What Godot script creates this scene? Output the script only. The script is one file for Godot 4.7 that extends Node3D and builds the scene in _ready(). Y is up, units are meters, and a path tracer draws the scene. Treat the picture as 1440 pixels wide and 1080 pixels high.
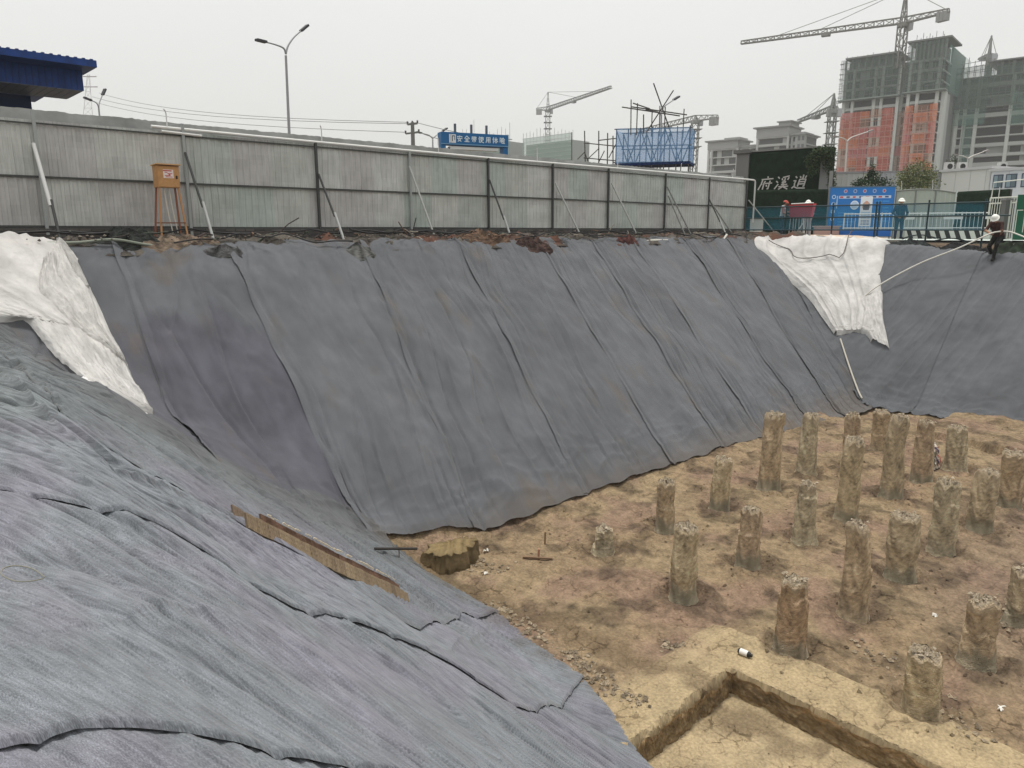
extends Node3D
# Excavated building pit lined with geotextile. Site axes: s runs along the hoarding, t runs from it into the pit; y is up, metres.
const EX := Vector2(0.7297, 0.6838)
const NX := Vector2(0.6838, -0.7297)
const FLOOR_Y := -5.5
var used := {}
var mats := {}
var nz := FastNoiseLite.new()
var nb := FastNoiseLite.new()
var rng := RandomNumberGenerator.new()


func W(s: float, t: float, y: float) -> Vector3:
	return Vector3(s * EX.x + t * NX.x, y, -(s * EX.y + t * NX.y))


func n2(x: float, y: float) -> float:
	return nz.get_noise_2d(x, y)


func fbm(x: float, y: float) -> float:
	return nb.get_noise_2d(x, y)


func smax(a: float, b: float, k: float) -> float:
	var h := clampf(0.5 + 0.5 * (a - b) / k, 0, 1)
	return lerpf(b, a, h) + k * h * (1 - h)


func smin(a: float, b: float, k: float) -> float:
	return -smax(-a, -b, k)


func ground_level(s: float, t: float) -> float:
	var g := 0.0 - 0.36 * smoothstep(28.5, 32.0, s) * smoothstep(-18.5, -11.5, t)
	g -= 0.32 * smoothstep(28.0, 31.0, s) * smoothstep(-12.5, -7.0, t)
	return lerpf(g, -0.16, smoothstep(32.2, 33.6, s))


func run_left(s: float, t: float) -> float:
	return (7.2 - 0.2 * (t + 10.8) - s) * 0.98


# The height of the dug ground: pit floor, the four slopes and the level ground round them.
func H(s: float, t: float) -> float:
	var g := ground_level(s, t)
	var hf := FLOOR_Y + 0.75 * (-9.8 - t)
	var hr := FLOOR_Y + 0.79 * (s - 24.9)
	var a := run_left(s, t)
	var hl := FLOOR_Y + 0.77 * a
	hl = smin(hl, -1.75 + 0.1 * (a - 4.9), 0.5)
	var hn := FLOOR_Y + 0.75 * (t - 10.0)
	var h := smax(smax(hf, hr, 0.5), hl, 0.8)
	h = smax(h, FLOOR_Y, 0.35)
	h = maxf(h, hn)
	return smin(h, g, 0.3)


# --- mesh building -------------------------------------------------------
class MB:
	var v := PackedVector3Array()
	var n := PackedVector3Array()
	var uv := PackedVector2Array()
	var c := PackedColorArray()
	var i := PackedInt32Array()
	var col := Color(1, 1, 1)

	func face(o: Vector3, a: Vector3, b: Vector3) -> void:
		var k := v.size()
		var nn := a.cross(b).normalized()
		v.append_array([o, o + b, o + a + b, o + a])
		n.append_array([nn, nn, nn, nn])
		var la := a.length()
		var lb := b.length()
		uv.append_array([Vector2(0, 0), Vector2(0, lb), Vector2(la, lb), Vector2(la, 0)])
		c.append_array([col, col, col, col])
		i.append_array([k, k + 1, k + 2, k, k + 2, k + 3])

	func tri(p: Vector3, q: Vector3, r: Vector3) -> void:   # counter-clockwise seen from the front
		var k := v.size()
		var nn := (q - p).cross(r - p).normalized()
		v.append_array([p, r, q])
		n.append_array([nn, nn, nn])
		uv.append_array([Vector2(p.x, p.y), Vector2(r.x, r.y), Vector2(q.x, q.y)])
		c.append_array([col, col, col])
		i.append_array([k, k + 1, k + 2])

	func quad(p: Vector3, q: Vector3, r: Vector3, w: Vector3) -> void:
		tri(p, q, r)
		tri(p, r, w)

	func boxv(o: Vector3, a: Vector3, b: Vector3, d: Vector3) -> MB:   # centre and three half axes, a x b along d
		face(o + d - a - b, a * 2, b * 2)
		face(o - d - a - b, b * 2, a * 2)
		face(o + a - b - d, b * 2, d * 2)
		face(o - a - b - d, d * 2, b * 2)
		face(o + b - d - a, d * 2, a * 2)
		face(o - b - d - a, a * 2, d * 2)
		return self

	func box(lo: Vector3, hi: Vector3) -> MB:
		var h := (hi - lo) / 2
		return boxv((lo + hi) / 2, Vector3(h.x, 0, 0), Vector3(0, h.y, 0), Vector3(0, 0, h.z))

	func bar(p: Vector3, q: Vector3, w: float, h := -1.0) -> MB:
		var d := (q - p) / 2
		var ref := Vector3.UP if absf(d.normalized().y) < 0.95 else Vector3.RIGHT
		var a := ref.cross(d).normalized()
		var b := d.cross(a).normalized()
		return boxv((p + q) / 2, a * w / 2, b * (h if h > 0 else w) / 2, d)

	func tube(pts: Array, r: float, sides := 8, r_end := -1.0) -> MB:
		var base := v.size()
		var side := Vector3.ZERO
		var along := 0.0
		for k in pts.size():
			var d: Vector3 = (pts[mini(k + 1, pts.size() - 1)] - pts[maxi(k - 1, 0)]).normalized()
			if side == Vector3.ZERO:
				side = d.cross(Vector3.UP if absf(d.y) < 0.95 else Vector3.RIGHT).normalized()
			side = (side - d * side.dot(d)).normalized()
			var up := side.cross(d)
			if k > 0:
				along += (pts[k] - pts[k - 1]).length()
			var rr: float = r if r_end < 0 else lerpf(r, r_end, float(k) / maxf(1, pts.size() - 1))
			for j in sides + 1:
				var an := TAU * j / sides
				var o := side * cos(an) + up * sin(an)
				v.append(pts[k] + o * rr)
				n.append(o)
				uv.append(Vector2(float(j) / sides, along))
				c.append(col)
		for k in pts.size() - 1:
			for j in sides:
				var p := base + k * (sides + 1) + j
				var q := p + sides + 1
				i.append_array([p, p + 1, q, p + 1, q + 1, q])
		for e in [0, pts.size() - 1]:
			var k := v.size()
			var d: Vector3 = (pts[1] - pts[0]).normalized() * -1.0 if e == 0 else (pts[-1] - pts[-2]).normalized()
			for j in sides:
				v.append(v[base + e * (sides + 1) + j])
				n.append(d)
				uv.append(Vector2.ZERO)
				c.append(col)
			for j in range(1, sides - 1):
				if e == 0:
					i.append_array([k, k + j + 1, k + j])
				else:
					i.append_array([k, k + j, k + j + 1])
		return self

	# a sheet of nu x nv cells; place(u, v) gives points, tint(p, u, v) colours; wrap joins the first and last column; facing tells the outer side
	func grid(nu: int, nv: int, place: Callable, tint: Callable, tex: Callable, facing: Vector3, wrap := false, centre = null) -> MB:
		var base := v.size()
		var row := nv + 1
		var ps := PackedVector3Array()
		var acc := PackedVector3Array()
		ps.resize((nu + 1) * row)
		acc.resize((nu + 1) * row)
		for a in nu + 1:
			for b in row:
				ps[a * row + b] = place.call(float(a) / nu, float(b) / nv)
		var tris := PackedInt32Array()
		for a in nu:
			for b in nv:
				var p := a * row + b
				for t in [[p, p + 1, p + row], [p + 1, p + row + 1, p + row]]:
					var nn := (ps[t[2]] - ps[t[0]]).cross(ps[t[1]] - ps[t[0]])
					acc[t[0]] += nn
					acc[t[1]] += nn
					acc[t[2]] += nn
					tris.append_array(t)
		if wrap:
			for b in row:
				var s := acc[b] + acc[nu * row + b]
				acc[b] = s
				acc[nu * row + b] = s
		var sum := 0.0
		for k in range(0, acc.size(), 7):
			sum += acc[k].dot(facing if centre == null else ps[k] - centre)
		var flip := sum < 0
		for k in acc.size():
			v.append(ps[k])
			n.append(acc[k].normalized() * (-1.0 if flip else 1.0))
			var u := float(k / row) / nu
			var w := float(k % row) / nv
			c.append(tint.call(ps[k], u, w))
			uv.append(tex.call(ps[k], u, w))
		for k in range(0, tris.size(), 3):
			if flip:
				i.append_array([base + tris[k], base + tris[k + 2], base + tris[k + 1]])
			else:
				i.append_array([base + tris[k], base + tris[k + 1], base + tris[k + 2]])
		return self

	func mesh() -> ArrayMesh:
		var arr := []
		arr.resize(Mesh.ARRAY_MAX)
		arr[Mesh.ARRAY_VERTEX] = v
		arr[Mesh.ARRAY_NORMAL] = n
		arr[Mesh.ARRAY_TEX_UV] = uv
		arr[Mesh.ARRAY_TEX_UV2] = uv
		arr[Mesh.ARRAY_COLOR] = c
		arr[Mesh.ARRAY_INDEX] = i
		var m := ArrayMesh.new()
		m.add_surface_from_arrays(Mesh.PRIMITIVE_TRIANGLES, arr)
		return m


func white(_p: Vector3, _u: float, _v: float) -> Color:
	return Color(1, 1, 1)


func uv_plain(_p: Vector3, u: float, v: float) -> Vector2:
	return Vector2(u, v)


# --- naming --------------------------------------------------------------
func numbered(called: String) -> String:
	used[called] = used.get(called, -1) + 1
	return called if used[called] == 0 else "%s_%03d" % [called, used[called]]


func tag(o: Node, label: String, category: String, group := "", kind := "") -> Node:
	if label: o.set_meta("label", label)
	if category: o.set_meta("category", category)
	if group: o.set_meta("group", group)
	if kind: o.set_meta("kind", kind)
	return o


func obj(called: String, mb, material: Material, parent: Node = self) -> MeshInstance3D:
	var o := MeshInstance3D.new()
	o.name = numbered(called) if parent == self else part_name(called, parent)
	o.mesh = mb.mesh() if mb is MB else mb
	o.material_override = material
	parent.add_child(o, true)
	return o


func part_name(called: String, parent: Node) -> String:
	var counts: Dictionary = parent.get_meta("n", {})
	counts[called] = counts.get(called, -1) + 1
	parent.set_meta("n", counts)
	return called if counts[called] == 0 else "%s_%03d" % [called, counts[called]]


func thing(called: String, label: String, category: String, where := Vector3.ZERO, basis := Basis(), group := "") -> Node3D:
	var o := Node3D.new()
	o.name = numbered(called)
	add_child(o)
	o.transform = Transform3D(basis, where)
	tag(o, label, category, group)
	return o


func struct(called: String, mb: MB, material: Material) -> MeshInstance3D:
	var o := obj(called, mb, material)
	o.set_meta("kind", "structure")
	return o


# --- materials -----------------------------------------------------------
func mat(r: float, g: float, b: float, rough := 0.85, metal := 0.0, tinted := false) -> StandardMaterial3D:   # base colour as linear values
	var key := "%f %f %f %f %f %s" % [r, g, b, rough, metal, tinted]
	if not mats.has(key):
		var m := StandardMaterial3D.new()
		m.albedo_color = Color(r, g, b).linear_to_srgb()
		m.roughness = rough
		m.metallic = metal
		m.metallic_specular = 0.35
		m.vertex_color_use_as_albedo = tinted
		mats[key] = m
	return mats[key]


func noise_tex(type: int, freq: float, octaves: int, lo: Color, hi: Color, size := 1024, seed_ := 1, stops := []) -> NoiseTexture2D:
	var f := FastNoiseLite.new()
	f.noise_type = type
	f.frequency = freq
	f.fractal_octaves = octaves
	f.seed = seed_
	if type == FastNoiseLite.TYPE_CELLULAR:
		f.cellular_return_type = FastNoiseLite.RETURN_DISTANCE2_SUB
		f.fractal_type = FastNoiseLite.FRACTAL_NONE
		f.domain_warp_enabled = true
		f.domain_warp_amplitude = 60
		f.domain_warp_frequency = 0.012
	var t := NoiseTexture2D.new()
	t.width = size
	t.height = size
	t.seamless = true
	t.noise = f
	var g := Gradient.new()
	g.set_color(0, lo)
	g.set_color(1, hi)
	for s in stops:
		g.add_point(s[0], s[1])
	t.color_ramp = g
	return t


func grey(x: float) -> Color:
	return Color(x, x, x)


func textured(base: StandardMaterial3D, albedo: Texture2D, scale: Vector3, bump: Texture2D = null, bump_cm := 0.3, tri := false) -> StandardMaterial3D:
	var m: StandardMaterial3D = base.duplicate()
	m.albedo_texture = albedo
	m.uv1_scale = scale
	if bump:
		m.heightmap_enabled = true
		m.heightmap_texture = bump
		m.heightmap_scale = bump_cm
	if tri:
		m.uv1_triplanar = true
		m.uv1_world_triplanar = true
	return m


# --- smooth bodies: capsules joined by a smooth minimum, meshed as surface nets ---
func body(mb: MB, bones: Array, colors: Array, cell: float, k: float) -> void:
	var lo := Vector3(1e9, 1e9, 1e9)
	var hi := -lo
	for b in bones:
		for e in 2:
			var r: float = b[2 + e] + cell * 3
			lo = lo.min(b[e] - Vector3(r, r, r))
			hi = hi.max(b[e] + Vector3(r, r, r))
	var nx := int((hi.x - lo.x) / cell) + 2
	var ny := int((hi.y - lo.y) / cell) + 2
	var nzz := int((hi.z - lo.z) / cell) + 2
	var f := PackedFloat32Array()
	f.resize(nx * ny * nzz)
	f.fill(1.0)
	var best := f.duplicate()
	var who := PackedByteArray()
	who.resize(f.size())
	for b in bones:
		var p: Vector3 = b[0]
		var q: Vector3 = b[1]
		var ra: float = b[2]
		var rb: float = b[3]
		var pad := maxf(ra, rb) + cell * 2.5 + k
		var l := ((p.min(q) - Vector3(pad, pad, pad) - lo) / cell).floor()
		var h := ((p.max(q) + Vector3(pad, pad, pad) - lo) / cell).ceil()
		var pq := q - p
		var len2 := maxf(pq.length_squared(), 1e-9)
		for x in range(maxi(0, int(l.x)), mini(nx, int(h.x))):
			for y in range(maxi(0, int(l.y)), mini(ny, int(h.y))):
				for z in range(maxi(0, int(l.z)), mini(nzz, int(h.z))):
					var at := lo + Vector3(x, y, z) * cell
					var g := clampf((at - p).dot(pq) / len2, 0, 1)
					var d := (at - p - pq * g).length() - lerpf(ra, rb, g)
					var id := (x * ny + y) * nzz + z
					f[id] = smin(f[id], d, k)
					if d < best[id]:
						best[id] = d
						who[id] = b[4]
	var at_cell := PackedInt32Array()
	at_cell.resize(f.size())
	at_cell.fill(-1)
	var base := mb.v.size()
	var offs := [0, 1, nzz, nzz + 1, ny * nzz, ny * nzz + 1, ny * nzz + nzz, ny * nzz + nzz + 1]
	var edges := [[0, 1], [2, 3], [4, 5], [6, 7], [0, 2], [1, 3], [4, 6], [5, 7], [0, 4], [1, 5], [2, 6], [3, 7]]
	var pos := [Vector3(0, 0, 0), Vector3(0, 0, 1), Vector3(0, 1, 0), Vector3(0, 1, 1), Vector3(1, 0, 0), Vector3(1, 0, 1), Vector3(1, 1, 0), Vector3(1, 1, 1)]
	for x in nx - 1:
		for y in ny - 1:
			for z in nzz - 1:
				var id := (x * ny + y) * nzz + z
				var first := f[id] < 0
				var mixed := false
				for o in offs:
					if (f[id + o] < 0) != first:
						mixed = true
						break
				if not mixed:
					continue
				var sum := Vector3.ZERO
				var cnt := 0
				for e in edges:
					var fa := f[id + offs[e[0]]]
					var fb := f[id + offs[e[1]]]
					if (fa < 0) != (fb < 0):
						sum += pos[e[0]].lerp(pos[e[1]], fa / (fa - fb))
						cnt += 1
				at_cell[id] = mb.v.size()
				mb.v.append(lo + (Vector3(x, y, z) + sum / cnt) * cell)
				mb.n.append(Vector3.ZERO)
				mb.uv.append(Vector2.ZERO)
				mb.c.append(colors[who[id]])
	var start := mb.i.size()
	for x in range(1, nx - 1):
		for y in range(1, ny - 1):
			for z in range(1, nzz - 1):
				var id := (x * ny + y) * nzz + z
				var inside := f[id] < 0
				for ax in 3:
					var step: int = [ny * nzz, nzz, 1][ax]
					if inside == (f[id + step] < 0):
						continue
					var u: int = [nzz, 1, ny * nzz][ax]
					var w: int = [1, ny * nzz, nzz][ax]
					var a := at_cell[id - u - w]
					var b := at_cell[id - w]
					var c := at_cell[id]
					var d := at_cell[id - u]
					if mini(mini(a, b), mini(c, d)) < 0:
						continue
					if inside:
						mb.i.append_array([a, c, b, a, d, c])
					else:
						mb.i.append_array([a, b, c, a, c, d])
	for t in range(start, mb.i.size(), 3):
		var a := mb.i[t]
		var b := mb.i[t + 1]
		var c := mb.i[t + 2]
		var nn := (mb.v[c] - mb.v[a]).cross(mb.v[b] - mb.v[a])
		mb.n[a] += nn
		mb.n[b] += nn
		mb.n[c] += nn
	for j in range(base, mb.v.size()):
		mb.n[j] = mb.n[j].normalized()


# joints: a dictionary of points in the person's own axes (x to its left, y up, z the way it faces)
func person(label: String, where: Vector3, yaw: float, j: Dictionary, look: Dictionary) -> Node3D:
	var o := thing("person", label, "person", where, Basis(Vector3.UP, yaw))
	var cols := [look.top, look.legs, look.skin, look.shoes, look.get("sleeve", look.top)]
	var mb := MB.new()
	var bones := []
	var pel: Vector3 = j.pelvis
	var che: Vector3 = j.chest
	var lat: Vector3 = (j.shoulder_l - j.shoulder_r).normalized()
	for s in [-1.0, 1.0]:
		bones.append([pel + lat * 0.075 * s, pel.lerp(che, 0.45) + lat * 0.07 * s, 0.115, 0.108, 1 if s == 3 else 0])
		bones.append([pel.lerp(che, 0.45) + lat * 0.07 * s, che + lat * 0.085 * s, 0.108, 0.112, 0])
		bones.append([pel + lat * 0.08 * s - Vector3(0, 0.06, 0), pel + lat * 0.08 * s, 0.112, 0.113, 1])
	bones.append([che + (j.neck - che) * 0.55, j.shoulder_l, 0.075, 0.062, 0])
	bones.append([che + (j.neck - che) * 0.55, j.shoulder_r, 0.075, 0.062, 0])
	bones.append([j.neck - (j.neck - che) * 0.3, j.head - (j.head - j.neck) * 0.3, 0.056, 0.052, 2])
	for side in ["_l", "_r"]:
		bones.append([j["shoulder" + side], j["elbow" + side], 0.06, 0.048, 4])
		bones.append([j["elbow" + side], j["wrist" + side], 0.048, 0.034, 4 if look.get("long", true) else 2])
		bones.append([j["hip" + side], j["knee" + side], 0.098, 0.068, 1])
		bones.append([j["knee" + side], j["ankle" + side], 0.068, 0.052, 1])
		bones.append([j["ankle" + side] - Vector3(0, 0.03, 0.03), j["toe" + side], 0.052, 0.042, 3])
	body(mb, bones, cols, 0.017, 0.035)
	# the head, with brow, nose, chin and ears
	var face: Vector3 = j.get("face", Vector3(0, 0, 1))
	var up: Vector3 = (j.head - j.neck).normalized()
	face = (face - up * face.dot(up)).normalized()
	var ear := up.cross(face)
	var hd: Vector3 = j.head
	var hb := [[hd + up * 0.03 - face * 0.015, hd + up * 0.03 + face * 0.015, 0.088, 0.085, 2], [hd - up * 0.05 + face * 0.03, hd + up * 0.02 + face * 0.02, 0.058, 0.072, 2],
		[hd + up * 0.015 + face * 0.09, hd - up * 0.018 + face * 0.108, 0.008, 0.014, 2], [hd - up * 0.085 + face * 0.065, hd - up * 0.08 + face * 0.07, 0.024, 0.024, 2],
		[hd + up * 0.028 + face * 0.085 - ear * 0.03, hd + up * 0.028 + face * 0.085 + ear * 0.03, 0.014, 0.014, 2]]
	for s in [-1.0, 1.0]:
		hb.append([hd + ear * 0.082 * s + up * 0.02, hd + ear * 0.085 * s - up * 0.02, 0.014, 0.011, 2])
	body(mb, hb, cols, 0.009, 0.016)
	# hands: a palm, four fingers of unequal length and a thumb
	for side in ["_l", "_r"]:
		var wr: Vector3 = j["wrist" + side]
		var dir: Vector3 = (wr - j["elbow" + side]).normalized()
		var out: Vector3 = j.get("palm" + side, lat * (1.0 if side == "_l" else -1.0))
		out = (out - dir * out.dot(dir)).normalized()   # the back of the hand
		var acr := dir.cross(out)
		if acr.dot(face) < 0: acr = -acr
		var curl: float = look.get("curl", 0.35)
		var fb := [[wr, wr + dir * 0.07 - acr * 0.02, 0.026, 0.02, 2], [wr, wr + dir * 0.07 + acr * 0.02, 0.026, 0.02, 2]]
		for q in 4:
			var root := wr + dir * 0.08 + acr * (0.03 - 0.02 * q)
			var ln: float = [0.036, 0.042, 0.039, 0.03][q]
			var d1 := (dir - out * curl).normalized()
			var d2 := (dir - out * curl * 3.0).normalized()
			fb.append([root, root + d1 * ln, 0.0095, 0.009, 2])
			fb.append([root + d1 * ln, root + d1 * ln + d2 * ln * 0.9, 0.009, 0.0075, 2])
		var tr := wr + dir * 0.03 + acr * 0.026
		fb.append([tr, tr + (dir * 0.7 + acr * 0.7 - out * 0.3).normalized() * 0.04, 0.012, 0.011, 2])
		fb.append([tr + (dir * 0.7 + acr * 0.7 - out * 0.3).normalized() * 0.04, tr + (dir * 1.6 + acr * 0.8 - out * 0.6).normalized() * 0.072, 0.011, 0.009, 2])
		body(mb, fb, cols, 0.006, 0.008)
	obj("body", mb, mat(1, 1, 1, 0.8, 0, true), o)
	var eyes := MB.new()
	for s in [-1.0, 1.0]:
		var e: Vector3 = hd + face * 0.094 + ear * 0.032 * s + up * 0.006
		eyes.tube([e - ear * 0.011, e + ear * 0.011], 0.006, 6)
	obj("eyes", eyes, mat(0.03, 0.02, 0.02, 0.3), o)
	var mouth := MB.new()
	mouth.tube([hd + face * 0.089 - up * 0.052 - ear * 0.022, hd + face * 0.092 - up * 0.05, hd + face * 0.089 - up * 0.052 + ear * 0.022], 0.005, 6)
	obj("mouth", mouth, mat(0.25, 0.09, 0.07, 0.6), o)
	# hat: a shell with a brim all round, longer in front
	var hat := MB.new()
	var helmet: bool = look.get("helmet", true)
	var crown := hd + up * (0.045 if helmet else 0.05)
	hat.grid(20, 8, func(u, v):
		var an: float = u * TAU
		var el: float = v * PI / 2
		var r := 0.118 if helmet else 0.104
		var flat := ear * cos(an) * r + face * sin(an) * (r + 0.012)
		if v < 0.02: flat *= 1.16 + (0.3 * maxf(0, sin(an)))
		return crown + flat * cos(el) + up * sin(el) * (0.115 if helmet else 0.085) + up * (-0.012 if v < 0.02 else 0.0), white, uv_plain, up, true, crown)
	obj("hard_hat" if helmet else "cap", hat, look.hat, o)
	if look.get("hair", true):
		var hair := MB.new()
		hair.grid(16, 6, func(u, v):
			var an: float = PI + u * PI
			var r: float = 0.1 - 0.012 * v
			return hd + up * (0.05 - 0.1 * v) + ear * cos(an) * r + face * (sin(an) * r * 1.02 + 0.0), white, uv_plain, -face, false, hd)
		obj("hair", hair, mat(0.015, 0.012, 0.01, 0.7), o)
	return o


func standing() -> Dictionary:
	return {"pelvis": Vector3(0, 0.95, 0), "chest": Vector3(0, 1.3, 0), "neck": Vector3(0, 1.46, 0), "head": Vector3(0, 1.6, 0.02),
		"shoulder_l": Vector3(0.185, 1.4, 0), "shoulder_r": Vector3(-0.185, 1.4, 0), "elbow_l": Vector3(0.25, 1.12, -0.02), "elbow_r": Vector3(-0.25, 1.12, -0.02),
		"wrist_l": Vector3(0.22, 0.88, 0.1), "wrist_r": Vector3(-0.22, 0.88, 0.1), "hip_l": Vector3(0.09, 0.9, 0), "hip_r": Vector3(-0.09, 0.9, 0),
		"knee_l": Vector3(0.11, 0.5, 0.02), "knee_r": Vector3(-0.11, 0.5, 0.02), "ankle_l": Vector3(0.12, 0.1, 0), "ankle_r": Vector3(-0.12, 0.1, 0),
		"toe_l": Vector3(0.14, 0.045, 0.14), "toe_r": Vector3(-0.14, 0.045, 0.14)}


# --- cloth ---------------------------------------------------------------
func smooth_line(pts: Array, count := 80) -> PackedVector2Array:
	var dense := PackedVector2Array()
	for k in pts.size() - 1:
		for q in 16:
			dense.append(pts[k].cubic_interpolate(pts[k + 1], pts[maxi(k - 1, 0)], pts[mini(k + 2, pts.size() - 1)], q / 16.0))
	dense.append(pts[-1])
	var cum := [0.0]
	for k in range(1, dense.size()):
		cum.append(cum[-1] + dense[k].distance_to(dense[k - 1]))
	var out := PackedVector2Array()
	var at := 0
	for k in count + 1:
		var want: float = cum[-1] * k / count
		while at < dense.size() - 2 and cum[at + 1] < want:
			at += 1
		var f: float = (want - cum[at]) / maxf(cum[at + 1] - cum[at], 1e-6)
		out.append(dense[at].lerp(dense[at + 1], f))
	return out


func on_line(l: PackedVector2Array, u: float) -> Vector2:
	var x := u * (l.size() - 1)
	var k := mini(int(x), l.size() - 2)
	return l[k].lerp(l[k + 1], x - k)


func t_of(l: Array, s: float) -> float:   # a line whose points rise in x: its y there
	if s <= l[0].x: return l[0].y
	for k in l.size() - 1:
		if s < l[k + 1].x:
			return lerpf(l[k].y, l[k + 1].y, (s - l[k].x) / (l[k + 1].x - l[k].x))
	return l[-1].y


func ridge(x: float, p := 2.0) -> float:
	return pow(1.0 - minf(1.0, absf(x) * 1.4), p)


var near_creases: Array = []


# lap-like creases: a gentle rise that drops steeply on one side
func crease_lift(p: Vector2, set_of: Array) -> float:
	var sum := 0.0
	for cr in set_of:
		var l: PackedVector2Array = cr[0]
		var best := 9.0
		var sd := 0.0
		if not cr[3].has_point(p):
			continue
		var al := 0.0
		for k in l.size() - 1:
			var q := Geometry2D.get_closest_point_to_segment(p, l[k], l[k + 1])
			var d := q.distance_to(p)
			if d < best:
				best = d
				sd = d * signf((l[k + 1] - l[k]).cross(p - l[k]))
				al = (k + 0.5) / (l.size() - 1)
		var fade: float = sin(PI * clampf(al, 0.02, 0.98))
		sum += 1.6 * cr[1] * (0.35 + 0.65 * fade) * (exp(-absf(sd) / 0.3) if sd * cr[2] > 0 else exp(-absf(sd) / 0.03))
	return sum


func make_creases(lines: Array) -> Array:
	var out := []
	for l in lines:
		var pl := smooth_line(l[0], 24)
		var r := Rect2(pl[0], Vector2.ZERO)
		for p in pl: r = r.expand(p)
		out.append([pl, l[1], l[2], r.grow(0.7)])
	return out


func fold_left(s: float, t: float, fine := 1.0) -> float:
	var ws := s + 0.16 * n2(s * 0.3, t * 0.3)
	var wt := t + 0.16 * n2(s * 0.3 + 31, t * 0.3)
	var c := 0.915 * ws - 0.403 * wt
	var w := 0.403 * ws + 0.915 * wt
	var amp := 0.55 + 0.45 * n2(s * 0.3 + 7, t * 0.3) + 1.0 * smoothstep(-5.5, -9.0, t)
	var d := n2(c * 0.9, w * 0.18) * 0.1
	d -= ridge(n2(c * 1.5 + 50, w * 0.16), 6.0) * 0.09 * amp
	amp *= fine
	var small := lerpf(0.3, 1.0, smoothstep(-10.0, -6.5, t))
	d -= ridge(n2(c * 3.2 + 20, w * 0.2 + 4), 4.0) * 0.05 * amp
	d += ridge(n2(c * 6.2 + 60, w * 0.3 + 9), 2.5) * 0.024 * amp
	d -= ridge(n2(c * 10.5, w * 0.4 + 14), 3.0) * 0.02 * small * (0.4 * fine + amp)
	d += n2(c * 16.0, w * 0.5 + 24) * 0.007 * small * (0.4 * fine + amp)
	return d * 0.9


func fold_far(s: float, t: float, k: float) -> float:
	var sc := s + k * (t + 16.6) + 0.25 * n2(s * 0.3, t * 0.3)
	var amp := 0.5 + 0.6 * n2(sc * 0.35 + 3, t * 0.12)
	var d := n2(s * 0.45, t * 0.4) * 0.1 + n2(sc * 0.8 + 9, t * 0.12) * 0.05
	d += ridge(n2(sc * 0.7 + 40, t * 0.07), 10.0) * 0.08 * amp
	d -= ridge(n2(sc * 0.9 + 70, t * 0.08), 10.0) * 0.08 * amp
	d -= ridge(n2(sc * 2.6 + 60, t * 0.14), 7.0) * 0.018 * maxf(0.0, amp)
	d += n2(s * 1.6, t * 1.5) * 0.022 + n2(s * 4.0, t * 3.6) * 0.006
	d += ridge(n2(s * 0.7 + 11, t * 2.4), 3.0) * 0.05 * smoothstep(-12.0, -10.2, t)
	d += ridge(n2(s * 1.3, t * 3.0 + 5), 3.0) * 0.04 * smoothstep(-16.3, -17.0, t)
	return d


func mottle(s: float, t: float, k: float) -> float:
	return 1.0 + k * (fbm(s * 0.9 + 3, t * 0.7) * 1.3 + fbm(s * 3.1, t * 2.0 + 17) * 0.8)


func _ready() -> void:
	nz.noise_type = FastNoiseLite.TYPE_SIMPLEX_SMOOTH
	nz.frequency = 1.0
	nz.fractal_type = FastNoiseLite.FRACTAL_NONE
	nz.seed = 5
	nb.noise_type = FastNoiseLite.TYPE_SIMPLEX_SMOOTH
	nb.frequency = 1.0
	nb.fractal_octaves = 4
	nb.seed = 11
	rng.seed = 77
	var cam := Camera3D.new()
	cam.name = "camera"
	cam.fov = 54.87
	cam.near = 0.1
	cam.far = 6000
	cam.position = Vector3(0, 0.2, 0)
	cam.rotation = Vector3(-0.2038, 0, 0)
	add_child(cam)
	var env := Environment.new()
	var sky := Sky.new()
	var sm := ProceduralSkyMaterial.new()
	sm.sky_top_color = Color(0.97, 0.975, 0.975)
	sm.sky_horizon_color = Color(0.885, 0.885, 0.868)
	sm.sky_curve = 0.25
	sm.ground_bottom_color = Color(0.35, 0.32, 0.28)
	sm.ground_horizon_color = Color(0.6, 0.59, 0.56)
	sm.sky_energy_multiplier = 0.77
	var haze := noise_tex(FastNoiseLite.TYPE_SIMPLEX_SMOOTH, 0.006, 4, Color(1, 1, 1, 0.0), Color(1, 1, 1, 0.07), 512, 91)
	sm.sky_cover = haze
	sky.sky_material = sm
	env.background_mode = Environment.BG_SKY
	env.sky = sky
	env.background_energy_multiplier = 1.0
	env.tonemap_mode = Environment.TONE_MAPPER_LINEAR
	env.tonemap_exposure = 1.78
	env.sdfgi_enabled = true
	env.ssao_enabled = true
	env.ssil_enabled = true
	env.fog_enabled = true
	env.fog_density = 0.0006
	env.fog_light_color = Color(0.9, 0.9, 0.89)
	var we := WorldEnvironment.new()
	we.name = "world_environment"
	we.environment = env
	add_child(we)
	var sun := DirectionalLight3D.new()
	sun.name = "sun"
	sun.light_energy = 0.5
	sun.light_color = Color(1.0, 0.985, 0.96)
	sun.light_angular_distance = 11.0
	sun.shadow_enabled = true
	add_child(sun)
	sun.look_at_from_position(Vector3(-2, 60, -6), Vector3.ZERO)
	build_ground()
	build_cloth()
	build_pit()
	build_site_edge()
	build_near_background()
	build_people()
	build_far()
	for n in find_children("*", "", true, false):
		if n.has_meta("n"): n.remove_meta("n")


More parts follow.
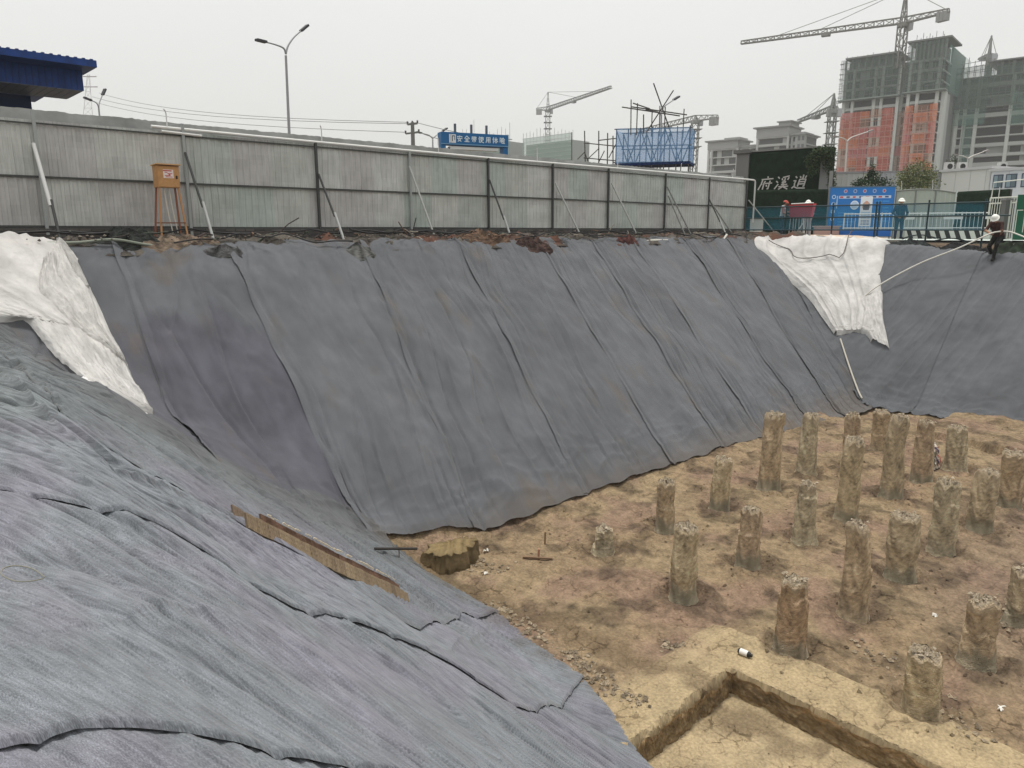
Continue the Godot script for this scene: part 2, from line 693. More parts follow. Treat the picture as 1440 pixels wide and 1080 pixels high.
# --- ground, pit floor ---------------------------------------------------
func build_ground() -> void:
	var soil_bump := noise_tex(FastNoiseLite.TYPE_SIMPLEX_SMOOTH, 0.02, 5, grey(0), grey(1), 1024, 3)
	var soil := noise_tex(FastNoiseLite.TYPE_SIMPLEX_SMOOTH, 0.035, 5, grey(0.8), grey(1), 1024, 8)
	mats.soil = textured(mat(1, 1, 1, 0.95, 0, true), soil, Vector3(0.5, 0.5, 0.5), soil_bump, 3.0)
	var mb := MB.new()
	var s0 := -16.0
	var s1 := 62.0
	var t0 := -46.0
	var t1 := 26.0
	mb.grid(222, 205, func(u, v):
		var s := lerpf(s0, s1, u)
		var t := lerpf(t0, t1, v)
		var edge := minf(minf(u, 1 - u), minf(v, 1 - v))
		if edge < 1e-6: return W(s, t, -0.2)
		var h := H(s, t)
		var drop := 0.6 if h < FLOOR_Y + 0.3 else 0.16 if h < ground_level(s, t) - 0.06 else 0.05
		return W(s, t, h - drop),
		func(p, u, v):
			var s := lerpf(s0, s1, u)
			var t := lerpf(t0, t1, v)
			var m := mottle(s, t, 0.25)
			if s > 33.2 and t > -19: return Color(0.5, 0.52, 0.5) * m
			return Color(0.17, 0.125, 0.085) * m,
		func(p, u, v): return Vector2(u * (s1 - s0), v * (t1 - t0)), Vector3.UP)
	# the same sheet goes on to the horizon
	mb.col = Color(0.2, 0.19, 0.17)
	var far := 2500.0
	var c := [W(s0, t0, -0.2), W(s1, t0, -0.2), W(s1, t1, -0.2), W(s0, t1, -0.2)]
	var o := [W(s0 - far, t0 - far, -0.2), W(s1 + far, t0 - far, -0.2), W(s1 + far, t1 + far, -0.2), W(s0 - far, t1 + far, -0.2)]
	for k in 4:
		var q := (k + 1) % 4
		mb.quad(c[k], o[k], o[q], c[q])
	struct("ground", mb, mats.soil)
	# the pit floor
	var cracks := noise_tex(FastNoiseLite.TYPE_CELLULAR, 0.011, 1, Color(0.42, 0.38, 0.33), Color(1, 1, 1), 1024, 21, [[0.035, Color(0.6, 0.57, 0.54)], [0.07, Color(0.95, 0.94, 0.93)]])
	var pm: StandardMaterial3D = textured(mat(1, 1, 1, 0.93, 0, true), soil, Vector3(0.45, 0.45, 0.45), soil_bump, 4.0)
	pm.detail_enabled = true
	pm.detail_blend_mode = BaseMaterial3D.BLEND_MODE_MUL
	pm.detail_albedo = cracks
	pm.detail_uv_layer = BaseMaterial3D.DETAIL_UV_1
	var mask := noise_tex(FastNoiseLite.TYPE_SIMPLEX_SMOOTH, 0.006, 3, grey(0), grey(0.9), 512, 4, [[0.42, grey(0.05)]])
	pm.detail_mask = mask
	mats.pit = pm
	var fl := MB.new()
	var a0 := 4.6
	var a1 := 25.6
	var b0 := -10.6
	var b1 := 3.0
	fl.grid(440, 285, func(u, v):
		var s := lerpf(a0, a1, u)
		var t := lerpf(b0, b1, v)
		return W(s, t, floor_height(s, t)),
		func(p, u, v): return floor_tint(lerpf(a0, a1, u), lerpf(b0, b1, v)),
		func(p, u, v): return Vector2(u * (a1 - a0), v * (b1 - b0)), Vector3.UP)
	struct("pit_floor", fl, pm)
	# cut sides of the square recess
	var wl := MB.new()
	for side in 2:
		wl.grid(150, 22, func(u, v):
			var s: float = lerpf(5.6, 8.1, u) if side == 0 else 8.07
			var t: float = -4.42 if side == 0 else lerpf(-4.44, 2.0, u)
			var e := 0.025 * n2(s * 1.6, t * 1.6)
			var rough: float = 0.05 * fbm((s + t) * 3.0, v * 1.5) + 0.025 * n2((s - t) * 9.0, v * 4.0) - 0.05 * (1.0 - v) - 0.03 * smoothstep(0.85, 1.0, v)
			var y: float = FLOOR_Y - 0.35 + 0.42 * v + 0.04 * n2((s + t) * 3.0, 8) * v
			return W(s, t - e + 0.06 - rough * 0.6, y) if side == 0 else W(s + e - 0.05 + rough * 0.6, t, y),
			func(p, u, v): return Color(0.28, 0.2, 0.11).lerp(Color(0.46, 0.32, 0.18), smoothstep(0.75, 1.0, v + 0.3 * fbm(u * 20, v * 3))) * (1.0 + 0.6 * fbm(u * 14, v * 2.5) + 0.3 * n2(u * 60, v * 9)),
			func(p, u, v): return Vector2(u * 5, v * 0.4), W(0.0, 1.0, 0.0) if side == 0 else W(-1.0, 0.0, 0.0))
	struct("trench_side", wl, mats.soil)


const PILES := [[15.21, -7.69, 1.69, 0.49, -0.01], [16.92, -7.63, 1.40, 0.47, 0.01], [18.09, -7.07, 1.32, 0.44, -0.01], [14.68, -5.71, 1.64, 0.45, 0.02], [20.20, -7.18, 1.04, 0.48, -0.02], [16.64, -5.57, 1.79, 0.49, -0.01],
	[18.26, -5.49, 1.40, 0.48, -0.05], [19.88, -5.26, 1.02, 0.53, -0.05], [17.91, -3.64, 1.15, 0.47, -0.03], [16.04, -3.69, 1.15, 0.45, 0.01], [14.40, -3.87, 1.30, 0.46, 0.0], [13.29, -7.79, 1.06, 0.41, 0.03],
	[11.50, -7.89, 0.98, 0.38, 0.01], [13.03, -5.80, 1.07, 0.44, -0.03], [11.27, -5.98, 1.00, 0.41, -0.01], [9.47, -6.09, 1.15, 0.41, -0.01], [10.90, -4.00, 1.42, 0.43, -0.03], [12.68, -3.96, 1.09, 0.48, -0.03],
	[9.22, -4.18, 1.02, 0.44, 0.0], [9.10, -2.44, 0.76, 0.43, -0.03], [10.82, -2.32, 0.89, 0.44, -0.01], [12.44, -2.18, 0.80, 0.42, 0.0], [9.85, -8.07, 0.41, 0.40, -0.01]]


func trench_depth(s: float, t: float) -> float:
	var e := 0.025 * n2(s * 1.6, t * 1.6)
	var d := minf(8.08 - s + e, t + 4.42 + e)
	return smoothstep(0.0, 0.05, d)


func floor_height(s: float, t: float) -> float:
	var h := FLOOR_Y + fbm(s * 0.5, t * 0.5) * 0.07 + fbm(s * 2.2, t * 2.2) * 0.035 + n2(s * 7, t * 7) * 0.006 + n2(s * 15, t * 15) * 0.003
	var blind := smoothstep(0.05, -0.05, maxf(s - 9.02 + 0.02 * n2(s, t * 1.5), -(t + 5.25)))
	h = lerpf(h, FLOOR_Y + 0.085 + n2(s * 3, t * 3) * 0.008, blind * 0.95 * smoothstep(-5.5, -4.9, t))
	# a low bank where the dig stops short of the far slope
	var bank := 0.6 * smoothstep(0.0, 0.12, (s - 21.9 + 0.25 * (t + 5.0)) + 0.15 * n2(s, t * 1.7)) * smoothstep(-7.4, -6.4, t)
	h += 0.34 * bank
	h += 0.12 * smoothstep(-9.4, -10.2, t) + 0.1 * smoothstep(24.2, 25.0, s) * smoothstep(-8.6, -7.4, t) - 0.25 * smoothstep(23.2, 24.2, s) * smoothstep(-8.2, -8.9, t) 
	if s < 9.5 or t < -8.8 or s > 24.0: h = maxf(h, H(s, t) - 0.1 + 0.03 * n2(s * 4, t * 4))
	h -= 0.31 * trench_depth(s, t)
	for p in PILES:
		var d := Vector2(s - p[0], t - p[1]).length()
		if d < 0.8:
			h += 0.05 * exp(-pow((d - 0.48) / 0.13, 2.0)) * (0.6 + n2(s * 4, t * 4)) - 0.07 * smoothstep(0.42, 0.26, d)
	return h


func floor_tint(s: float, t: float) -> Color:
	var a := smoothstep(-0.25, 0.35, fbm(s * 0.28 + 2, t * 0.33))
	var b := smoothstep(-0.1, 0.4, fbm(s * 0.4 + 40, t * 0.45))
	var c := Color(0.315, 0.228, 0.138).lerp(Color(0.345, 0.26, 0.155), a * 0.8).lerp(Color(0.30, 0.2, 0.14), b * 0.8)
	c = c.lerp(Color(0.25, 0.178, 0.128), 0.65 * smoothstep(11.5, 14.0, s + t * 0.9 + 4.0) * smoothstep(-5.5, -2.5, t))
	c *= 1.0 + 0.3 * fbm(s * 2.1, t * 2.1 + 8) + 0.2 * n2(s * 6, t * 6) - 0.42 * smoothstep(0.05, 0.35, fbm(s * 0.8 + 60, t * 0.9))
	if t > -5.3 and s < 9.05:
		var blind := smoothstep(0.03, -0.03, s - 9.02 + 0.02 * n2(s, t * 1.5)) * smoothstep(-5.9, -4.6, t + 0.5 * fbm(s, t))
		c = c.lerp(Color(0.49, 0.38, 0.225) * (1.0 + 0.25 * fbm(s * 2, t * 2)), blind)
		var dd := trench_depth(s, t)
		if dd > 0.5: c = Color(0.50, 0.39, 0.235) * (1.0 + 0.3 * fbm(s * 1.6, t * 1.6))
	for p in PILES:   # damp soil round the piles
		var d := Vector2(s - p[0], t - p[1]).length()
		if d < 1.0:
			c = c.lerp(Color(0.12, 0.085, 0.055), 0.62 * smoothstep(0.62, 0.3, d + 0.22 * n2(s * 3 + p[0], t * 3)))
	if s < 8.2 and t < -3: # darker strip of floor colour along the hem
		c = c.lerp(Color(0.17, 0.12, 0.07), 0.6 * smoothstep(0.35, 0.05, absf(s - 7.0 - 0.12 * (t + 9.0) + 0.2 * n2(s * 2, t * 2))))
	return c


# --- geotextile and tarpaulins -------------------------------------------
var hem_far := [Vector2(6.6, -10.3), Vector2(7.79, -10.23), Vector2(8.92, -9.92), Vector2(10.57, -9.99), Vector2(13.4, -9.95), Vector2(17.7, -9.86), Vector2(21.6, -9.51), Vector2(24.9, -9.1)]
var valley := [Vector2(2.193, -15.118), Vector2(2.673, -11.547), Vector2(3.271, -10.974), Vector2(3.692, -10.321), Vector2(4.563, -10.268), Vector2(5.656, -10.737), Vector2(6.46, -10.297)]


func build_cloth() -> void:
	var grain := noise_tex(FastNoiseLite.TYPE_SIMPLEX_SMOOTH, 0.09, 3, grey(0.62), grey(1), 1024, 31)
	var bump := noise_tex(FastNoiseLite.TYPE_SIMPLEX_SMOOTH, 0.05, 4, grey(0), grey(1), 1024, 32)
	var cloth := textured(mat(1, 1, 1, 0.95, 0, true), grain, Vector3(0.9, 0.6, 1), bump, 0.8)
	cloth.rim_enabled = true
	cloth.rim = 0.25
	cloth.rim_tint = 0.6
	mats.cloth = cloth
	# far slope: strips that run down it, each right edge lapped over the next
	var edges := [[-1.6, 0.0], [1.6, 0.06], [4.58, 0.117], [6.9, 0.1], [10.4, 0.3], [13.6, 0.33], [16.9, 0.35], [19.4, 0.38], [21.7, 0.42], [24.9, 0.5], [28.0, 0.68], [31.35, 0.9]]
	var names := ["geotextile strip on the far slope mostly hidden under the left white sheet", "geotextile strip beside the right edge of the large left white sheet",
		"purplish damp geotextile strip on the far slope below the orange electrical box", "geotextile strip right of the purplish damp one on the far slope",
		"geotextile strip on the far slope with a ragged scrap at its top edge", "geotextile strip under the brown rags heaped at the slope top",
		"geotextile strip just right of the brown rags at the slope top", "narrow geotextile strip midway between brown rags and right white sheet",
		"geotextile strip below the curling white hose at the fence foot", "geotextile strip second left of the right white sheet", "geotextile strip ending in the far corner left of the right white sheet"]
	for e in edges.size() - 1:
		var l: Array = edges[e]
		var r: Array = edges[e + 1]
		var mb := MB.new()
		var place := func(u, v):
			var sb := lerpf(l[0] - l[1] * 6.9, r[0] - r[1] * 6.9, u)
			var bottom := t_of(hem_far, sb) + 0.06 * n2(sb * 1.4, 3) if sb > 6.2 else t_of(valley, sb) + (1.8 if sb < 3.6 else 0.8)
			var st := lerpf(l[0], r[0], u)
			var t := lerpf(-17.15 + 0.22 * n2(st * 0.8, 9) + 0.1 * n2(st * 3.0, 2), bottom, v)
			var s := lerpf(l[0] - l[1] * (t + 16.6), r[0] - r[1] * (t + 16.6) + 0.16, u)
			if e < 10: s += 0.05 * n2(t * 0.7, s)
			var y := H(s, t) + 0.035 + fold_far(s, t, lerpf(l[1], r[1], u)) * smoothstep(0.0, 0.06, v) * (1.0 - 0.75 * smoothstep(0.93, 1.0, v))
			y += 0.085 * exp(-u * 3.0 / 0.07) * (0.7 + 0.6 * n2(t * 0.6, e * 3.0)) - 0.03 * smoothstep(0.006, 0.0, u) - 0.05 * exp(-pow((u * 3.0 - 0.2) / 0.05, 2.0)) - 0.03 * smoothstep(0.95, 1.0, u)
			y -= 0.03 * smoothstep(0.985, 1.0, v)
			if s < 6.4: y -= 0.12 * smoothstep(0.25, 0.8, t - t_of(valley, s))
			return W(s, t, y)
		var dark := 0.0
		mb.grid(104, 150, place, func(p, u, v):
			var s: float = p.x * EX.x - p.z * EX.y
			var t: float = p.x * NX.x - p.z * NX.y
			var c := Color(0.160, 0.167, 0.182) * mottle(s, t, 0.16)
			if e == 2 or e == 1:
				var m := smoothstep(-15.4, -14.6, t + 0.5 * n2(s * 1.3, 4)) * smoothstep(-10.2, -11.4, t) * (1.0 if e == 2 else smoothstep(0.3, 0.7, u) * 0.8)
				c = c.lerp(Color(0.108, 0.104, 0.138) * mottle(s, t, 0.3), 0.6 * m)
			var tone: float = [1.0, 0.92, 1.0, 1.06, 1.0, 0.97, 1.05, 1.0, 1.08, 1.0, 0.95][e]
			c *= tone * (1.0 + 0.05 * n2(s * 5.0, t * 0.3))
			return c.lerp(Color(0.2, 0.15, 0.1), 0.35 * smoothstep(0.25, 0.7, fbm(s * 0.8 + 9, t * 0.5)) + 0.4 * smoothstep(-10.6, -9.8, t + 0.3 * fbm(s * 2, t * 2))),
			func(p, u, v): return Vector2(u * 3.0 + e * 0.37, v * 9.3), Vector3.UP)
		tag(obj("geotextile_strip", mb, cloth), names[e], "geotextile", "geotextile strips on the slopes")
	# right-hand slope
	var tl := [[-16.75, 1.08], [-8.4, 0.05], [-4.6, 0.0], [-0.4, 0.0], [4.6, 0.0]]
	var rn := ["geotextile strip on the right slope under and beside the right white sheet", "geotextile strip on the right slope below the crouching worker",
		"geotextile strip at the right edge of view on the right slope", "geotextile strip on the right slope beyond the last piles"]
	for e in 4:
		var l: Array = tl[e]
		var r: Array = tl[e + 1]
		var mb := MB.new()
		mb.grid(110 if e == 0 else 64, 120, func(u, v):
			var s := lerpf(32.3 + 0.3 * n2(u * 3 + e * 3, 7), 24.72 + 0.14 * n2(u * 4 + e * 4, 1), v)
			var t := lerpf(l[0] + l[1] * (31.5 - s), r[0] + r[1] * (31.5 - s) + 0.15, u)
			var ts := t * 0.95 - 0.25 * s
			var y := H(s, t) + 0.04 + n2(s * 0.4, t * 0.45) * 0.09 + ridge(n2(ts * 1.6, s * 0.12), 5.0) * 0.05 + ridge(n2(ts * 4.0 + 30, s * 0.2), 3.0) * 0.014
			y += ridge(n2(t * 0.6, s * 2.6), 3.0) * 0.06 * smoothstep(27.0, 25.2, s) + 0.03 * smoothstep(0.92, 1.0, u) - 0.03 * smoothstep(0.985, 1.0, v)
			return W(s, t, y),
			func(p, u, v):
				var s: float = p.x * EX.x - p.z * EX.y
				var t: float = p.x * NX.x - p.z * NX.y
				return Color(0.154, 0.161, 0.174) * mottle(s, t, 0.18) * [1.0, 1.04, 0.96, 1.0][e],
			func(p, u, v): return Vector2(u * 4.0 + e * 0.41, v * 9.3), Vector3.UP)
		tag(obj("geotextile_strip", mb, cloth), rn[e], "geotextile", "geotextile strips on the slopes")
	var fibre := noise_tex(FastNoiseLite.TYPE_SIMPLEX_SMOOTH, 0.22, 3, grey(0.55), grey(1), 1024, 34)
	var wrinkle := noise_tex(FastNoiseLite.TYPE_SIMPLEX_SMOOTH, 0.011, 4, grey(0), grey(1), 1024, 36)
	wrinkle.noise.fractal_type = FastNoiseLite.FRACTAL_RIDGED
	wrinkle.noise.fractal_gain = 0.55
	var near_cloth := textured(mat(1, 1, 1, 0.95, 0, true), noise_tex(FastNoiseLite.TYPE_SIMPLEX_SMOOTH, 0.05, 4, grey(0.72), grey(1), 1024, 38), Vector3(0.8, 0.065, 1), wrinkle, -1.1)
	near_cloth.detail_enabled = true
	near_cloth.detail_blend_mode = BaseMaterial3D.BLEND_MODE_MUL
	near_cloth.detail_albedo = fibre
	near_cloth.detail_uv_layer = BaseMaterial3D.DETAIL_UV_2
	near_cloth.uv2_scale = Vector3(1.0, 0.3, 1)
	near_cloth.rim_enabled = true
	near_cloth.rim = 0.4
	near_cloth.rim_tint = 0.6
	# near slope: lapped sheets, the farther over the nearer
	var e1 := smooth_line([Vector2(-2.5, -3.2), Vector2(0.2, -3.17), Vector2(0.59, -3.13), Vector2(0.96, -3.02), Vector2(1.37, -2.94), Vector2(2.5, -2.75), Vector2(4, -2.5), Vector2(5.0, -2.35)])
	var e3 := smooth_line([Vector2(-2.5, -7.8), Vector2(0.2, -6.75), Vector2(1.294, -6.157), Vector2(1.814, -5.795), Vector2(2.373, -5.298), Vector2(2.903, -5.245), Vector2(3.881, -4.86), Vector2(3.963, -4.702), Vector2(4.643, -4.674), Vector2(6.667, -5.71)])
	var e4 := smooth_line([Vector2(1.2, -15.2), Vector2(1.905, -13.393), Vector2(1.776, -8.414), Vector2(2.399, -7.517), Vector2(2.859, -7.112), Vector2(3.597, -6.458), Vector2(4.162, -5.896), Vector2(5.851, -7.228), Vector2(6.873, -7.617)])
	var e5 := smooth_line([Vector2(1.3, -16.2), Vector2(2.193, -15.118), Vector2(2.673, -11.547), Vector2(3.271, -10.974), Vector2(3.692, -10.321), Vector2(4.563, -10.268), Vector2(5.656, -10.737), Vector2(6.46, -10.297), Vector2(6.609, -9.474)])
	var e0 := smooth_line([Vector2(-2.5, 1.5), Vector2(1, 1.5), Vector2(4.2, 1.5)])
	var cr := make_creases([
		[[Vector2(1.362, -9.979), Vector2(1.98, -7.173), Vector2(2.352, -5.908), Vector2(2.864, -5.175)], 0.05, -1.0],
		[[Vector2(1.641, -11.735), Vector2(1.654, -7.654), Vector2(2.352, -7.194), Vector2(2.538, -6.503)], 0.06, -1.0],
		[[Vector2(1.13, -8.516), Vector2(1.446, -6.208), Vector2(1.959, -5.095), Vector2(2.576, -4.469)], 0.035, -1.0],
		[[Vector2(2.913, -5.38), Vector2(3.055, -4.624), Vector2(3.236, -4.113), Vector2(3.051, -3.402)], 0.05, -1.0],
		[[Vector2(2.159, -14.98), Vector2(1.824, -9.193), Vector2(2.136, -8.127), Vector2(2.694, -7.399)], 0.04, -1.0],
		[[Vector2(2.693, -8.597), Vector2(3.335, -8.44), Vector2(3.896, -7.971), Vector2(4.789, -7.833)], 0.03, -1.0],
		[[Vector2(6.871, -7.647), Vector2(5.106, -6.193), Vector2(3.773, -5.106)], 0.03, 1.0],
		[[Vector2(1.802, -4.493), Vector2(2.003, -3.929), Vector2(2.248, -3.429)], 0.03, -1.0],
		[[Vector2(0.868, -4.123), Vector2(1.439, -4.345), Vector2(1.815, -3.835), Vector2(2.074, -3.172)], 0.03, -1.0]])
	near_creases = cr
	var sheets := [[e1, e0, "near geotextile sheet in the bottom left corner, under the wavy lapped edge", 260, 150, 0.0],
		[e3, e1, "near geotextile sheet with a thin wire loop lying on it", 400, 280, 0.02],
		[e4, e3, "rumpled near geotextile sheet that the muddy timber plank lies on", 400, 260, 0.04],
		[e5, e4, "near geotextile sheet in the valley between the left white sheet and the plank", 300, 110, 0.06]]
	for sh in sheets:
		var far: PackedVector2Array = sh[0]
		var near: PackedVector2Array = sh[1]
		var lift: float = sh[5]
		var first: bool = lift < 0.01
		var last: bool = lift > 0.05
		var mb := MB.new()
		mb.grid(sh[3], sh[4], func(u, v):
			var uu: float = u
			if first: v = v * v
			var f := on_line(far, uu)
			var n := on_line(near, uu)
			var dir := (f - n).normalized()
			f += dir * (0.25 if not last else 0.35)
			var p := f.lerp(n, v)
			p += dir * 0.03 * n2(u * 5.0, lift * 50) * smoothstep(0.8, 1.0, v)
			var y := H(p.x, p.y) + 0.02 + lift + 0.0
			var w: float = f.distance_to(n)
			var e: float = (1.0 - v) * w
			y += fold_left(p.x, p.y, 1.0 if first else smoothstep(-0.1, 0.3, e)) + crease_lift(p, cr)
			if not first: y += 0.018 * exp(-e / 0.1) * (0.8 + 0.5 * n2(u * 5, 5)) - 0.035 * pow(clampf(1.0 - e / 0.03, 0, 1), 2.0)
			if last:
				var bl := smoothstep(0.0, 0.6, v)
				y = lerpf(H(p.x, p.y) + 0.055 + fold_far(p.x, p.y, 0.1), y, bl)
			else: y -= 0.02 * smoothstep(0.36, 0.22, v * w)
			y -= 0.05 * smoothstep(0.99, 1.0, u)
			return W(p.x, p.y, y),
			func(p, u, v):
				var s: float = p.x * EX.x - p.z * EX.y
				var t: float = p.x * NX.x - p.z * NX.y
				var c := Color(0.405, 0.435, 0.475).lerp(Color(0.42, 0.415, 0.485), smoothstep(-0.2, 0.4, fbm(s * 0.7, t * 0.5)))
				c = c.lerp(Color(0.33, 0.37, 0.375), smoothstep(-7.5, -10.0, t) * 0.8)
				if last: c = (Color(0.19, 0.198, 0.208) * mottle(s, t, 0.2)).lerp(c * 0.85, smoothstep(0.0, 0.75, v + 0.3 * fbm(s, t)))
				c *= 1.0 + 0.22 * fbm(s * 1.5, t * 1.2) + 0.1 * n2(s * 9, t * 5)
				return c.lerp(Color(0.2, 0.15, 0.1), 0.5 * smoothstep(6.2, 7.0, s + 0.5 * fbm(s * 2, t * 2))),
			func(p, u, v):
				var s: float = p.x * EX.x - p.z * EX.y
				var t: float = p.x * NX.x - p.z * NX.y
				return Vector2(0.915 * s - 0.403 * t + 0.06 * n2(s * 0.4, t * 0.4), 0.403 * s + 0.915 * t), Vector3.UP)
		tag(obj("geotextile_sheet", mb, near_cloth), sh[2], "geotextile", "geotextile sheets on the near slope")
	# white sheets
	var film := textured(mat(0.8, 0.78, 0.75, 0.6, 0, true), noise_tex(FastNoiseLite.TYPE_SIMPLEX_SMOOTH, 0.008, 4, grey(0.82), grey(1), 512, 41), Vector3(0.4, 0.4, 1), bump, 0.8)
	film.transparency = BaseMaterial3D.TRANSPARENCY_ALPHA
	film.albedo_color.a = 0.74
	film.uv1_scale = Vector3(0.35, 0.35, 1)
	film.heightmap_texture = wrinkle
	film.heightmap_scale = 1.6
	film.backlight_enabled = true
	film.backlight = Color(0.25, 0.25, 0.24)
	mats.film = film
	var wl := thing("white_sheet", "large crumpled white plastic sheet over the left corner of the slope", "plastic sheet")
	white_part(wl, "sheet", [Vector2(-0.8, -17.35), Vector2(0.4, -16.4), Vector2(1.4, -15.7), Vector2(2.208, -15.175), Vector2(2.661, -14.918), Vector2(2.723, -11.75), Vector2(3.1, -11.208), Vector2(3.357, -11.279)],
		[Vector2(3.72, -17.2), Vector2(3.85, -16.6), Vector2(3.817, -16.419), Vector2(3.849, -15.461), Vector2(3.862, -14.626), Vector2(3.853, -14.104), Vector2(3.673, -12.654), Vector2(3.417, -11.441)], 0.16, 1.0, film, 90, 80)
	white_part(wl, "turned_up_edge", [Vector2(2.572, -11.756), Vector2(2.709, -11.357), Vector2(2.908, -11.147), Vector2(3.12, -11.125), Vector2(3.297, -11.117)], [Vector2(2.85, -12.561), Vector2(3.116, -12.591), Vector2(3.277, -12.311), Vector2(3.397, -11.903), Vector2(3.377, -11.343)], 0.08, 0.2, mat(0.68, 0.67, 0.655, 0.55), 60, 14)
	white_part(wl, "loose_layer", [Vector2(3.2, -16.369), Vector2(2.93, -15.732), Vector2(3.069, -15.393), Vector2(3.36, -14.689), Vector2(3.666, -14.074)], [Vector2(3.661, -16.959), Vector2(3.681, -16.26), Vector2(3.794, -15.664), Vector2(3.743, -14.8), Vector2(3.804, -13.91)], 0.2, 1.1, film, 70, 50)
	white_part(wl, "hanging_flap", [Vector2(3.614, -17.051), Vector2(3.644, -16.451), Vector2(3.649, -15.771)], [Vector2(3.722, -17.034), Vector2(3.8, -16.479), Vector2(3.818, -15.812)], 0.185, 0.4, film, 30, 16)
	var wr := thing("white_sheet", "white plastic sheet hung down the far right corner of the pit", "plastic sheet")
	white_part(wr, "sheet", [Vector2(31.2, -17.2), Vector2(29.952, -16.563), Vector2(29.697, -15.446), Vector2(28.829, -13.686), Vector2(27.947, -12.499), Vector2(27.298, -11.702)], [Vector2(32.4, -11.9), Vector2(31.443, -11.73), Vector2(29.677, -11.063), Vector2(28.441, -10.552), Vector2(27.985, -10.543), Vector2(27.484, -10.509)], 0.23, 0.8, film, 100, 110, 0.1)
	white_part(wr, "hanging_corner", [Vector2(28.83, -11.586), Vector2(28.043, -10.974), Vector2(27.471, -10.603), Vector2(27.101, -10.28)], [Vector2(29.054, -10.754), Vector2(28.169, -10.352), Vector2(27.507, -9.929), Vector2(26.866, -9.523)], 0.235, 0.9, film, 60, 30)
	white_part(wr, "turned_up_hem", [Vector2(27.46, -11.785), Vector2(27.621, -11.392), Vector2(27.688, -11.036), Vector2(27.615, -10.47)], [Vector2(27.248, -11.571), Vector2(27.383, -11.195), Vector2(27.45, -10.895), Vector2(27.278, -10.265)], 0.235, 1.2, film, 40, 16)
	# dark cord lying on the right white sheet
	var cord := MB.new()
	cord.tube(draped([Vector2(30.756, -16.388), Vector2(30.716, -15.416), Vector2(30.303, -14.897), Vector2(30.291, -14.18), Vector2(30.488, -13.536), Vector2(30.876, -13.06), Vector2(36.52, -15.176)], 0.36), 0.018, 6)
	tag(obj("cord", cord, mat(0.12, 0.1, 0.09)), "dark cord drooping across the right white plastic sheet", "cord")
	var pole := MB.new()
	pole.tube(draped([Vector2(27.035, -11.333), Vector2(25.847, -10.366), Vector2(24.867, -9.537)], 0.16), 0.03, 8)
	tag(obj("pole", pole, mat(0.45, 0.42, 0.36)), "thin pale pole lying down the far corner below the white sheet", "pole")


func draped(pts: Array, up: float) -> Array:
	var out := []
	var l := smooth_line(pts, 40)
	for p in l: out.append(W(p.x, p.y, H(p.x, p.y) + up))
	return out


func white_part(parent: Node3D, called: String, left: Array, right: Array, lift: float, amp: float, m: Material, nu: int, nv: int, fan := 0.04) -> void:
	var a := smooth_line(left)
	var b := smooth_line(right)
	var mb := MB.new()
	mb.grid(nu, nv, func(u, v):
		var p := on_line(a, u).lerp(on_line(b, u), v)
		var q: float = v * 3.0 * (1.0 - 0.5 * u)
		var y := H(p.x, p.y) + lift + amp * (ridge(n2(v * 5.0 + lift * 30, u * 0.35), 5.0) * fan + ridge(n2(p.x * 2.0 + lift * 60, p.y * 2.0), 4.0) * (0.14 - fan) * 0.22 + ridge(n2(v * 8.0 + lift * 50, u * 0.7), 5.0) * 0.018 + n2(p.x * 0.7, p.y * 0.7) * 0.06 + ridge(n2(p.x * 1.6 + 5, p.y * 1.6 + lift * 9), 8.0) * 0.03 + n2(p.x * 4.0, p.y * 4.0 + lift * 20) * 0.012)
		y -= (lift - 0.04) * pow(absf(v - 0.5) * 2, 14.0)
		return W(p.x, p.y, y),
		func(p, u, v): return grey(1.0 - 0.1 * smoothstep(0.1, 0.6, fbm(u * 3, v * 3 + lift * 7))),
		func(p, u, v): return Vector2(u * 4, v * 3), Vector3.UP)
	obj(called, mb, m, parent)


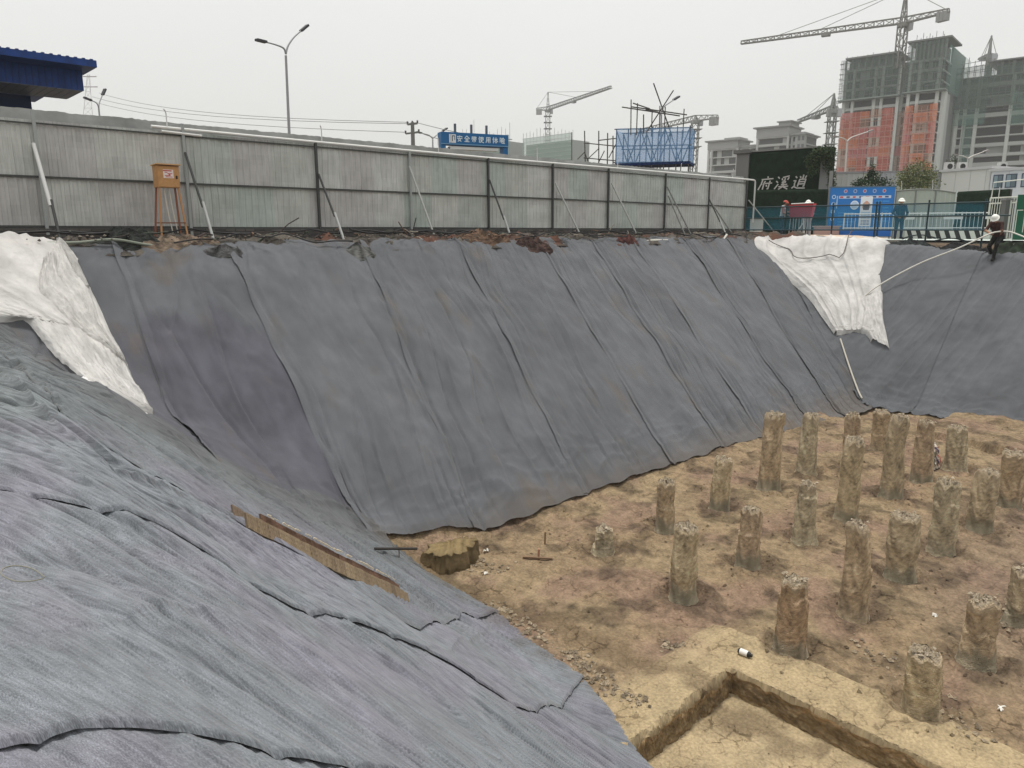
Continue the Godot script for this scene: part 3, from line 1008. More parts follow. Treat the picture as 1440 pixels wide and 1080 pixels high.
# --- things in the pit ---------------------------------------------------
func build_pit() -> void:
	var conc := textured(mat(1, 1, 1, 0.92, 0, true), mats.soil.albedo_texture, Vector3(2.2, 2.2, 2.2), mats.soil.heightmap_texture, 4.0, true)
	var gen := RandomNumberGenerator.new()
	gen.seed = 5
	var names := ["tall mud-caked pile with a broken whitish top, first in the row nearest the far slope", "grey concrete pile beside the far slope, second from the far corner on that side", "pile half hidden behind the one with a crumbling knobbly head",
		"tall pile with a crumbling knobbly head and a waisted neck", "pale pile standing closest to the far corner of the pit", "tallest pile, with a cleanly broken whitish top and a stepped collar low down",
		"slightly leaning pile just left of the torn cement bag", "pale pile that the torn cement bag leans on", "pile by the earth bank with white scraps on its head", "pile with a dark jagged crown and a diagonal break across its middle",
		"pale mossy pile with a wide lumpy foot in the middle of the right half", "short slim pile second in the row along the far slope from the stub", "short slim pile next to the low stub", "greenish short pile in the middle of the field", "straight pile with a flat top in the second row from the stub",
		"pile with a pale shard lying on its head", "tall pile with a light rubbly top standing in a damp ring", "pile with a notched head and a dark slab stuck to one side", "stout dark pile touching the yellow concrete strip",
		"squat greenish pile with a rubbly head beside the yellow concrete strip", "leaning pile with a gravelly white crown in the right foreground", "pile cut off by the right edge of the picture", "low concrete stub standing alone near the far slope"]
	for k in PILES.size():
		var p: Array = PILES[k]
		var h: float = p[2]
		var r: float = p[3] * 0.435
		var ph := k * 7.3
		var lean: float = p[4]
		var t := thing("concrete_pile", names[k], "pile", W(p[0], p[1], FLOOR_Y - 0.08), Basis(), "cut-off foundation piles standing in the pit")
		var hh := h + 0.08
		var waist := gen.randf_range(0.3, 0.7)
		var steps := []
		for z in 3: steps.append([gen.randf_range(0.15, 0.92), gen.randf_range(-0.035, 0.025)])
		var rim := func(an: float) -> float: return hh * (1.0 + 0.05 * n2(cos(an) * 1.2 + ph, sin(an) * 1.2)) + 0.025 * n2(cos(an) * 2 + ph, sin(an) * 2) + 0.014 * n2(cos(an) * 9 + ph, sin(an) * 9)
		var radius := func(an: float, y: float) -> float:
			var q: float = y / hh
			var rr := r * (1.04 + 0.22 * exp(-y / 0.09) - 0.09 * q + 0.05 * smoothstep(waist + 0.06, waist - 0.06, q + 0.08 * n2(cos(an) + ph, sin(an))))
			for st in steps: rr += st[1] * smoothstep(-0.012, 0.012, q - st[0] + 0.05 * n2(cos(an) * 1.1 + ph + st[0] * 9, sin(an) * 1.1)) * (0.5 + n2(cos(an) * 0.8 + st[0] * 20, sin(an) * 0.8 + ph))
			rr *= 1.0 + 0.055 * n2(cos(an) * 1.3 + ph, sin(an) * 1.3 + y * 2.2) + 0.04 * nb.get_noise_3d(cos(an) * 2.5 + ph, sin(an) * 2.5, y * 8.0) + 0.02 * nb.get_noise_3d(cos(an) * 7 + ph, sin(an) * 7, y * 24.0) + 0.03 * ridge(nb.get_noise_3d(cos(an) * 1.2 + ph, sin(an) * 1.2, y * 4.0), 4.0)
			return rr
		var sway := func(y: float) -> Vector3: return Vector3((lean + gen.randf() * 0.0) * y / hh, 0, 0) + Vector3(n2(y * 0.8 + ph, 1), 0, n2(y * 0.8 + ph, 2)) * 0.03 * y
		var base_tone: Color = [Color(0.41, 0.31, 0.20), Color(0.40, 0.32, 0.21), Color(0.40, 0.30, 0.20), Color(0.43, 0.34, 0.215)][k % 4]
		if k in [1, 7, 10, 13, 22]: base_tone = Color(0.42, 0.35, 0.235)
		if k == 18: base_tone = Color(0.33, 0.23, 0.145)
		var mb := MB.new()
		mb.grid(56, 64, func(u, v):
			var an: float = u * TAU
			var y: float = rim.call(an) * v
			var rr: float = radius.call(an, y) - 0.025 * smoothstep(0.96, 1.0, v)
			return sway.call(y) + Vector3(cos(an) * rr, y, sin(an) * rr),
			func(q, u, v):
				var m: float = fbm(q.x * 5 + ph, q.y * 2.5 + q.z * 5)
				var c: Color = base_tone * 1.85 * (1.0 + 0.55 * m + 0.3 * n2(q.x * 14 + ph, q.y * 14) + 0.25 * n2(q.x * 40 + q.z * 30 + ph, q.y * 34))
				c = c.lerp(Color(0.6, 0.48, 0.33), smoothstep(0.88, 1.0, v + 0.2 * m) * 0.8)
				return c.lerp(Color(0.52, 0.46, 0.33) * (1.0 + 0.5 * m), smoothstep(0.36, 0.2, q.y + 0.15 * m) * (0.8 if k % 3 != 1 else 0.3)),
			uv_plain, Vector3.UP, true, Vector3(0, hh / 2, 0))
		obj("shaft", mb, conc, t)
		var top := MB.new()
		top.grid(36, 12, func(u, v):
			var an: float = u * TAU
			var q: float = v
			var y: float = rim.call(an) - 0.01
			var rr: float = (radius.call(an, y) - 0.022) * q
			var x := cos(an) * rr
			var z := sin(an) * rr
			return sway.call(y) + Vector3(x, lerpf(hh * 0.995, y, q) + 0.07 * ridge(n2(x * 9 + ph, z * 9), 1.5) * (1.0 - q * q) + 0.03 * n2(x * 22 + ph, z * 22) * (1 - q), z),
			func(q, u, v): return Color(0.62, 0.51, 0.365) * (0.8 + 0.5 * n2(q.x * 20 + ph, q.z * 20)),
			uv_plain, Vector3.UP, true)
		for c in gen.randi_range(5, 14):
			var an := gen.randf() * TAU
			var d := r * sqrt(gen.randf()) * 0.9
			stone(top, sway.call(hh) + Vector3(cos(an) * d, hh + gen.randf_range(0.0, 0.05), sin(an) * d), gen.randf_range(0.012, 0.045), gen, Color(0.68, 0.57, 0.42) * gen.randf_range(0.7, 1.2))
		obj("broken_head", top, conc, t)
	# loose clods and chips over the floor
	var st := MB.new()
	for k in 1500:
		var s := gen.randf_range(6.8, 24.5)
		var t := gen.randf_range(-10.0, 1.0)
		if trench_depth(s, t) > 0.02 and trench_depth(s, t) < 0.98: continue
		if k % 3 == 0:
			var p: Array = PILES[gen.randi() % PILES.size()]
			var an := gen.randf() * TAU
			var d := gen.randf_range(0.26, 0.75)
			s = p[0] + cos(an) * d
			t = p[1] + sin(an) * d
		var sz := 0.008 + 0.03 * pow(gen.randf(), 3.0)
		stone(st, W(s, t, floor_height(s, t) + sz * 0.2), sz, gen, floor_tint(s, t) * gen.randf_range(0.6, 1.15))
	for line in [[Vector2(7.078, -8.044), Vector2(6.915, -6.638), 130, 0.2], [Vector2(6.862, -6.313), Vector2(6.72, -5.429), 150, 0.2], [Vector2(6.661, -5.379), Vector2(6.589, -4.761), 60, 0.2], [Vector2(8.029, -5.543), Vector2(8.168, -5.163), 40, 0.12], [Vector2(10.165, -3.593), Vector2(9.008, -1.629), 110, 0.3], [Vector2(7.553, -9.525), Vector2(7.914, -8.804), 70, 0.3], [Vector2(11.976, -2.427), Vector2(13.257, -2.411), 60, 0.2]]:
		for k in line[2]:
			var p: Vector2 = line[0].lerp(line[1], gen.randf()) + Vector2(gen.randfn(), gen.randfn()) * line[3] * 0.5
			var sz := 0.012 + 0.04 * pow(gen.randf(), 2.0)
			stone(st, W(p.x, p.y, floor_height(p.x, p.y) + sz * 0.3), sz, gen, Color(0.5, 0.4, 0.28) * gen.randf_range(0.5, 1.4))
	tag(obj("soil_clods", st, conc), "loose clods and chips of soil and concrete strewn over the pit floor", "soil clods", "", "stuff")
	# cut block of earth at the foot of the far slope
	var mo := MB.new()
	var mc: Vector2 = Vector2(7.627, -9.456)
	mo.grid(72, 40, func(u, v):
		var an: float = u * TAU
		var q: float = v
		var ca := cos(an)
		var sa := sin(an)
		var rr: float = (0.47 + 0.1 * n2(ca * 1.3 + 4, sa * 1.3) + 0.07 * fbm(ca * 3, sa * 3) + 0.03 * n2(ca * 7, sa * 7 + q * 2)) * (1.0 - 0.1 * smoothstep(0.0, 0.5, q) - 0.88 * smoothstep(0.5, 1.0, q))
		var y: float = 0.33 * clampf(q / 0.5, 0, 1) + 0.05 * n2(ca * rr * 5, sa * rr * 5) * q + 0.07 * smoothstep(0.5, 1.0, q) + 0.02 * n2(ca * 9, q * 9 + sa * 9)
		return W(mc.x + ca * rr * 1.15 - 0.1, mc.y - 0.15 + sa * rr * 0.9, FLOOR_Y - 0.03 + y * (1.0 if sa > -0.3 else 0.75)),
		func(p, u, v): return Color(0.26, 0.19, 0.1).lerp(Color(0.46, 0.34, 0.17), smoothstep(0.45, 0.7, v)) * (1.0 + 0.5 * fbm(p.x * 5, p.y * 2.0)),
		uv_plain, Vector3.UP, true)
	tag(obj("earth_block", mo, conc), "steep block of brown earth at the foot of the far slope", "earth mound")
	# timbers and litter
	var wood := textured(mat(1, 1, 1, 0.9, 0, true), mats.soil.albedo_texture, Vector3(6, 0.6, 1), mats.soil.heightmap_texture, 1.5)
	var pl := thing("timber_plank", "long muddy timber plank lying on the rumpled near geotextile", "plank")
	plank(pl, "plank", Vector2(2.867, -7.014), Vector2(4.548, -6.631), 0.17, 0.045, 0.075, 0.0, Color(0.46, 0.345, 0.225), wood, gen)
	plank(pl, "upper_board", Vector2(2.871, -7.243), Vector2(3.129, -7.196), 0.17, 0.035, 0.075, 0.07, Color(0.34, 0.25, 0.18), wood, gen)
	plank(pl, "backing_board", Vector2(3.198, -7.347), Vector2(4.713, -6.987), 0.14, 0.035, 0.11, 0.06, Color(0.27, 0.16, 0.11), wood, gen)
	for k in 30:
		var u := gen.randf_range(0.04, 0.95)
		var a := near_top(Vector2(3.177, -7.402)).lerp(near_top(Vector2(4.757, -7.052)), u) + Vector3(0, 0.165, 0)
		var dv := (near_top(Vector2(4.757, -7.052)) - near_top(Vector2(3.177, -7.402))).normalized()
		var mb := MB.new()
		mb.bar(a, a + dv * gen.randf_range(0.03, 0.1) + Vector3(0, gen.randf_range(-0.02, 0.01), 0), gen.randf_range(0.006, 0.018))
		obj("splinter", mb, mat(0.66, 0.57, 0.43), pl)
	var mk := thing("marker_bar", "dark steel bar held level on a thin peg at the pit corner", "steel bar")
	var b0 := W(6.3, -10.1, -4.86)
	var bar := MB.new()
	bar.tube([Vector3(-2.086, -4.525, -10.5), Vector3(-1.503, -4.705, -10.9)], 0.022, 8)
	obj("bar", bar, mat(0.05, 0.045, 0.04, 0.6, 0.3), mk)
	var peg := MB.new()
	peg.tube([Vector3(-1.753, -4.595, -10.72), Vector3(-1.755, -4.999, -10.72)], 0.008, 6)
	obj("peg", peg, mat(0.12, 0.07, 0.05), mk)
	var sk := thing("wooden_peg", "short reddish peg nailed to a flat stick on the pit floor", "peg")
	stick(sk, "flat_stick", Vector2(8.501, -8.795), Vector2(8.867, -8.412), 0.045, 0.03, Color(0.2, 0.13, 0.08))
	stick_up(sk, "peg", Vector2(8.725, -8.626), 0.2, 0.05, Color(0.38, 0.2, 0.13))
	var s2 := thing("wooden_peg", "upright brown survey peg standing beyond the flat stick", "peg")
	stick_up(s2, "peg", Vector2(9.337, -9.065), 0.25, 0.045, Color(0.26, 0.17, 0.1))
	# bottle
	var bp: Vector2 = Vector2(8.476, -4.444)
	var bo := thing("bottle", "white bottle with dark ends lying near the trench corner", "bottle", W(bp.x, bp.y, floor_height(bp.x, bp.y) + 0.045), Basis(Vector3.UP, -0.75))
	var bb := MB.new()
	bb.tube([Vector3(-0.07, 0, 0), Vector3(-0.065, 0, 0), Vector3(0.04, 0, 0)], 0.042, 14)
	obj("label", bb, mat(0.75, 0.73, 0.68, 0.5), bo)
	var bt := MB.new()
	bt.tube([Vector3(0.04, 0, 0), Vector3(0.065, 0, 0), Vector3(0.075, 0, 0)], 0.041, 14, 0.028)
	bt.tube([Vector3(0.075, 0, 0), Vector3(0.1, 0, 0)], 0.022, 10)
	obj("neck", bt, mat(0.02, 0.02, 0.02, 0.4), bo)
	var bk := MB.new()
	bk.tube([Vector3(-0.095, 0, 0), Vector3(-0.07, 0, 0)], 0.036, 14, 0.041)
	obj("base", bk, mat(0.02, 0.02, 0.02, 0.4), bo)
	# torn cement bag
	var gp: Vector2 = Vector2(19.515, -5.538)
	var bag := thing("cement_bag", "torn white and red paper bag propped against a pale pile", "paper bag", W(gp.x - 0.1, gp.y, floor_height(gp.x, gp.y)), Basis(Vector3.UP, 0.75))
	var bm := MB.new()
	bm.grid(20, 20, func(u, v): return Vector3((u - 0.5) * 0.36, v * 0.6, -0.1 * v + 0.06 * n2(u * 4, v * 4) + 0.03 * n2(u * 12, v * 12)), white, uv_plain, Vector3(0, 0, 1))
	bm.grid(20, 20, func(u, v): return Vector3((u - 0.5) * 0.36, v * 0.6, -0.1 * v - 0.1 * sin(PI * u) - 0.02 + 0.04 * n2(u * 4 + 9, v * 4)), white, uv_plain, Vector3(0, 0, -1))
	obj("bag", bm, mat(0.72, 0.64, 0.55, 0.8), bag)
	for q in [[-0.02, 0.09, Color(0.07, 0.05, 0.09)], [0.1, 0.06, Color(0.42, 0.08, 0.06)], [-0.15, 0.05, Color(0.08, 0.12, 0.06)]]:
		var sm := MB.new()
		sm.grid(4, 16, func(u, v): return Vector3(q[0] + (u - 0.5) * q[1], 0.03 + v * 0.5, 0.008 - 0.1 * (0.03 + v * 0.5) / 0.6 + 0.06 * n2((q[0] / 0.36 + 0.5) * 4, v * 3.4 + 0.2) + 0.03), white, uv_plain, Vector3(0, 0, 1))
		obj("printed_band", sm, mat(q[2].r, q[2].g, q[2].b, 0.8), bag)
	var lit := ["small white scrap of plastic near the trampled hem corner", "white scrap lying on the bare soil in the right foreground", "whitish chip between piles on the right", "white scrap beside the earth block"]
	var ls := [Vector2(7.655, -8.824), Vector2(9.804, -1.785), Vector2(11.655, -3.093), Vector2(8.227, -9.459)]
	for k in 4:
		var m := MB.new()
		var p: Vector2 = ls[k]
		m.grid(8, 8, func(u, v): return W(p.x + (u - 0.5) * [0.08, 0.1, 0.07, 0.12][k], p.y + (v - 0.5) * 0.05 + 0.03 * n2(u * 3, k), floor_height(p.x, p.y) + 0.025 + 0.025 * n2(u * 2 + k, v * 2)), white, uv_plain, Vector3.UP)
		tag(obj("plastic_scrap", m, mat(0.75, 0.72, 0.66, 0.6)), lit[k], "litter")
	var loop := MB.new()
	loop.tube(draped([Vector2(0.687, -4.412), Vector2(0.657, -4.526), Vector2(0.596, -4.586), Vector2(0.534, -4.563), Vector2(0.509, -4.474), Vector2(0.552, -4.376), Vector2(0.62, -4.366), Vector2(0.678, -4.395)], 0.155), 0.0035, 6)
	tag(obj("wire_loop", loop, mat(0.22, 0.21, 0.17, 0.5)), "thin loop of wire lying on the near geotextile by the left edge", "wire")


func near_top(p: Vector2) -> Vector3:
	return W(p.x, p.y, H(p.x, p.y) + 0.05 + maxf(fold_left(p.x, p.y), -0.02) + crease_lift(p, near_creases))


# a straight weathered board: a row of short lengths with uneven edges
func plank(parent: Node3D, called: String, p: Vector2, q: Vector2, w: float, th: float, lift: float, back: float, c: Color, m: Material, gen: RandomNumberGenerator) -> void:
	var a := near_top(p) + Vector3(0, lift, 0)
	var b := near_top(q) + Vector3(0, lift, 0)
	var dv := (b - a).normalized()
	var sd := dv.cross(Vector3.UP).normalized()
	if sd.z > 0: sd = -sd      # away from the viewer's side of the slope
	sd = (sd * 0.5 + Vector3(0, 0.87, 0)).normalized()
	var up := sd.cross(dv).normalized()
	if up.z < 0: up = -up
	var mb := MB.new()
	var n := int(a.distance_to(b) / 0.07) + 2
	for k in n:
		var u0 := float(k) / n
		var u1 := float(k + 1) / n
		var o := a.lerp(b, (u0 + u1) / 2) + up * (-back + gen.randf_range(-0.004, 0.004)) - Vector3(0, 0.05 * sin(PI * u0), 0) * 0.3
		mb.col = c * (1.0 + 0.35 * fbm(u0 * 9 + back * 30, w * 9) + gen.randf_range(-0.12, 0.12))
		var hw := w / 2 * gen.randf_range(0.93, 1.04)
		if k > n - 4: hw *= 0.55 + 0.15 * (n - k)
		var ax := sd * hw
		var ay := up * (th / 2 * gen.randf_range(0.9, 1.1))
		var az := dv * (b - a).length() * (u1 - u0) * 0.502
		if ax.cross(ay).dot(az) < 0: ax = -ax
		mb.boxv(o, ax, ay, az)
	obj(called, mb, m, parent)


func stick(parent: Node3D, called: String, a: Vector2, b: Vector2, w: float, th: float, c: Color) -> void:
	var mb := MB.new()
	mb.bar(W(a.x, a.y, floor_height(a.x, a.y) + th), W(b.x, b.y, floor_height(b.x, b.y) + th), w, th)
	obj(called, mb, mat(c.r, c.g, c.b), parent)


func stick_up(parent: Node3D, called: String, a: Vector2, h: float, w: float, c: Color) -> void:
	var mb := MB.new()
	var y := floor_height(a.x, a.y)
	mb.bar(W(a.x, a.y, y - 0.05), W(a.x, a.y, y + h) + Vector3(0.01, 0, 0), w, w * 0.7)
	obj(called, mb, mat(c.r, c.g, c.b), parent)


func stone(mb: MB, at: Vector3, size: float, gen: RandomNumberGenerator, c: Color) -> void:
	mb.col = c
	var ax := []
	for k in 6:
		ax.append(gen.randf_range(0.6, 1.3) * size)
	var turn := Basis(Vector3.UP, gen.randf() * TAU)
	var p := [turn * Vector3(ax[0], 0, size * 0.2), turn * Vector3(0, 0, ax[1]), turn * Vector3(-ax[2], 0, 0), turn * Vector3(size * 0.2, 0, -ax[3])]
	var up := Vector3(gen.randf_range(-0.3, 0.3) * size, ax[4] * 0.8, 0)
	for k in 4:
		mb.tri(at + p[k], at + up, at + p[(k + 1) % 4])
		mb.tri(at + p[(k + 1) % 4], at - Vector3(0, ax[5] * 0.6, 0), at + p[k])


# --- hoarding and the strip of soil before it ------------------------------
func build_site_edge() -> void:
	var gen := RandomNumberGenerator.new()
	gen.seed = 9
	# trodden soil between hoarding and slope
	var soil := MB.new()
	soil.grid(230, 22, func(u, v):
		var s := lerpf(-2.0, 33.4, u)
		var t := lerpf(-18.4, -16.75, v)
		if s > 30.5: t = lerpf(-18.4, lerpf(-16.75, -11.0, smoothstep(30.5, 33.0, s)), v)
		var hump := maxf(0, fbm(s * 0.8, t * 1.2 + 3)) * 0.35 + absf(n2(s * 4, t * 4)) * 0.06 + absf(n2(s * 9, t * 9)) * 0.03
		hump += 0.2 * exp(-pow((s - 31.5) / 1.0, 2.0)) * smoothstep(0.0, 0.4, v)
		return W(s, t, minf(ground_level(s, t), H(s, t)) - 0.03 + hump * sin(PI * clampf(v, 0.03, 0.92))),
		func(p, u, v): return Color(0.06, 0.052, 0.044).lerp(Color(0.14, 0.125, 0.105), smoothstep(-0.2, 0.3, fbm(p.x * 1.5, p.z * 1.5))).lerp(Color(0.13, 0.065, 0.045), smoothstep(0.1, 0.4, fbm(p.x * 0.5 + 30, p.z * 0.5))),
		func(p, u, v): return Vector2(u * 35, v * 1.7), Vector3.UP)
	struct("bare_soil", soil, mats.soil)
	# the brick footing
	var plinth := thing("brick_plinth", "low dark brick footing along the bottom of the grey hoarding", "brick wall", W(0, -18.3, 0), Basis(Vector3.UP, atan2(EX.y, EX.x)))
	var core := MB.new()
	core.box(Vector3(-3, -0.2, -0.1), Vector3(32, 0.262, 0.1))
	obj("mortar", core, mat(0.1, 0.098, 0.095), plinth)
	var variants := []
	for k in 6:
		var m := MB.new()
		m.box(Vector3(-0.113, -0.027, -0.03), Vector3(0.113, 0.027, 0.03 + 0.002 * k))
		variants.append(m.mesh())
	var tones := []
	for k in 5: tones.append(mat(0.07 + 0.012 * k, 0.065 + 0.011 * k, 0.062 + 0.01 * k, 0.9))
	var rest := MB.new()
	for r in 4:
		for k in 140:
			var x := -2.8 + k * 0.245 + (0.122 if r % 2 else 0.0)
			if x > 31.8: continue
			var at := Vector3(x, 0.034 + r * 0.064, 0.085 + gen.randf_range(-0.004, 0.004))
			if x > 2.6 and x < 19.8:
				var o := MeshInstance3D.new()
				o.name = part_name("brick", plinth)
				o.mesh = variants[gen.randi() % 6]
				o.material_override = tones[gen.randi() % 5]
				o.position = at
				plinth.add_child(o, true)
			else:
				rest.col = grey(gen.randf_range(0.6, 1.2))
				rest.box(at - Vector3(0.113, 0.027, 0.03), at + Vector3(0.113, 0.027, 0.03))
	obj("far_bricks", rest, mat(0.09, 0.085, 0.08, 0.9, 0, true), plinth).set_meta("kind", "stuff")
	# the hoarding itself
	var fence := thing("sheet_hoarding", "long grey corrugated sheet hoarding with raking braces along the pit", "hoarding", W(0, -18.3, 0), Basis(Vector3.UP, atan2(EX.y, EX.x)))
	var streak := noise_tex(FastNoiseLite.TYPE_SIMPLEX_SMOOTH, 0.012, 4, grey(0.9), grey(1), 1024, 51)
	var dirt := noise_tex(FastNoiseLite.TYPE_SIMPLEX_SMOOTH, 0.006, 4, grey(0), grey(1), 512, 52)
	var sheets := []
	for k in 6:
		var c: Color = [Color(0.58, 0.60, 0.56), Color(0.54, 0.58, 0.54), Color(0.62, 0.63, 0.595), Color(0.57, 0.56, 0.54), Color(0.52, 0.58, 0.535), Color(0.64, 0.65, 0.62)][k]
		var m := textured(mat(c.r, c.g, c.b, 0.55, 0.0, true), streak, Vector3(1.6, 0.12, 1))
		sheets.append(m)
	for k in 34:
		var x0 := -2.2 + k * 1.003
		for r in 2:
			var y0: float = [0.275, 1.3][r]
			var y1: float = [1.29, 2.43][r]
			var mb := MB.new()
			var ph := gen.randf() * 10
			var prof := []
			for q in 6:
				for e in [[0.0, 0], [0.085, 0], [0.1, 1], [0.152, 1]]: prof.append(Vector2(q * 0.1672 + e[0], e[1] * 0.017))
			prof.append(Vector2(1.003, 0))
			var tilt := gen.randf_range(-0.012, 0.012)
			for q in prof.size() - 1:
				for yy in 9:
					var ya := lerpf(y0, y1, yy / 9.0)
					var yb := lerpf(y0, y1, (yy + 1) / 9.0)
					var wob := func(x: float, y: float) -> float: return 0.02 * n2((x0 + x) * 0.9, y * 1.2 + r * 9) + tilt * (x - 0.5)
					var a: Vector2 = prof[q]
					var b: Vector2 = prof[q + 1]
					var f := mb.v.size()
					mb.col = Color(1, 1, 1) * (0.92 + 0.05 * n2(x0 * 3 + a.x * 9, y0 * 5) + 0.16 * fbm((x0 + a.x) * 1.3, ya * 1.6 + r * 7))
					mb.quad(Vector3(x0 + a.x, ya, a.y + wob.call(a.x, ya)), Vector3(x0 + b.x, ya, b.y + wob.call(b.x, ya)), Vector3(x0 + b.x, yb, b.y + wob.call(b.x, yb)), Vector3(x0 + a.x, yb, a.y + wob.call(a.x, yb)))
					for z in range(f, mb.v.size()): mb.uv[z] = Vector2(mb.v[z].x + ph, mb.v[z].y + ph)
			var tone := gen.randi() % 6
			obj("sheet", mb, sheets[tone], fence)
	var dark := mat(0.075, 0.078, 0.075, 0.6, 0.3)
	var galv := mat(0.36, 0.38, 0.37, 0.5, 0.2)
	var posts := [0.8, 3.72, 6.68, 10.05, 13.03, 16.05, 19.0, 21.98, 25.55, 28.75, 31.85]
	for k in posts.size():
		var mb := MB.new()
		var top: float = 2.62 if k in [1, 2] else 2.46
		mb.bar(Vector3(posts[k], -0.1, 0.09), Vector3(posts[k], top, 0.07), 0.062 if k != 9 else 0.05)
		obj("post", mb, galv if k in [1, 2, 4] else dark, fence)
	for k in posts.size() - 1:
		var a: float = posts[k] + 0.02
		var b: float = posts[k + 1] - 0.02
		for e in [[1.29, 0.045], [0.29, 0.04], [2.36, 0.03]]:
			var mb := MB.new()
			mb.bar(Vector3(a, e[0] + gen.randf_range(-0.01, 0.01), 0.047), Vector3(b, e[0] + gen.randf_range(-0.01, 0.01), 0.047), 0.035, e[1])
			obj("rail", mb, dark, fence)
	var pipe := MB.new()
	pipe.tube([Vector3(6.0, 2.5, 0.06), Vector3(10, 2.475, 0.06), Vector3(16, 2.46, 0.06), Vector3(24, 2.5, 0.06), Vector3(32.4, 2.52, 0.06), Vector3(32.55, 2.5, 0.06), Vector3(32.6, 2.42, 0.06), Vector3(32.62, 0.6, 0.06)], 0.036, 8)
	obj("white_water_pipe", pipe, mat(0.66, 0.66, 0.63, 0.5), fence)
	var stub := MB.new()
	stub.tube([Vector3(6.2, 2.41, 0.1), Vector3(7.1, 2.38, 0.1)], 0.03, 8)
	obj("short_pipe", stub, mat(0.6, 0.6, 0.57, 0.5), fence)
	for x in [6.35, 10.25, 14.1, 18.25, 22.5, 26.6, 30.6]:
		var mb := MB.new()
		mb.tube([Vector3(x, 2.48, 0.06), Vector3(x, 2.8, 0.06), Vector3(x - 0.02, 2.86, 0.08), Vector3(x - 0.07, 2.9, 0.12)], 0.014, 6)
		obj("mist_nozzle", mb, mat(0.7, 0.7, 0.68, 0.5), fence)
	var br := [[3.66, 1.95, 3.76, -0.06, 1], [6.68, 1.98, 6.85, -0.02, 0], [10.07, 1.67, 10.27, -0.1, 0], [12.98, 2.03, 13.28, -0.12, 2], [16.06, 1.79, 16.3, -0.2, 0], [19.07, 1.83, 19.65, -0.15, 2], [22.1, 1.94, 22.85, -0.18, 2], [25.6, 1.95, 26.5, -0.25, 3], [25.7, 1.6, 25.9, -0.1, 3], [28.7, 1.56, 28.9, 0.0, 0], [28.9, 1.4, 29.6, -0.1, 3], [32.0, 1.6, 33.6, -0.15, 2]]
	for b in br:
		var mb := MB.new()
		var p := Vector3(b[0], b[1], 0.12)
		var q := Vector3(b[2], b[3], 0.95)
		var mm := p.lerp(q, 0.62)
		mb.tube([p, mm if b[4] in [0, 1] else q], 0.028 if b[4] != 1 else 0.04, 8)
		obj("brace", mb, [dark, mat(0.6, 0.6, 0.58, 0.5), mat(0.42, 0.43, 0.41, 0.5), mat(0.22, 0.22, 0.21, 0.5)][b[4]], fence)
		if b[4] in [0, 1]:
			var m2 := MB.new()
			m2.tube([p.lerp(q, 0.56) + Vector3(0.03, 0, 0.02), q], 0.034 if b[4] == 0 else 0.03, 8)
			obj("brace", m2, mat(0.45, 0.46, 0.45, 0.5) if b[4] == 0 else dark, fence)
	# old block wall standing just behind the hoarding
	var wallm := textured(mat(0.47, 0.475, 0.46, 0.95, 0, true), streak, Vector3(0.5, 0.5, 0.5), dirt, 2.0, true)
	var bw := MB.new()
	bw.grid(500, 3, func(u, v):
		var x := lerpf(-3.0, 32.2, u)
		var top := 2.67 + 0.012 * n2(x * 1.1, 1) + 0.02 * absf(n2(x * 6, 4)) + 0.01 * n2(x * 25, 2)
		return W(x, -18.62 - (0.16 if v > 0.9 else 0.0), lerpf(-0.1, top, minf(1.0, v * 1.6)) if v < 0.9 else top - 0.01),
		func(p, u, v): return grey(0.85 + 0.3 * fbm(u * 40, v * 2)),
		uv_plain, Vector3(NX.x, 0.2, -NX.y))
	tag(obj("block_wall", bw, wallm), "rough dark wall top showing just above the hoarding", "wall")
	# switch box on legs
	var ex := atan2(EX.y, EX.x)
	var eb := thing("switch_box", "orange electrical box on four splayed legs before the hoarding", "electrical box", W(6.0, -17.55, 0.02), Basis(Vector3.UP, ex))
	var orange := textured(mat(0.56, 0.30, 0.125, 0.55, 0, true), streak, Vector3(0.8, 0.8, 1))
	var cab := MB.new()
	cab.box(Vector3(-0.235, 1.12, -0.16), Vector3(0.235, 1.58, 0.12))
	obj("cabinet", cab, orange, eb)
	var door := MB.new()
	door.box(Vector3(-0.22, 1.135, 0.1), Vector3(0.22, 1.565, 0.134))
	obj("door", door, orange, eb)
	var hood := MB.new()
	hood.boxv(Vector3(0, 1.6, 0), Vector3(0.26, 0, 0), Vector3(0, 0.012, 0), Vector3(0, 0.01, 0.19))
	obj("hood", hood, mat(0.6, 0.36, 0.17, 0.55), eb)
	var lab := MB.new()
	lab.box(Vector3(-0.11, 1.32, 0.133), Vector3(0.105, 1.5, 0.137))
	obj("notice", lab, mat(0.78, 0.68, 0.64, 0.6), eb)
	for e in [[-0.02, 1.475, 0.09, 0.012], [-0.05, 1.44, 0.03, 0.008], [0.03, 1.415, 0.05, 0.008], [0.02, 1.385, 0.02, 0.018], [-0.04, 1.37, 0.04, 0.008], [0.01, 1.345, 0.07, 0.007]]:
		var mb := MB.new()
		mb.box(Vector3(e[0] - e[2], e[1] - e[3], 0.137), Vector3(e[0] + e[2], e[1] + e[3], 0.139))
		obj("notice_print", mb, mat(0.5, 0.08, 0.07, 0.7), eb)
	for e in [1.36, 1.325]:
		var mb := MB.new()
		mb.tube([Vector3(0.165, e, 0.13), Vector3(0.165, e, 0.16)], 0.018, 8)
		obj("lock", mb, mat(0.03, 0.02, 0.02, 0.5), eb)
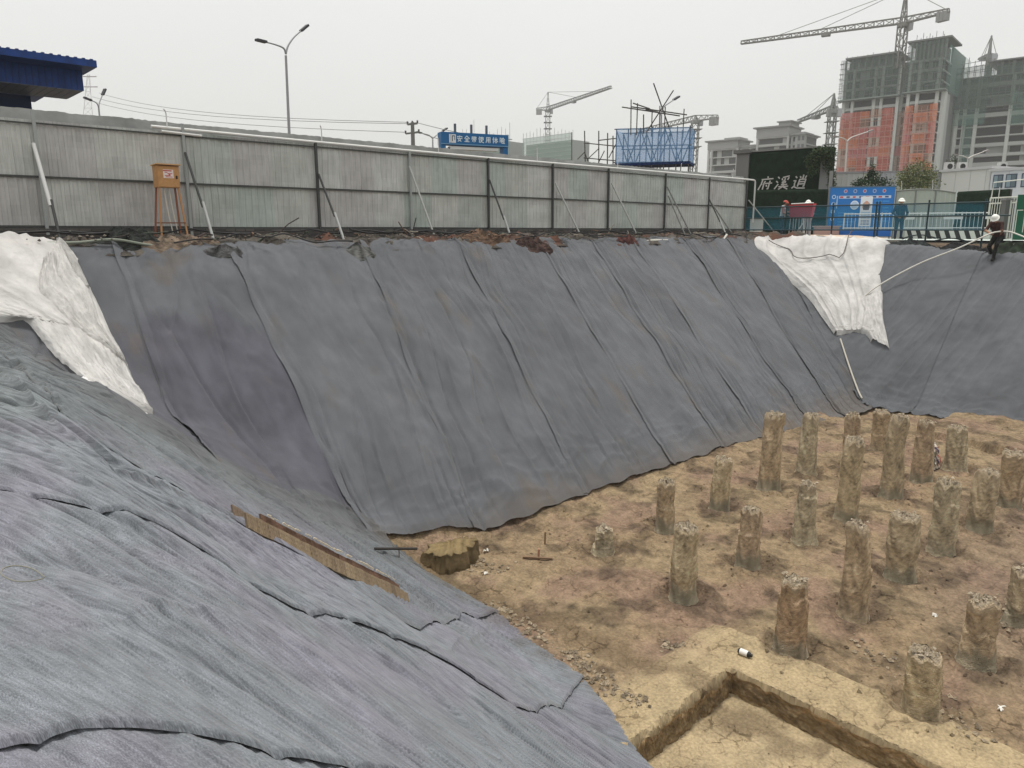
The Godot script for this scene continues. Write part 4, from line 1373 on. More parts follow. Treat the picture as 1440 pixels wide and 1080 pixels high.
	for sx in [-1.0, 1.0]:
		for sz in [-1.0, 1.0]:
			var mb := MB.new()
			mb.bar(Vector3(0.2 * sx, 1.13, 0.1 * sz - 0.02), Vector3(0.29 * sx, -0.08, 0.22 * sz - 0.02), 0.035)
			obj("leg", mb, mat(0.46, 0.24, 0.11, 0.6) if sz > 0 else mat(0.3, 0.12, 0.07, 0.7), eb)
	for z in [0.19, -0.2]:
		var mb := MB.new()
		mb.bar(Vector3(-0.26, 0.36, z), Vector3(0.26, 0.36, z), 0.025)
		obj("cross_bar", mb, mat(0.2, 0.1, 0.06, 0.7), eb)
	for x in [-0.08, 0.03]:
		var mb := MB.new()
		mb.tube([Vector3(x, 1.13, 0), Vector3(x + 0.02, 0.8, 0.01), Vector3(x + 0.05, 0.5, 0.02), Vector3(x + 0.1, 0.14, 0.03)], 0.014, 8)
		obj("conduit", mb, mat(0.62, 0.58, 0.5, 0.5), eb)
	# hoses, rods and rags along the edge
	var T := -17.2
	var hoses := [["pale hose lying along the slope top under the fourth brace", [Vector3(-4.728, -0.184, -18.867), Vector3(-4.056, -0.188, -19.497), Vector3(-3.086, -0.159, -20.406), Vector3(-2.401, -0.104, -21.184), Vector3(-1.845, -0.141, -21.705), Vector3(-1.217, -0.375, -22.157)], 0.035, Color(0.5, 0.5, 0.45)],
		["pale pipe arching out of the soil under the sixth brace", [Vector3(1.645, -0.352, -24.839), Vector3(1.946, -0.218, -25.121), Vector3(2.428, -0.169, -25.71), Vector3(2.918, -0.236, -26.168), Vector3(3.466, -0.415, -26.545)], 0.035, Color(0.55, 0.54, 0.48)],
		["thick pale hose curling up at the far end of the hoarding", [Vector3(4.71, -0.184, -27.711), Vector3(5.507, -0.142, -28.458), Vector3(6.352, -0.192, -29.25), Vector3(7.148, -0.411, -29.995), Vector3(7.83, -0.595, -30.635), Vector3(8.457, -0.669, -31.222), Vector3(8.765, -0.53, -31.511), Vector3(8.859, -0.18, -31.599), Vector3(9.097, 0.053, -31.959)], 0.045, Color(0.55, 0.53, 0.47)],
		["thin straight pipe at the foot of the hoarding in the middle", [Vector3(-2.269, -0.026, -22.267), Vector3(-0.673, -0.042, -23.763), Vector3(1.079, -0.035, -25.404)], 0.025, Color(0.5, 0.48, 0.42)],
		["greenish hose sagging along the slope top below the orange box", [Vector3(-9.169, -0.031, -14.705), Vector3(-8.717, -0.024, -15.129), Vector3(-8.235, 0.027, -15.581), Vector3(-7.787, -0.081, -16), Vector3(-7.312, -0.166, -16.446), Vector3(-6.743, -0.146, -16.978)], 0.03, Color(0.2, 0.22, 0.18)],
		["black cable along the brick footing left of the orange box", [Vector3(-10.061, 0.145, -14.828), Vector3(-9.342, 0.2, -15.502), Vector3(-8.767, 0.141, -16.041), Vector3(-8.097, 0.061, -16.669)], 0.025, Color(0.03, 0.03, 0.03)],
		["pale hose on the soil right of the orange box", [Vector3(-6.509, -0.198, -17.198), Vector3(-5.627, -0.201, -18.025), Vector3(-4.802, -0.235, -18.797)], 0.025, Color(0.42, 0.38, 0.28)]]
	for h in hoses:
		var mb := MB.new()
		mb.tube(smooth3(h[1]), h[2], 8)
		tag(obj("hose", mb, mat(h[3].r, h[3].g, h[3].b, 0.6)), h[0], "hose")
	for k in 12:   # dark cables trailing along the edge
		var mb := MB.new()
		var pts := []
		var s0 := 3.0 + k * 2.4 + gen.randf()
		var tt := gen.randf_range(-17.5, -16.95)
		for q in 9:
			var s := s0 + q * 0.55
			var t := tt + 0.35 * n2(s * 0.8, k * 7.0)
			pts.append(W(s, t, minf(ground_level(s, t), H(s, t)) + 0.1 + 0.12 * absf(n2(s * 1.1, k * 3.0)) + 0.05))
		mb.tube(smooth3(pts), gen.randf_range(0.016, 0.03), 6)
		tag(obj("cable", mb, mat(0.025, 0.025, 0.026, 0.6)), "black cable trailing along the slope top " + ["near the white sheet's corner at far left", "directly below the orange electrical box", "just right of the orange electrical box", "under the third brace", "between third and fourth braces", "beside the brown rag heap on its left", "beside the brown rag heap on its right", "under the sixth brace", "below the small maroon rag heap", "left of the curling pale hose", "inside the curl of the pale hose", "at the far end of the hoarding"][k], "cable", "black cables along the slope top")
	var rods := MB.new()
	for k in 120:   # twigs, rods and shreds trodden into the edge
		var s := gen.randf_range(3.0, 33.0)
		var p := W(s, gen.randf_range(-17.8, -16.9), ground_level(s, -17) + gen.randf_range(0.0, 0.2))
		var d := Vector3(gen.randfn(), gen.randfn() * 0.15, gen.randfn()).normalized() * gen.randf_range(0.15, 0.7)
		rods.col = [Color(0.06, 0.05, 0.045), Color(0.16, 0.1, 0.07), Color(0.3, 0.27, 0.22), Color(0.09, 0.1, 0.08)][gen.randi() % 4]
		rods.tube([p, p + d * 0.5 + Vector3(0, gen.randf_range(-0.03, 0.06), 0), p + d], gen.randf_range(0.008, 0.022), 5)
	for k in 500:
		var s := gen.randf_range(3.0, 33.0)
		stone(rods, W(s, gen.randf_range(-18.1, -16.85), ground_level(s, -17) + gen.randf_range(0.0, 0.12)), gen.randf_range(0.012, 0.045), gen, Color(0.13, 0.11, 0.09) * gen.randf_range(0.3, 1.7))
	tag(obj("edge_litter", rods, mat(1, 1, 1, 0.9, 0, true)), "rods, clods and shreds trodden into the soil along the slope top", "litter", "", "stuff")
	var rags := [["heap of brown and maroon rags on the slope top right of the fifth brace", Vector3(16.615, -16.75, -0.5), 0.75, 0.32, Color(0.06, 0.036, 0.03)], ["small maroon rag heap under the brace with a pale hose behind", Vector3(21.558, -17, -0.328), 0.55, 0.25, Color(0.1, 0.04, 0.035)],
		["crumpled scrap of dark geotextile at the slope top beside the orange box", Vector3(6.759, -16.7, -0.174), 0.5, 0.25, Color(0.1, 0.1, 0.1)], ["dark folded netting at the slope top left of the orange box", Vector3(5.006, -17.3, 0.037), 0.9, 0.25, Color(0.025, 0.028, 0.025)],
		["crumpled grey geotextile scrap at the slope top in the middle", Vector3(10.288, -16.7, -0.299), 0.5, 0.2, Color(0.12, 0.12, 0.115)], ["green mesh bundle at the left edge beside the white sheet", Vector3(2.677, -17, 0.055), 0.35, 0.25, Color(0.02, 0.12, 0.08)],
		["reddish brown earth heap under the fifth brace", Vector3(15.025, -17.3, -0.266), 1.1, 0.2, Color(0.12, 0.075, 0.05)], ["dark pile of cable and netting below the sixth post", Vector3(20.648, -17.4, -0.296), 0.6, 0.2, Color(0.03, 0.03, 0.028)],
		["brown earth heap with rods at the far end of the hoarding", Vector3(31.485, -16.8, -0.269), 1.2, 0.22, Color(0.16, 0.11, 0.075)], ["pale plastic scraps beside the fifth brace foot", Vector3(19.394, -17.7, 0.055), 0.3, 0.2, Color(0.4, 0.4, 0.38)],
		["dry mud mound under the orange electrical box", Vector3(5.962, -17.2, -0.031), 0.9, 0.16, Color(0.2, 0.15, 0.11)]]
	for k in rags.size():
		var r: Array = rags[k]
		var mb := MB.new()
		var c: Vector3 = r[1]
		mb.grid(46, 18, func(u, v):
			var an: float = u * TAU
			var q: float = 1.0 - v
			var rr: float = r[2] * q * (1.0 + 0.25 * n2(cos(an) * 1.3 + k * 5, sin(an) * 1.3))
			var s: float = c.x + cos(an) * rr
			var t: float = c.y + sin(an) * rr * 0.45
			var y: float = minf(H(s, t), ground_level(s, t)) + r[3] * (1.0 - pow(q, 2.2)) * (0.75 + 0.5 * n2(s * 2, t * 2 + k)) + 0.1 * r[2] * ridge(n2(s * 4 + k * 3, t * 5), 2.0) * sqrt(1.0 - q * 0.9)
			return W(s, t, y - 0.05 * q),
			func(p, u, v): return r[4] * (1.0 + 0.8 * n2(p.x * 5, p.z * 5) + 0.4 * fbm(p.x * 2, p.z * 2)),
			uv_plain, Vector3.UP, true)
		tag(obj("rag_heap" if not r[0].contains("earth") and not r[0].contains("mud") else "earth_heap", mb, mats.soil), r[0], "heap")


func smooth3(pts: Array) -> Array:
	var out := []
	for k in pts.size() - 1:
		for q in 8:
			out.append(pts[k].cubic_interpolate(pts[k + 1], pts[maxi(k - 1, 0)], pts[mini(k + 2, pts.size() - 1)], q / 8.0))
	out.append(pts[-1])
	return out


# a thing that stands between two points at its foot: x runs from a to b, z comes towards the viewer's side
func span(called: String, label: String, category: String, a: Vector3, b: Vector3, group := "") -> Node3D:
	var x := Vector3(b.x - a.x, 0, b.z - a.z).normalized()
	return thing(called, label, category, a, Basis(x, Vector3.UP, x.cross(Vector3.UP)), group)


func length_of(a: Vector3, b: Vector3) -> float:
	return Vector2(b.x - a.x, b.z - a.z).length()


func part_box(parent: Node3D, called: String, lo: Vector3, hi: Vector3, m: Material) -> MeshInstance3D:
	var mb := MB.new()
	mb.box(lo, hi)
	return obj(called, mb, m, parent)


func part_tube(parent: Node3D, called: String, pts: Array, r: float, m: Material, sides := 8, r2 := -1.0) -> MeshInstance3D:
	var mb := MB.new()
	mb.tube(pts, r, sides, r2)
	return obj(called, mb, m, parent)


# brush strokes on a 10 x 10 grid, y down, raised from the face they stand on
const GLYPHS := {
	"fu": ["50-55,12", "10,22-95,18", "17,20-14,60-0,98", "42,34-28,62", "35,50-35,96", "46,52-95,50", "77,32-77,94-66,90", "55,62-62,76"],
	"xi": ["5,8-16,20", "0,38-12,50", "2,96-18,60", "90,4-40,14", "38,20-44,34", "60,18-63,31", "90,14-80,32", "63,32-45,50-72,50", "73,40-45,67-86,64", "30,80-98,78", "62,66-60,80-30,99", "62,80-98,99"],
	"xiao": ["10,10-20,22", "4,42-20,40-14,60-20,78-2,95", "15,82-40,94-100,96", "65,0-65,30", "42,10-50,24", "90,8-80,24", "45,33-43,84", "45,33-90,32-90,84-80,80", "45,50-88,49", "45,66-88,65"],
	"an": ["50,0-53,13", "8,30-10,16-94,16-88,30", "46,26-28,68-76,96", "72,46-55,78-12,96", "4,47-96,47"],
	"quan": ["50,0-3,46", "50,0-97,46", "25,46-75,46", "23,68-77,68", "50,46-50,93", "8,94-92,94"],
	"dai": ["4,16-96,16", "25,2-25,33", "50,0-50,33", "75,2-75,33", "8,54-8,40-92,40-88,54", "24,90-24,58-76,58-76,88-67,88", "50,46-50,100"],
	"shi": ["26,0-2,44", "17,30-17,100", "32,15-98,15", "40,30-90,30-90,56-40,56-40,30", "65,0-65,58-55,80-30,100", "42,66-65,86-100,100"],
	"yong": ["20,8-20,60-6,98", "20,8-86,8-86,94-74,94", "20,36-86,36", "20,63-86,63", "53,8-53,98"],
	"ti": ["26,0-2,44", "17,30-17,100", "34,28-98,28", "66,0-66,100", "64,30-32,76", "68,30-100,76", "50,78-82,78"],
	"yan": ["6,8-36,8-32,44", "12,20-9,46-40,46-38,88-29,86", "2,70-32,66", "70,0-44,40", "70,0-98,40", "56,40-85,40", "52,52-58,76", "70,50-72,74", "92,52-82,86", "46,92-99,92"]}


func glyph(mb: MB, which: String, at: Vector3, size: float, w: float, deep: float, slant := 0.0) -> void:   # at: upper left corner
	for st in GLYPHS[which]:
		var pts := []
		for p in st.split("-"):
			var q: PackedStringArray = p.split(",")
			var x := float(q[0]) / 100.0
			var y := float(q[1]) / 100.0 if q.size() > 1 else 0.0
			pts.append(at + Vector3((x - (y - 0.5) * slant) * size, -y * size, deep / 2))
		for k in pts.size() - 1:
			mb.bar(pts[k], pts[k + 1], deep, w) if absf((pts[k + 1] - pts[k]).normalized().y) >= 0.95 else mb.bar(pts[k] - Vector3(w * 0.2, 0, 0), pts[k + 1] + Vector3(w * 0.2, 0, 0), deep, w)


func leaves(mb: MB, centre: Vector3, radii: Vector3, count: int, size: float, gen: RandomNumberGenerator, tones: Array) -> void:
	for k in count:
		var d := Vector3(gen.randfn(), gen.randfn(), gen.randfn()).normalized()
		var r := pow(gen.randf(), 0.45)
		var lump := 1.0 + 0.35 * nb.get_noise_3d(d.x * 1.6 + centre.x, d.y * 1.6, d.z * 1.6 + centre.z) * 2.0
		var p := centre + d * radii * r * lump
		var a := Vector3(gen.randfn(), gen.randfn() * 0.6, gen.randfn()).normalized() * size * gen.randf_range(0.6, 1.4)
		var b := a.cross(Vector3(gen.randfn(), gen.randfn(), gen.randfn())).normalized() * size * 0.45
		mb.col = tones[gen.randi() % tones.size()] * gen.randf_range(0.7, 1.3)
		mb.quad(p - a, p - b, p + a, p + b)


func build_near_background() -> void:
	var gen := RandomNumberGenerator.new()
	gen.seed = 21
	var rib := noise_tex(FastNoiseLite.TYPE_SIMPLEX_SMOOTH, 0.01, 4, grey(0.8), grey(1), 512, 61)
	var ex := atan2(EX.y, EX.x)
	# blue gatehouse: canopy and wall, ribbed sheet
	var gh := thing("gatehouse", "bright blue sheet-metal canopy of a gatehouse behind the hoarding", "building", W(0, -31.7, 0), Basis(Vector3.UP, ex))
	var blue := textured(mat(0.012, 0.06, 0.27, 0.5, 0, true), rib, Vector3(0.5, 0.5, 1))
	var blue_dark := mat(0.012, 0.04, 0.16, 0.55)
	var rf := part_box(gh, "roof", Vector3(-7, 5.93, -9), Vector3(8.45, 6.16, 1.0), blue)
	var rl := MB.new()
	for k in 62: rl.box(Vector3(-7 + k * 0.25, 6.16, -9), Vector3(-7 + k * 0.25 + 0.09, 6.19, 1.02))
	obj("roof_ribs", rl, blue, rf)
	part_box(gh, "fascia", Vector3(-7, 5.24, -2.3), Vector3(8.2, 5.928, 0), blue)
	var fr := MB.new()
	for k in 76: fr.box(Vector3(-7 + k * 0.2, 5.26, 0.0), Vector3(-7 + k * 0.2 + 0.03, 5.92, 0.018))
	obj("fascia_ribs", fr, blue_dark, gh)
	for k in 22: part_box(gh, "soffit_panel", Vector3(2.0 + k * 0.28, 5.215, -2.3), Vector3(2.0 + k * 0.28 + 0.265, 5.238, 0), mat(0.1, 0.12, 0.17, 0.5))
	part_box(gh, "wall", Vector3(-7, 0, -9), Vector3(6.95, 5.21, -2.35), mat(0.012, 0.03, 0.1, 0.6))
	# street lamps
	var lampgrey := mat(0.36, 0.37, 0.38, 0.5)
	var lampdark := mat(0.05, 0.05, 0.055, 0.5)
	lamp("tall double-armed street lamp behind the hoarding on the left", [Vector3(-9.264, 2.953, -32), Vector3(-9.151, 7.161, -32)], [Vector3(-9.148, 7.215, -32), Vector3(-9.192, 7.407, -31.9), Vector3(-9.409, 7.471, -31.6), Vector3(-9.702, 7.484, -31.2)], [Vector3(-9.148, 7.215, -32), Vector3(-9.072, 7.533, -32.1), Vector3(-8.877, 7.902, -32.3), Vector3(-8.623, 8.245, -32.6)], 0.055, lampgrey, lampdark)
	lamp("small distant double-armed lamp beside the blue gatehouse", [Vector3(-26.599, 6.268, -50), Vector3(-26.481, 7.922, -50)], [Vector3(-26.481, 7.922, -50), Vector3(-26.477, 8.192, -49.8), Vector3(-26.658, 8.314, -49.5)], [Vector3(-26.481, 7.922, -50), Vector3(-26.502, 8.299, -50.2), Vector3(-26.4, 8.825, -50.5)], 0.06, lampgrey, lampdark)
	lamp("street lamp peeping out beside the left end of the blue banner", [Vector3(-6.788, 5.291, -66), Vector3(-6.763, 7.863, -66)], [Vector3(-6.762, 7.921, -66), Vector3(-7.057, 8.174, -65.7), Vector3(-7.634, 8.259, -65)], [Vector3(-6.762, 7.921, -66), Vector3(-6.504, 8.176, -66.2), Vector3(-5.942, 8.658, -66.8)], 0.07, lampgrey, lampdark)
	lamp("street lamp whose head shows through the scaffold tubes", [Vector3(8.968, 3.337, -46), Vector3(8.822, 6.906, -46)], [Vector3(8.822, 6.906, -46), Vector3(8.506, 7.06, -45.7), Vector3(8.003, 7.033, -45)], [Vector3(8.822, 6.906, -46), Vector3(8.969, 7.375, -46.2), Vector3(9.376, 7.686, -46.4), Vector3(9.664, 7.879, -46.6)], 0.06, lampgrey, lampdark)
	lamp("pale double-armed street lamp in front of the red safety netting", [Vector3(30.547, 4.218, -70), Vector3(30.323, 8.081, -70)], [Vector3(30.317, 8.142, -70), Vector3(29.909, 8.353, -69.7), Vector3(28.961, 8.423, -69)], [Vector3(30.317, 8.142, -70), Vector3(30.821, 8.535, -70.2), Vector3(32.624, 9.128, -71)], 0.075, mat(0.6, 0.58, 0.54, 0.5), mat(0.3, 0.28, 0.27))
	lamp("pale double-armed street lamp in front of the teal netted tower", [Vector3(44.662, 4.505, -75), Vector3(44.414, 7.053, -75)], [Vector3(44.405, 7.12, -75), Vector3(43.858, 7.291, -74.7), Vector3(42.748, 7.355, -74)], [Vector3(44.405, 7.12, -75), Vector3(44.976, 7.405, -75.2), Vector3(46.525, 7.885, -76)], 0.075, mat(0.6, 0.58, 0.54, 0.5), mat(0.3, 0.28, 0.27))
	# utility pole and its wires
	var up := thing("utility_pole", "concrete utility pole with two crossarms behind the hoarding", "utility pole", Vector3(-7.672, 4.828, -60))
	var o: Vector3 = Vector3(-7.672, 4.828, -60)
	var upm := mat(0.19, 0.185, 0.175)
	part_tube(up, "pole", [Vector3(0, -1, 0), Vector3(-7.686, 8.425, -60) - o], 0.19, upm, 10, 0.14)
	for e in [[Vector3(-8.074, 8.268, -60), Vector3(-7.303, 8.347, -60), 0.14], [Vector3(-8.231, 7.587, -60), Vector3(-7.21, 7.692, -60), 0.12]]:
		var mb := MB.new()
		mb.bar(e[0] - o, e[1] - o, e[2])
		obj("crossarm", mb, upm, up)
		for q in [0.0, 0.5, 1.0]:
			var p: Vector3 = e[0].lerp(e[1], q) - o
			part_tube(up, "insulator", [p, p + Vector3(0, 0.22, 0)], 0.07, mat(0.1, 0.08, 0.07), 6)
	var wires := [["power line from the utility pole, topmost of those running left", Vector3(-7.96, 8.425, -60), Vector3(-100.067, 32.977, -190)], ["power line running left from the lower crossarm", Vector3(-8.201, 7.692, -60), Vector3(-102.844, 31.345, -190)], ["thin power line just under the topmost one", Vector3(-8.073, 8.321, -60), Vector3(-101.886, 32.162, -190)],
		["power line from the pole to the blue banner side", Vector3(-7.248, 8.373, -60), Vector3(0, 10.649, -90)], ["power line from the lower crossarm towards the right", Vector3(-7.21, 7.692, -60), Vector3(-5.884, 9.347, -80)]]
	for e in wires:
		var mb := MB.new()
		var pts := []
		for k in 13:
			var q := k / 12.0
			pts.append(e[1].lerp(e[2], q) - Vector3(0, 4.0 * q * (1 - q) * e[1].distance_to(e[2]) * 0.008, 0))
		mb.tube(pts, 0.022, 5, 0.05)
		tag(obj("power_line", mb, mat(0.2, 0.2, 0.2, 0.6)), e[0], "power line")
	var py := thing("pylon", "faint distant lattice pylon right of the blue gatehouse", "pylon", Vector3(-109.63, 22.717, -200))
	var pm := MB.new()
	var pb: Vector3 = Vector3(-109.63, 22.717, -200)
	lattice(pm, [Vector3(-110.586, 27.095, -200) - pb, Vector3(-107.84, 27.095, -200) - pb, Vector3(-109.458, 27.498, -203) - pb, Vector3(-112.245, 27.498, -203) - pb], [Vector3(-107.905, 39.141, -200) - pb, Vector3(-107.363, 39.141, -200) - pb, Vector3(-107.899, 39.335, -201) - pb, Vector3(-108.444, 39.335, -201) - pb], 6, 0.08)
	obj("tower", pm, mat(0.55, 0.5, 0.52), py)
	for y in [112, 125]:
		var mb := MB.new()
		mb.bar(Vector3((Vector3(-109.994, 38.29, -200)).x, pb.y + (175 - y) * 0.19, pb.z) - Vector3(pb.x, pb.y - 4, pb.z), Vector3((Vector3(-105.652, 38.29, -200)).x, pb.y + (175 - y) * 0.19, pb.z) - Vector3(pb.x, pb.y - 4, pb.z), 0.22)
		obj("crossarm", mb, mat(0.55, 0.5, 0.52), py)
	# blue banner gantry
	var ba: Vector3 = Vector3(-3.604, 4.264, -39.5)
	var bb: Vector3 = Vector3(-0.189, 4.092, -41)
	var bn := span("banner_gantry", "blue overhead banner beam with white Chinese characters above the hoarding", "sign", Vector3(ba.x, 0, ba.z), Vector3(bb.x, 0, bb.z))
	var bl := length_of(ba, bb)
	var by := 4.55
	var bcol := mat(0.012, 0.13, 0.33, 0.5)
	part_box(bn, "beam", Vector3(0, by, -0.6), Vector3(bl, by + 0.62, 0), bcol)
	part_box(bn, "lower_trim", Vector3(0, by + 0.03, 0), Vector3(bl, by + 0.055, 0.012), mat(0.25, 0.45, 0.62))
	part_box(bn, "end_return", Vector3(bl - 0.28, by - 0.42, -0.55), Vector3(bl - 0.003, by - 0.003, -0.05), bcol)
	part_box(bn, "left_return", Vector3(0.003, by - 0.3, -0.55), Vector3(0.25, by - 0.003, -0.05), bcol)
	part_box(bn, "white_light_box", Vector3(0.5, by - 0.2, -0.5), Vector3(bl - 0.55, by - 0.06, -0.1), mat(0.75, 0.77, 0.77))
	var lg := MB.new()
	lg.box(Vector3(0.42, by + 0.1, 0), Vector3(0.5, by + 0.52, 0.012))
	lg.box(Vector3(0.52, by + 0.1, 0), Vector3(0.78, by + 0.52, 0.012))
	obj("emblem_panel", lg, mat(0.75, 0.78, 0.8), bn)
	var l2 := MB.new()
	l2.box(Vector3(0.57, by + 0.17, 0.012), Vector3(0.61, by + 0.46, 0.018))
	l2.box(Vector3(0.61, by + 0.42, 0.012), Vector3(0.73, by + 0.46, 0.018))
	l2.box(Vector3(0.7, by + 0.24, 0.012), Vector3(0.73, by + 0.42, 0.018))
	obj("emblem_mark", l2, mat(0.03, 0.06, 0.1), bn)
	var k7 := 0
	for ch in ["an", "quan", "dai", "shi", "yong", "ti", "yan"]:
		var mb := MB.new()
		glyph(mb, ch, Vector3(0.84 + k7 * 0.395, by + 0.47, 0.003), 0.3, 0.036, 0.012)
		obj("character", mb, mat(0.75, 0.85, 0.9, 0.5), bn)
		k7 += 1
	for x in [0.85, 1.75, 2.6]: part_tube(bn, "post", [Vector3(x, by + 0.6, -0.3), Vector3(x, by + 1.08, -0.3)], 0.07, mat(0.12, 0.14, 0.16))
	for x in [0.12, bl - 0.15]: part_tube(bn, "leg", [Vector3(x, 0, -0.3), Vector3(x, by - 0.3, -0.3)], 0.1, bcol)
	scaffolds(gen)
	# turf-clad sign wall with three raised characters
	var tf := noise_tex(FastNoiseLite.TYPE_SIMPLEX_SMOOTH, 0.12, 3, grey(0.35), grey(1), 512, 71)
	var turf := textured(mat(0.024, 0.062, 0.03, 0.95, 0, true), tf, Vector3(0.7, 0.7, 0.7), tf, 4.0, true)
	var a: Vector3 = Vector3(13.59, 0.2, -44)
	var b: Vector3 = Vector3(16.987, 0.2, -41)
	var sw := span("sign_wall", "dark green turf-clad sign wall with three pale raised characters", "sign", Vector3(a.x, -0.2, a.z), Vector3(b.x, -0.2, b.z))
	var sl := length_of(a, b)
	turf_panel(sw, "turf_cladding", 0, sl, 0, 4.78, 0.0, turf, gen, 1600)
	part_box(sw, "core", Vector3(0, 0, -0.6), Vector3(sl, 4.8, -0.06), mat(0.06, 0.06, 0.055))
	part_box(sw, "coping", Vector3(0.02, 4.8, -0.64), Vector3(sl - 0.6, 4.86, 0.06), mat(0.25, 0.25, 0.24))
	part_box(sw, "pillar", Vector3(-0.75, 0, -0.55), Vector3(-0.003, 4.75, 0.12), mat(0.2, 0.2, 0.195))
	part_box(sw, "pillar_cap", Vector3(-0.9, 4.753, -0.7), Vector3(0.1, 4.95, 0.25), mat(0.16, 0.16, 0.155))
	part_box(sw, "right_pillar", Vector3(sl - 0.42, 0, 0.05), Vector3(sl + 0.02, 4.1, 0.3), mat(0.26, 0.26, 0.25))
	var kk := 0
	for ch in ["fu", "xi", "xiao"]:
		var mb := MB.new()
		glyph(mb, ch, Vector3(0.72 + kk * 0.95, 3.42, 0.06), 0.74, 0.06, 0.05, 0.25)
		obj("character", mb, mat(0.62, 0.6, 0.56, 0.5), sw)
		kk += 1
	a = Vector3(12.429, 0.2, -40)
	b = Vector3(16.158, 0.2, -39)
	var lw := span("turf_fence", "low dark green turf-clad fence in front of the sign wall", "fence", Vector3(a.x, -0.2, a.z), Vector3(b.x, -0.2, b.z))
	turf_panel(lw, "turf_cladding", 0.3, length_of(a, b), 0, 2.5, 0.0, turf, gen, 700)
	part_box(lw, "backing", Vector3(0.3, 0, -0.2), Vector3(length_of(a, b), 2.48, -0.06), mat(0.05, 0.05, 0.045))
	part_box(lw, "end_post", Vector3(length_of(a, b) + 0.003, 0, -0.15), Vector3(length_of(a, b) + 0.16, 3.4, 0.05), mat(0.25, 0.25, 0.24))
	var vine := thing("climbing_vine", "dark leafy vine hanging over the right end of the sign wall", "vine", Vector3(16.871, 0.2, -41))
	var vo: Vector3 = Vector3(16.871, 0.2, -41)
	var vm := MB.new()
	var vt := [Color(0.03, 0.055, 0.02), Color(0.045, 0.075, 0.028), Color(0.02, 0.038, 0.016), Color(0.07, 0.085, 0.04)]
	for e in [[1157, 216, 0.62, 0.42, 900], [1166, 226, 0.35, 0.7, 700], [1145, 222, 0.45, 0.5, 600], [1143, 238, 0.3, 0.45, 300], [1169, 246, 0.22, 0.7, 360], [1171, 214, 0.2, 0.3, 160], [1137, 228, 0.25, 0.4, 160], [1172, 262, 0.14, 0.4, 120]]:
		leaves(vm, atpx(e[0], e[1], 40.7) - vo, Vector3(e[2], e[3], 0.4), e[4], 0.06, gen, vt)
	obj("foliage", vm, mat(1, 1, 1, 0.8, 0, true), vine).set_meta("kind", "stuff")
	part_tube(vine, "stem", [Vector3(0.3, 0, 0), Vector3(0.35, 2, 0), Vector3(0.2, 4, 0.1)], 0.03, mat(0.06, 0.045, 0.03), 6)
	# grey sheet fence further back, bushes, cabins
	a = Vector3(21.686, 1.393, -52)
	b = Vector3(29.286, 1.347, -50)
	var gs := span("sheet_fence", "pale grey sheet fence behind the bushes below the red netted tower", "fence", Vector3(a.x, -0.2, a.z), Vector3(b.x, -0.2, b.z))
	var gl := length_of(a, b)
	for k in int(gl / 1.0):
		var mb := MB.new()
		for q in 6: mb.box(Vector3(k * 1.0 + q * 0.166, 0, -0.03), Vector3(k * 1.0 + q * 0.166 + 0.155, 4.3 - 0.02 * k, 0.0 if q % 2 else 0.03))
		obj("sheet", mb, mat(0.36 + 0.03 * (k % 3), 0.37 + 0.03 * (k % 3), 0.36 + 0.03 * (k % 2), 0.6), gs)
	part_box(gs, "capping", Vector3(0, 4.28 - 0.02 * gl / 2, -0.06), Vector3(gl, 4.4 - 0.02 * gl / 2, 0.06), mat(0.25, 0.25, 0.26))
	var bt := [Color(0.1, 0.13, 0.05), Color(0.15, 0.165, 0.065), Color(0.22, 0.2, 0.09), Color(0.08, 0.11, 0.045)]
	bush("round olive green bush in front of the red netted tower", [[1288, 245, 1.0, 0.85, 1500], [1272, 254, 0.6, 0.6, 600], [1304, 253, 0.6, 0.7, 700], [1290, 260, 1.2, 0.5, 700]], 46, Vector3(24.579, 0.412, -46), gen, bt)
	bush("dark conifer-like shrub behind the blue notice board", [[1226, 242, 0.22, 0.5, 220], [1225, 252, 0.5, 0.4, 500], [1210, 258, 0.5, 0.3, 350], [1240, 257, 0.55, 0.35, 400]], 43, Vector3(20.468, 0.398, -43), gen, [Color(0.025, 0.055, 0.025), Color(0.04, 0.07, 0.03), Color(0.018, 0.035, 0.018)])
	bush("thin dark branches of a shrub by the cabin roofs", [[1340, 226, 0.3, 0.5, 120], [1333, 236, 0.3, 0.4, 100]], 56, Vector3(32.662, 0.458, -56), gen, vt)
	a = Vector3(28.021, 1.347, -50)
	b = Vector3(29.335, 1.278, -47)
	var c1 := span("site_cabin", "white flat-roofed site cabin right of the olive green bush", "cabin", Vector3(a.x, -0.2, a.z), Vector3(b.x, -0.2, b.z))
	var cl := length_of(a, b)
	cabin(c1, cl, 3.0, 4.15, [], mat(0.6, 0.6, 0.57))
	a = Vector3(29.254, 1.274, -46.8)
	b = Vector3(31.132, 1.21, -44)
	var c2 := span("site_cabin", "white two-window site cabin with dark frames at the right edge", "cabin", Vector3(a.x, -0.2, a.z), Vector3(b.x, -0.2, b.z))
	cabin(c2, length_of(a, b), 3.0, 3.95, [[0.15, 0.55], [0.85, 0.6], [1.7, 0.6], [2.5, 0.6]], mat(0.62, 0.64, 0.66))
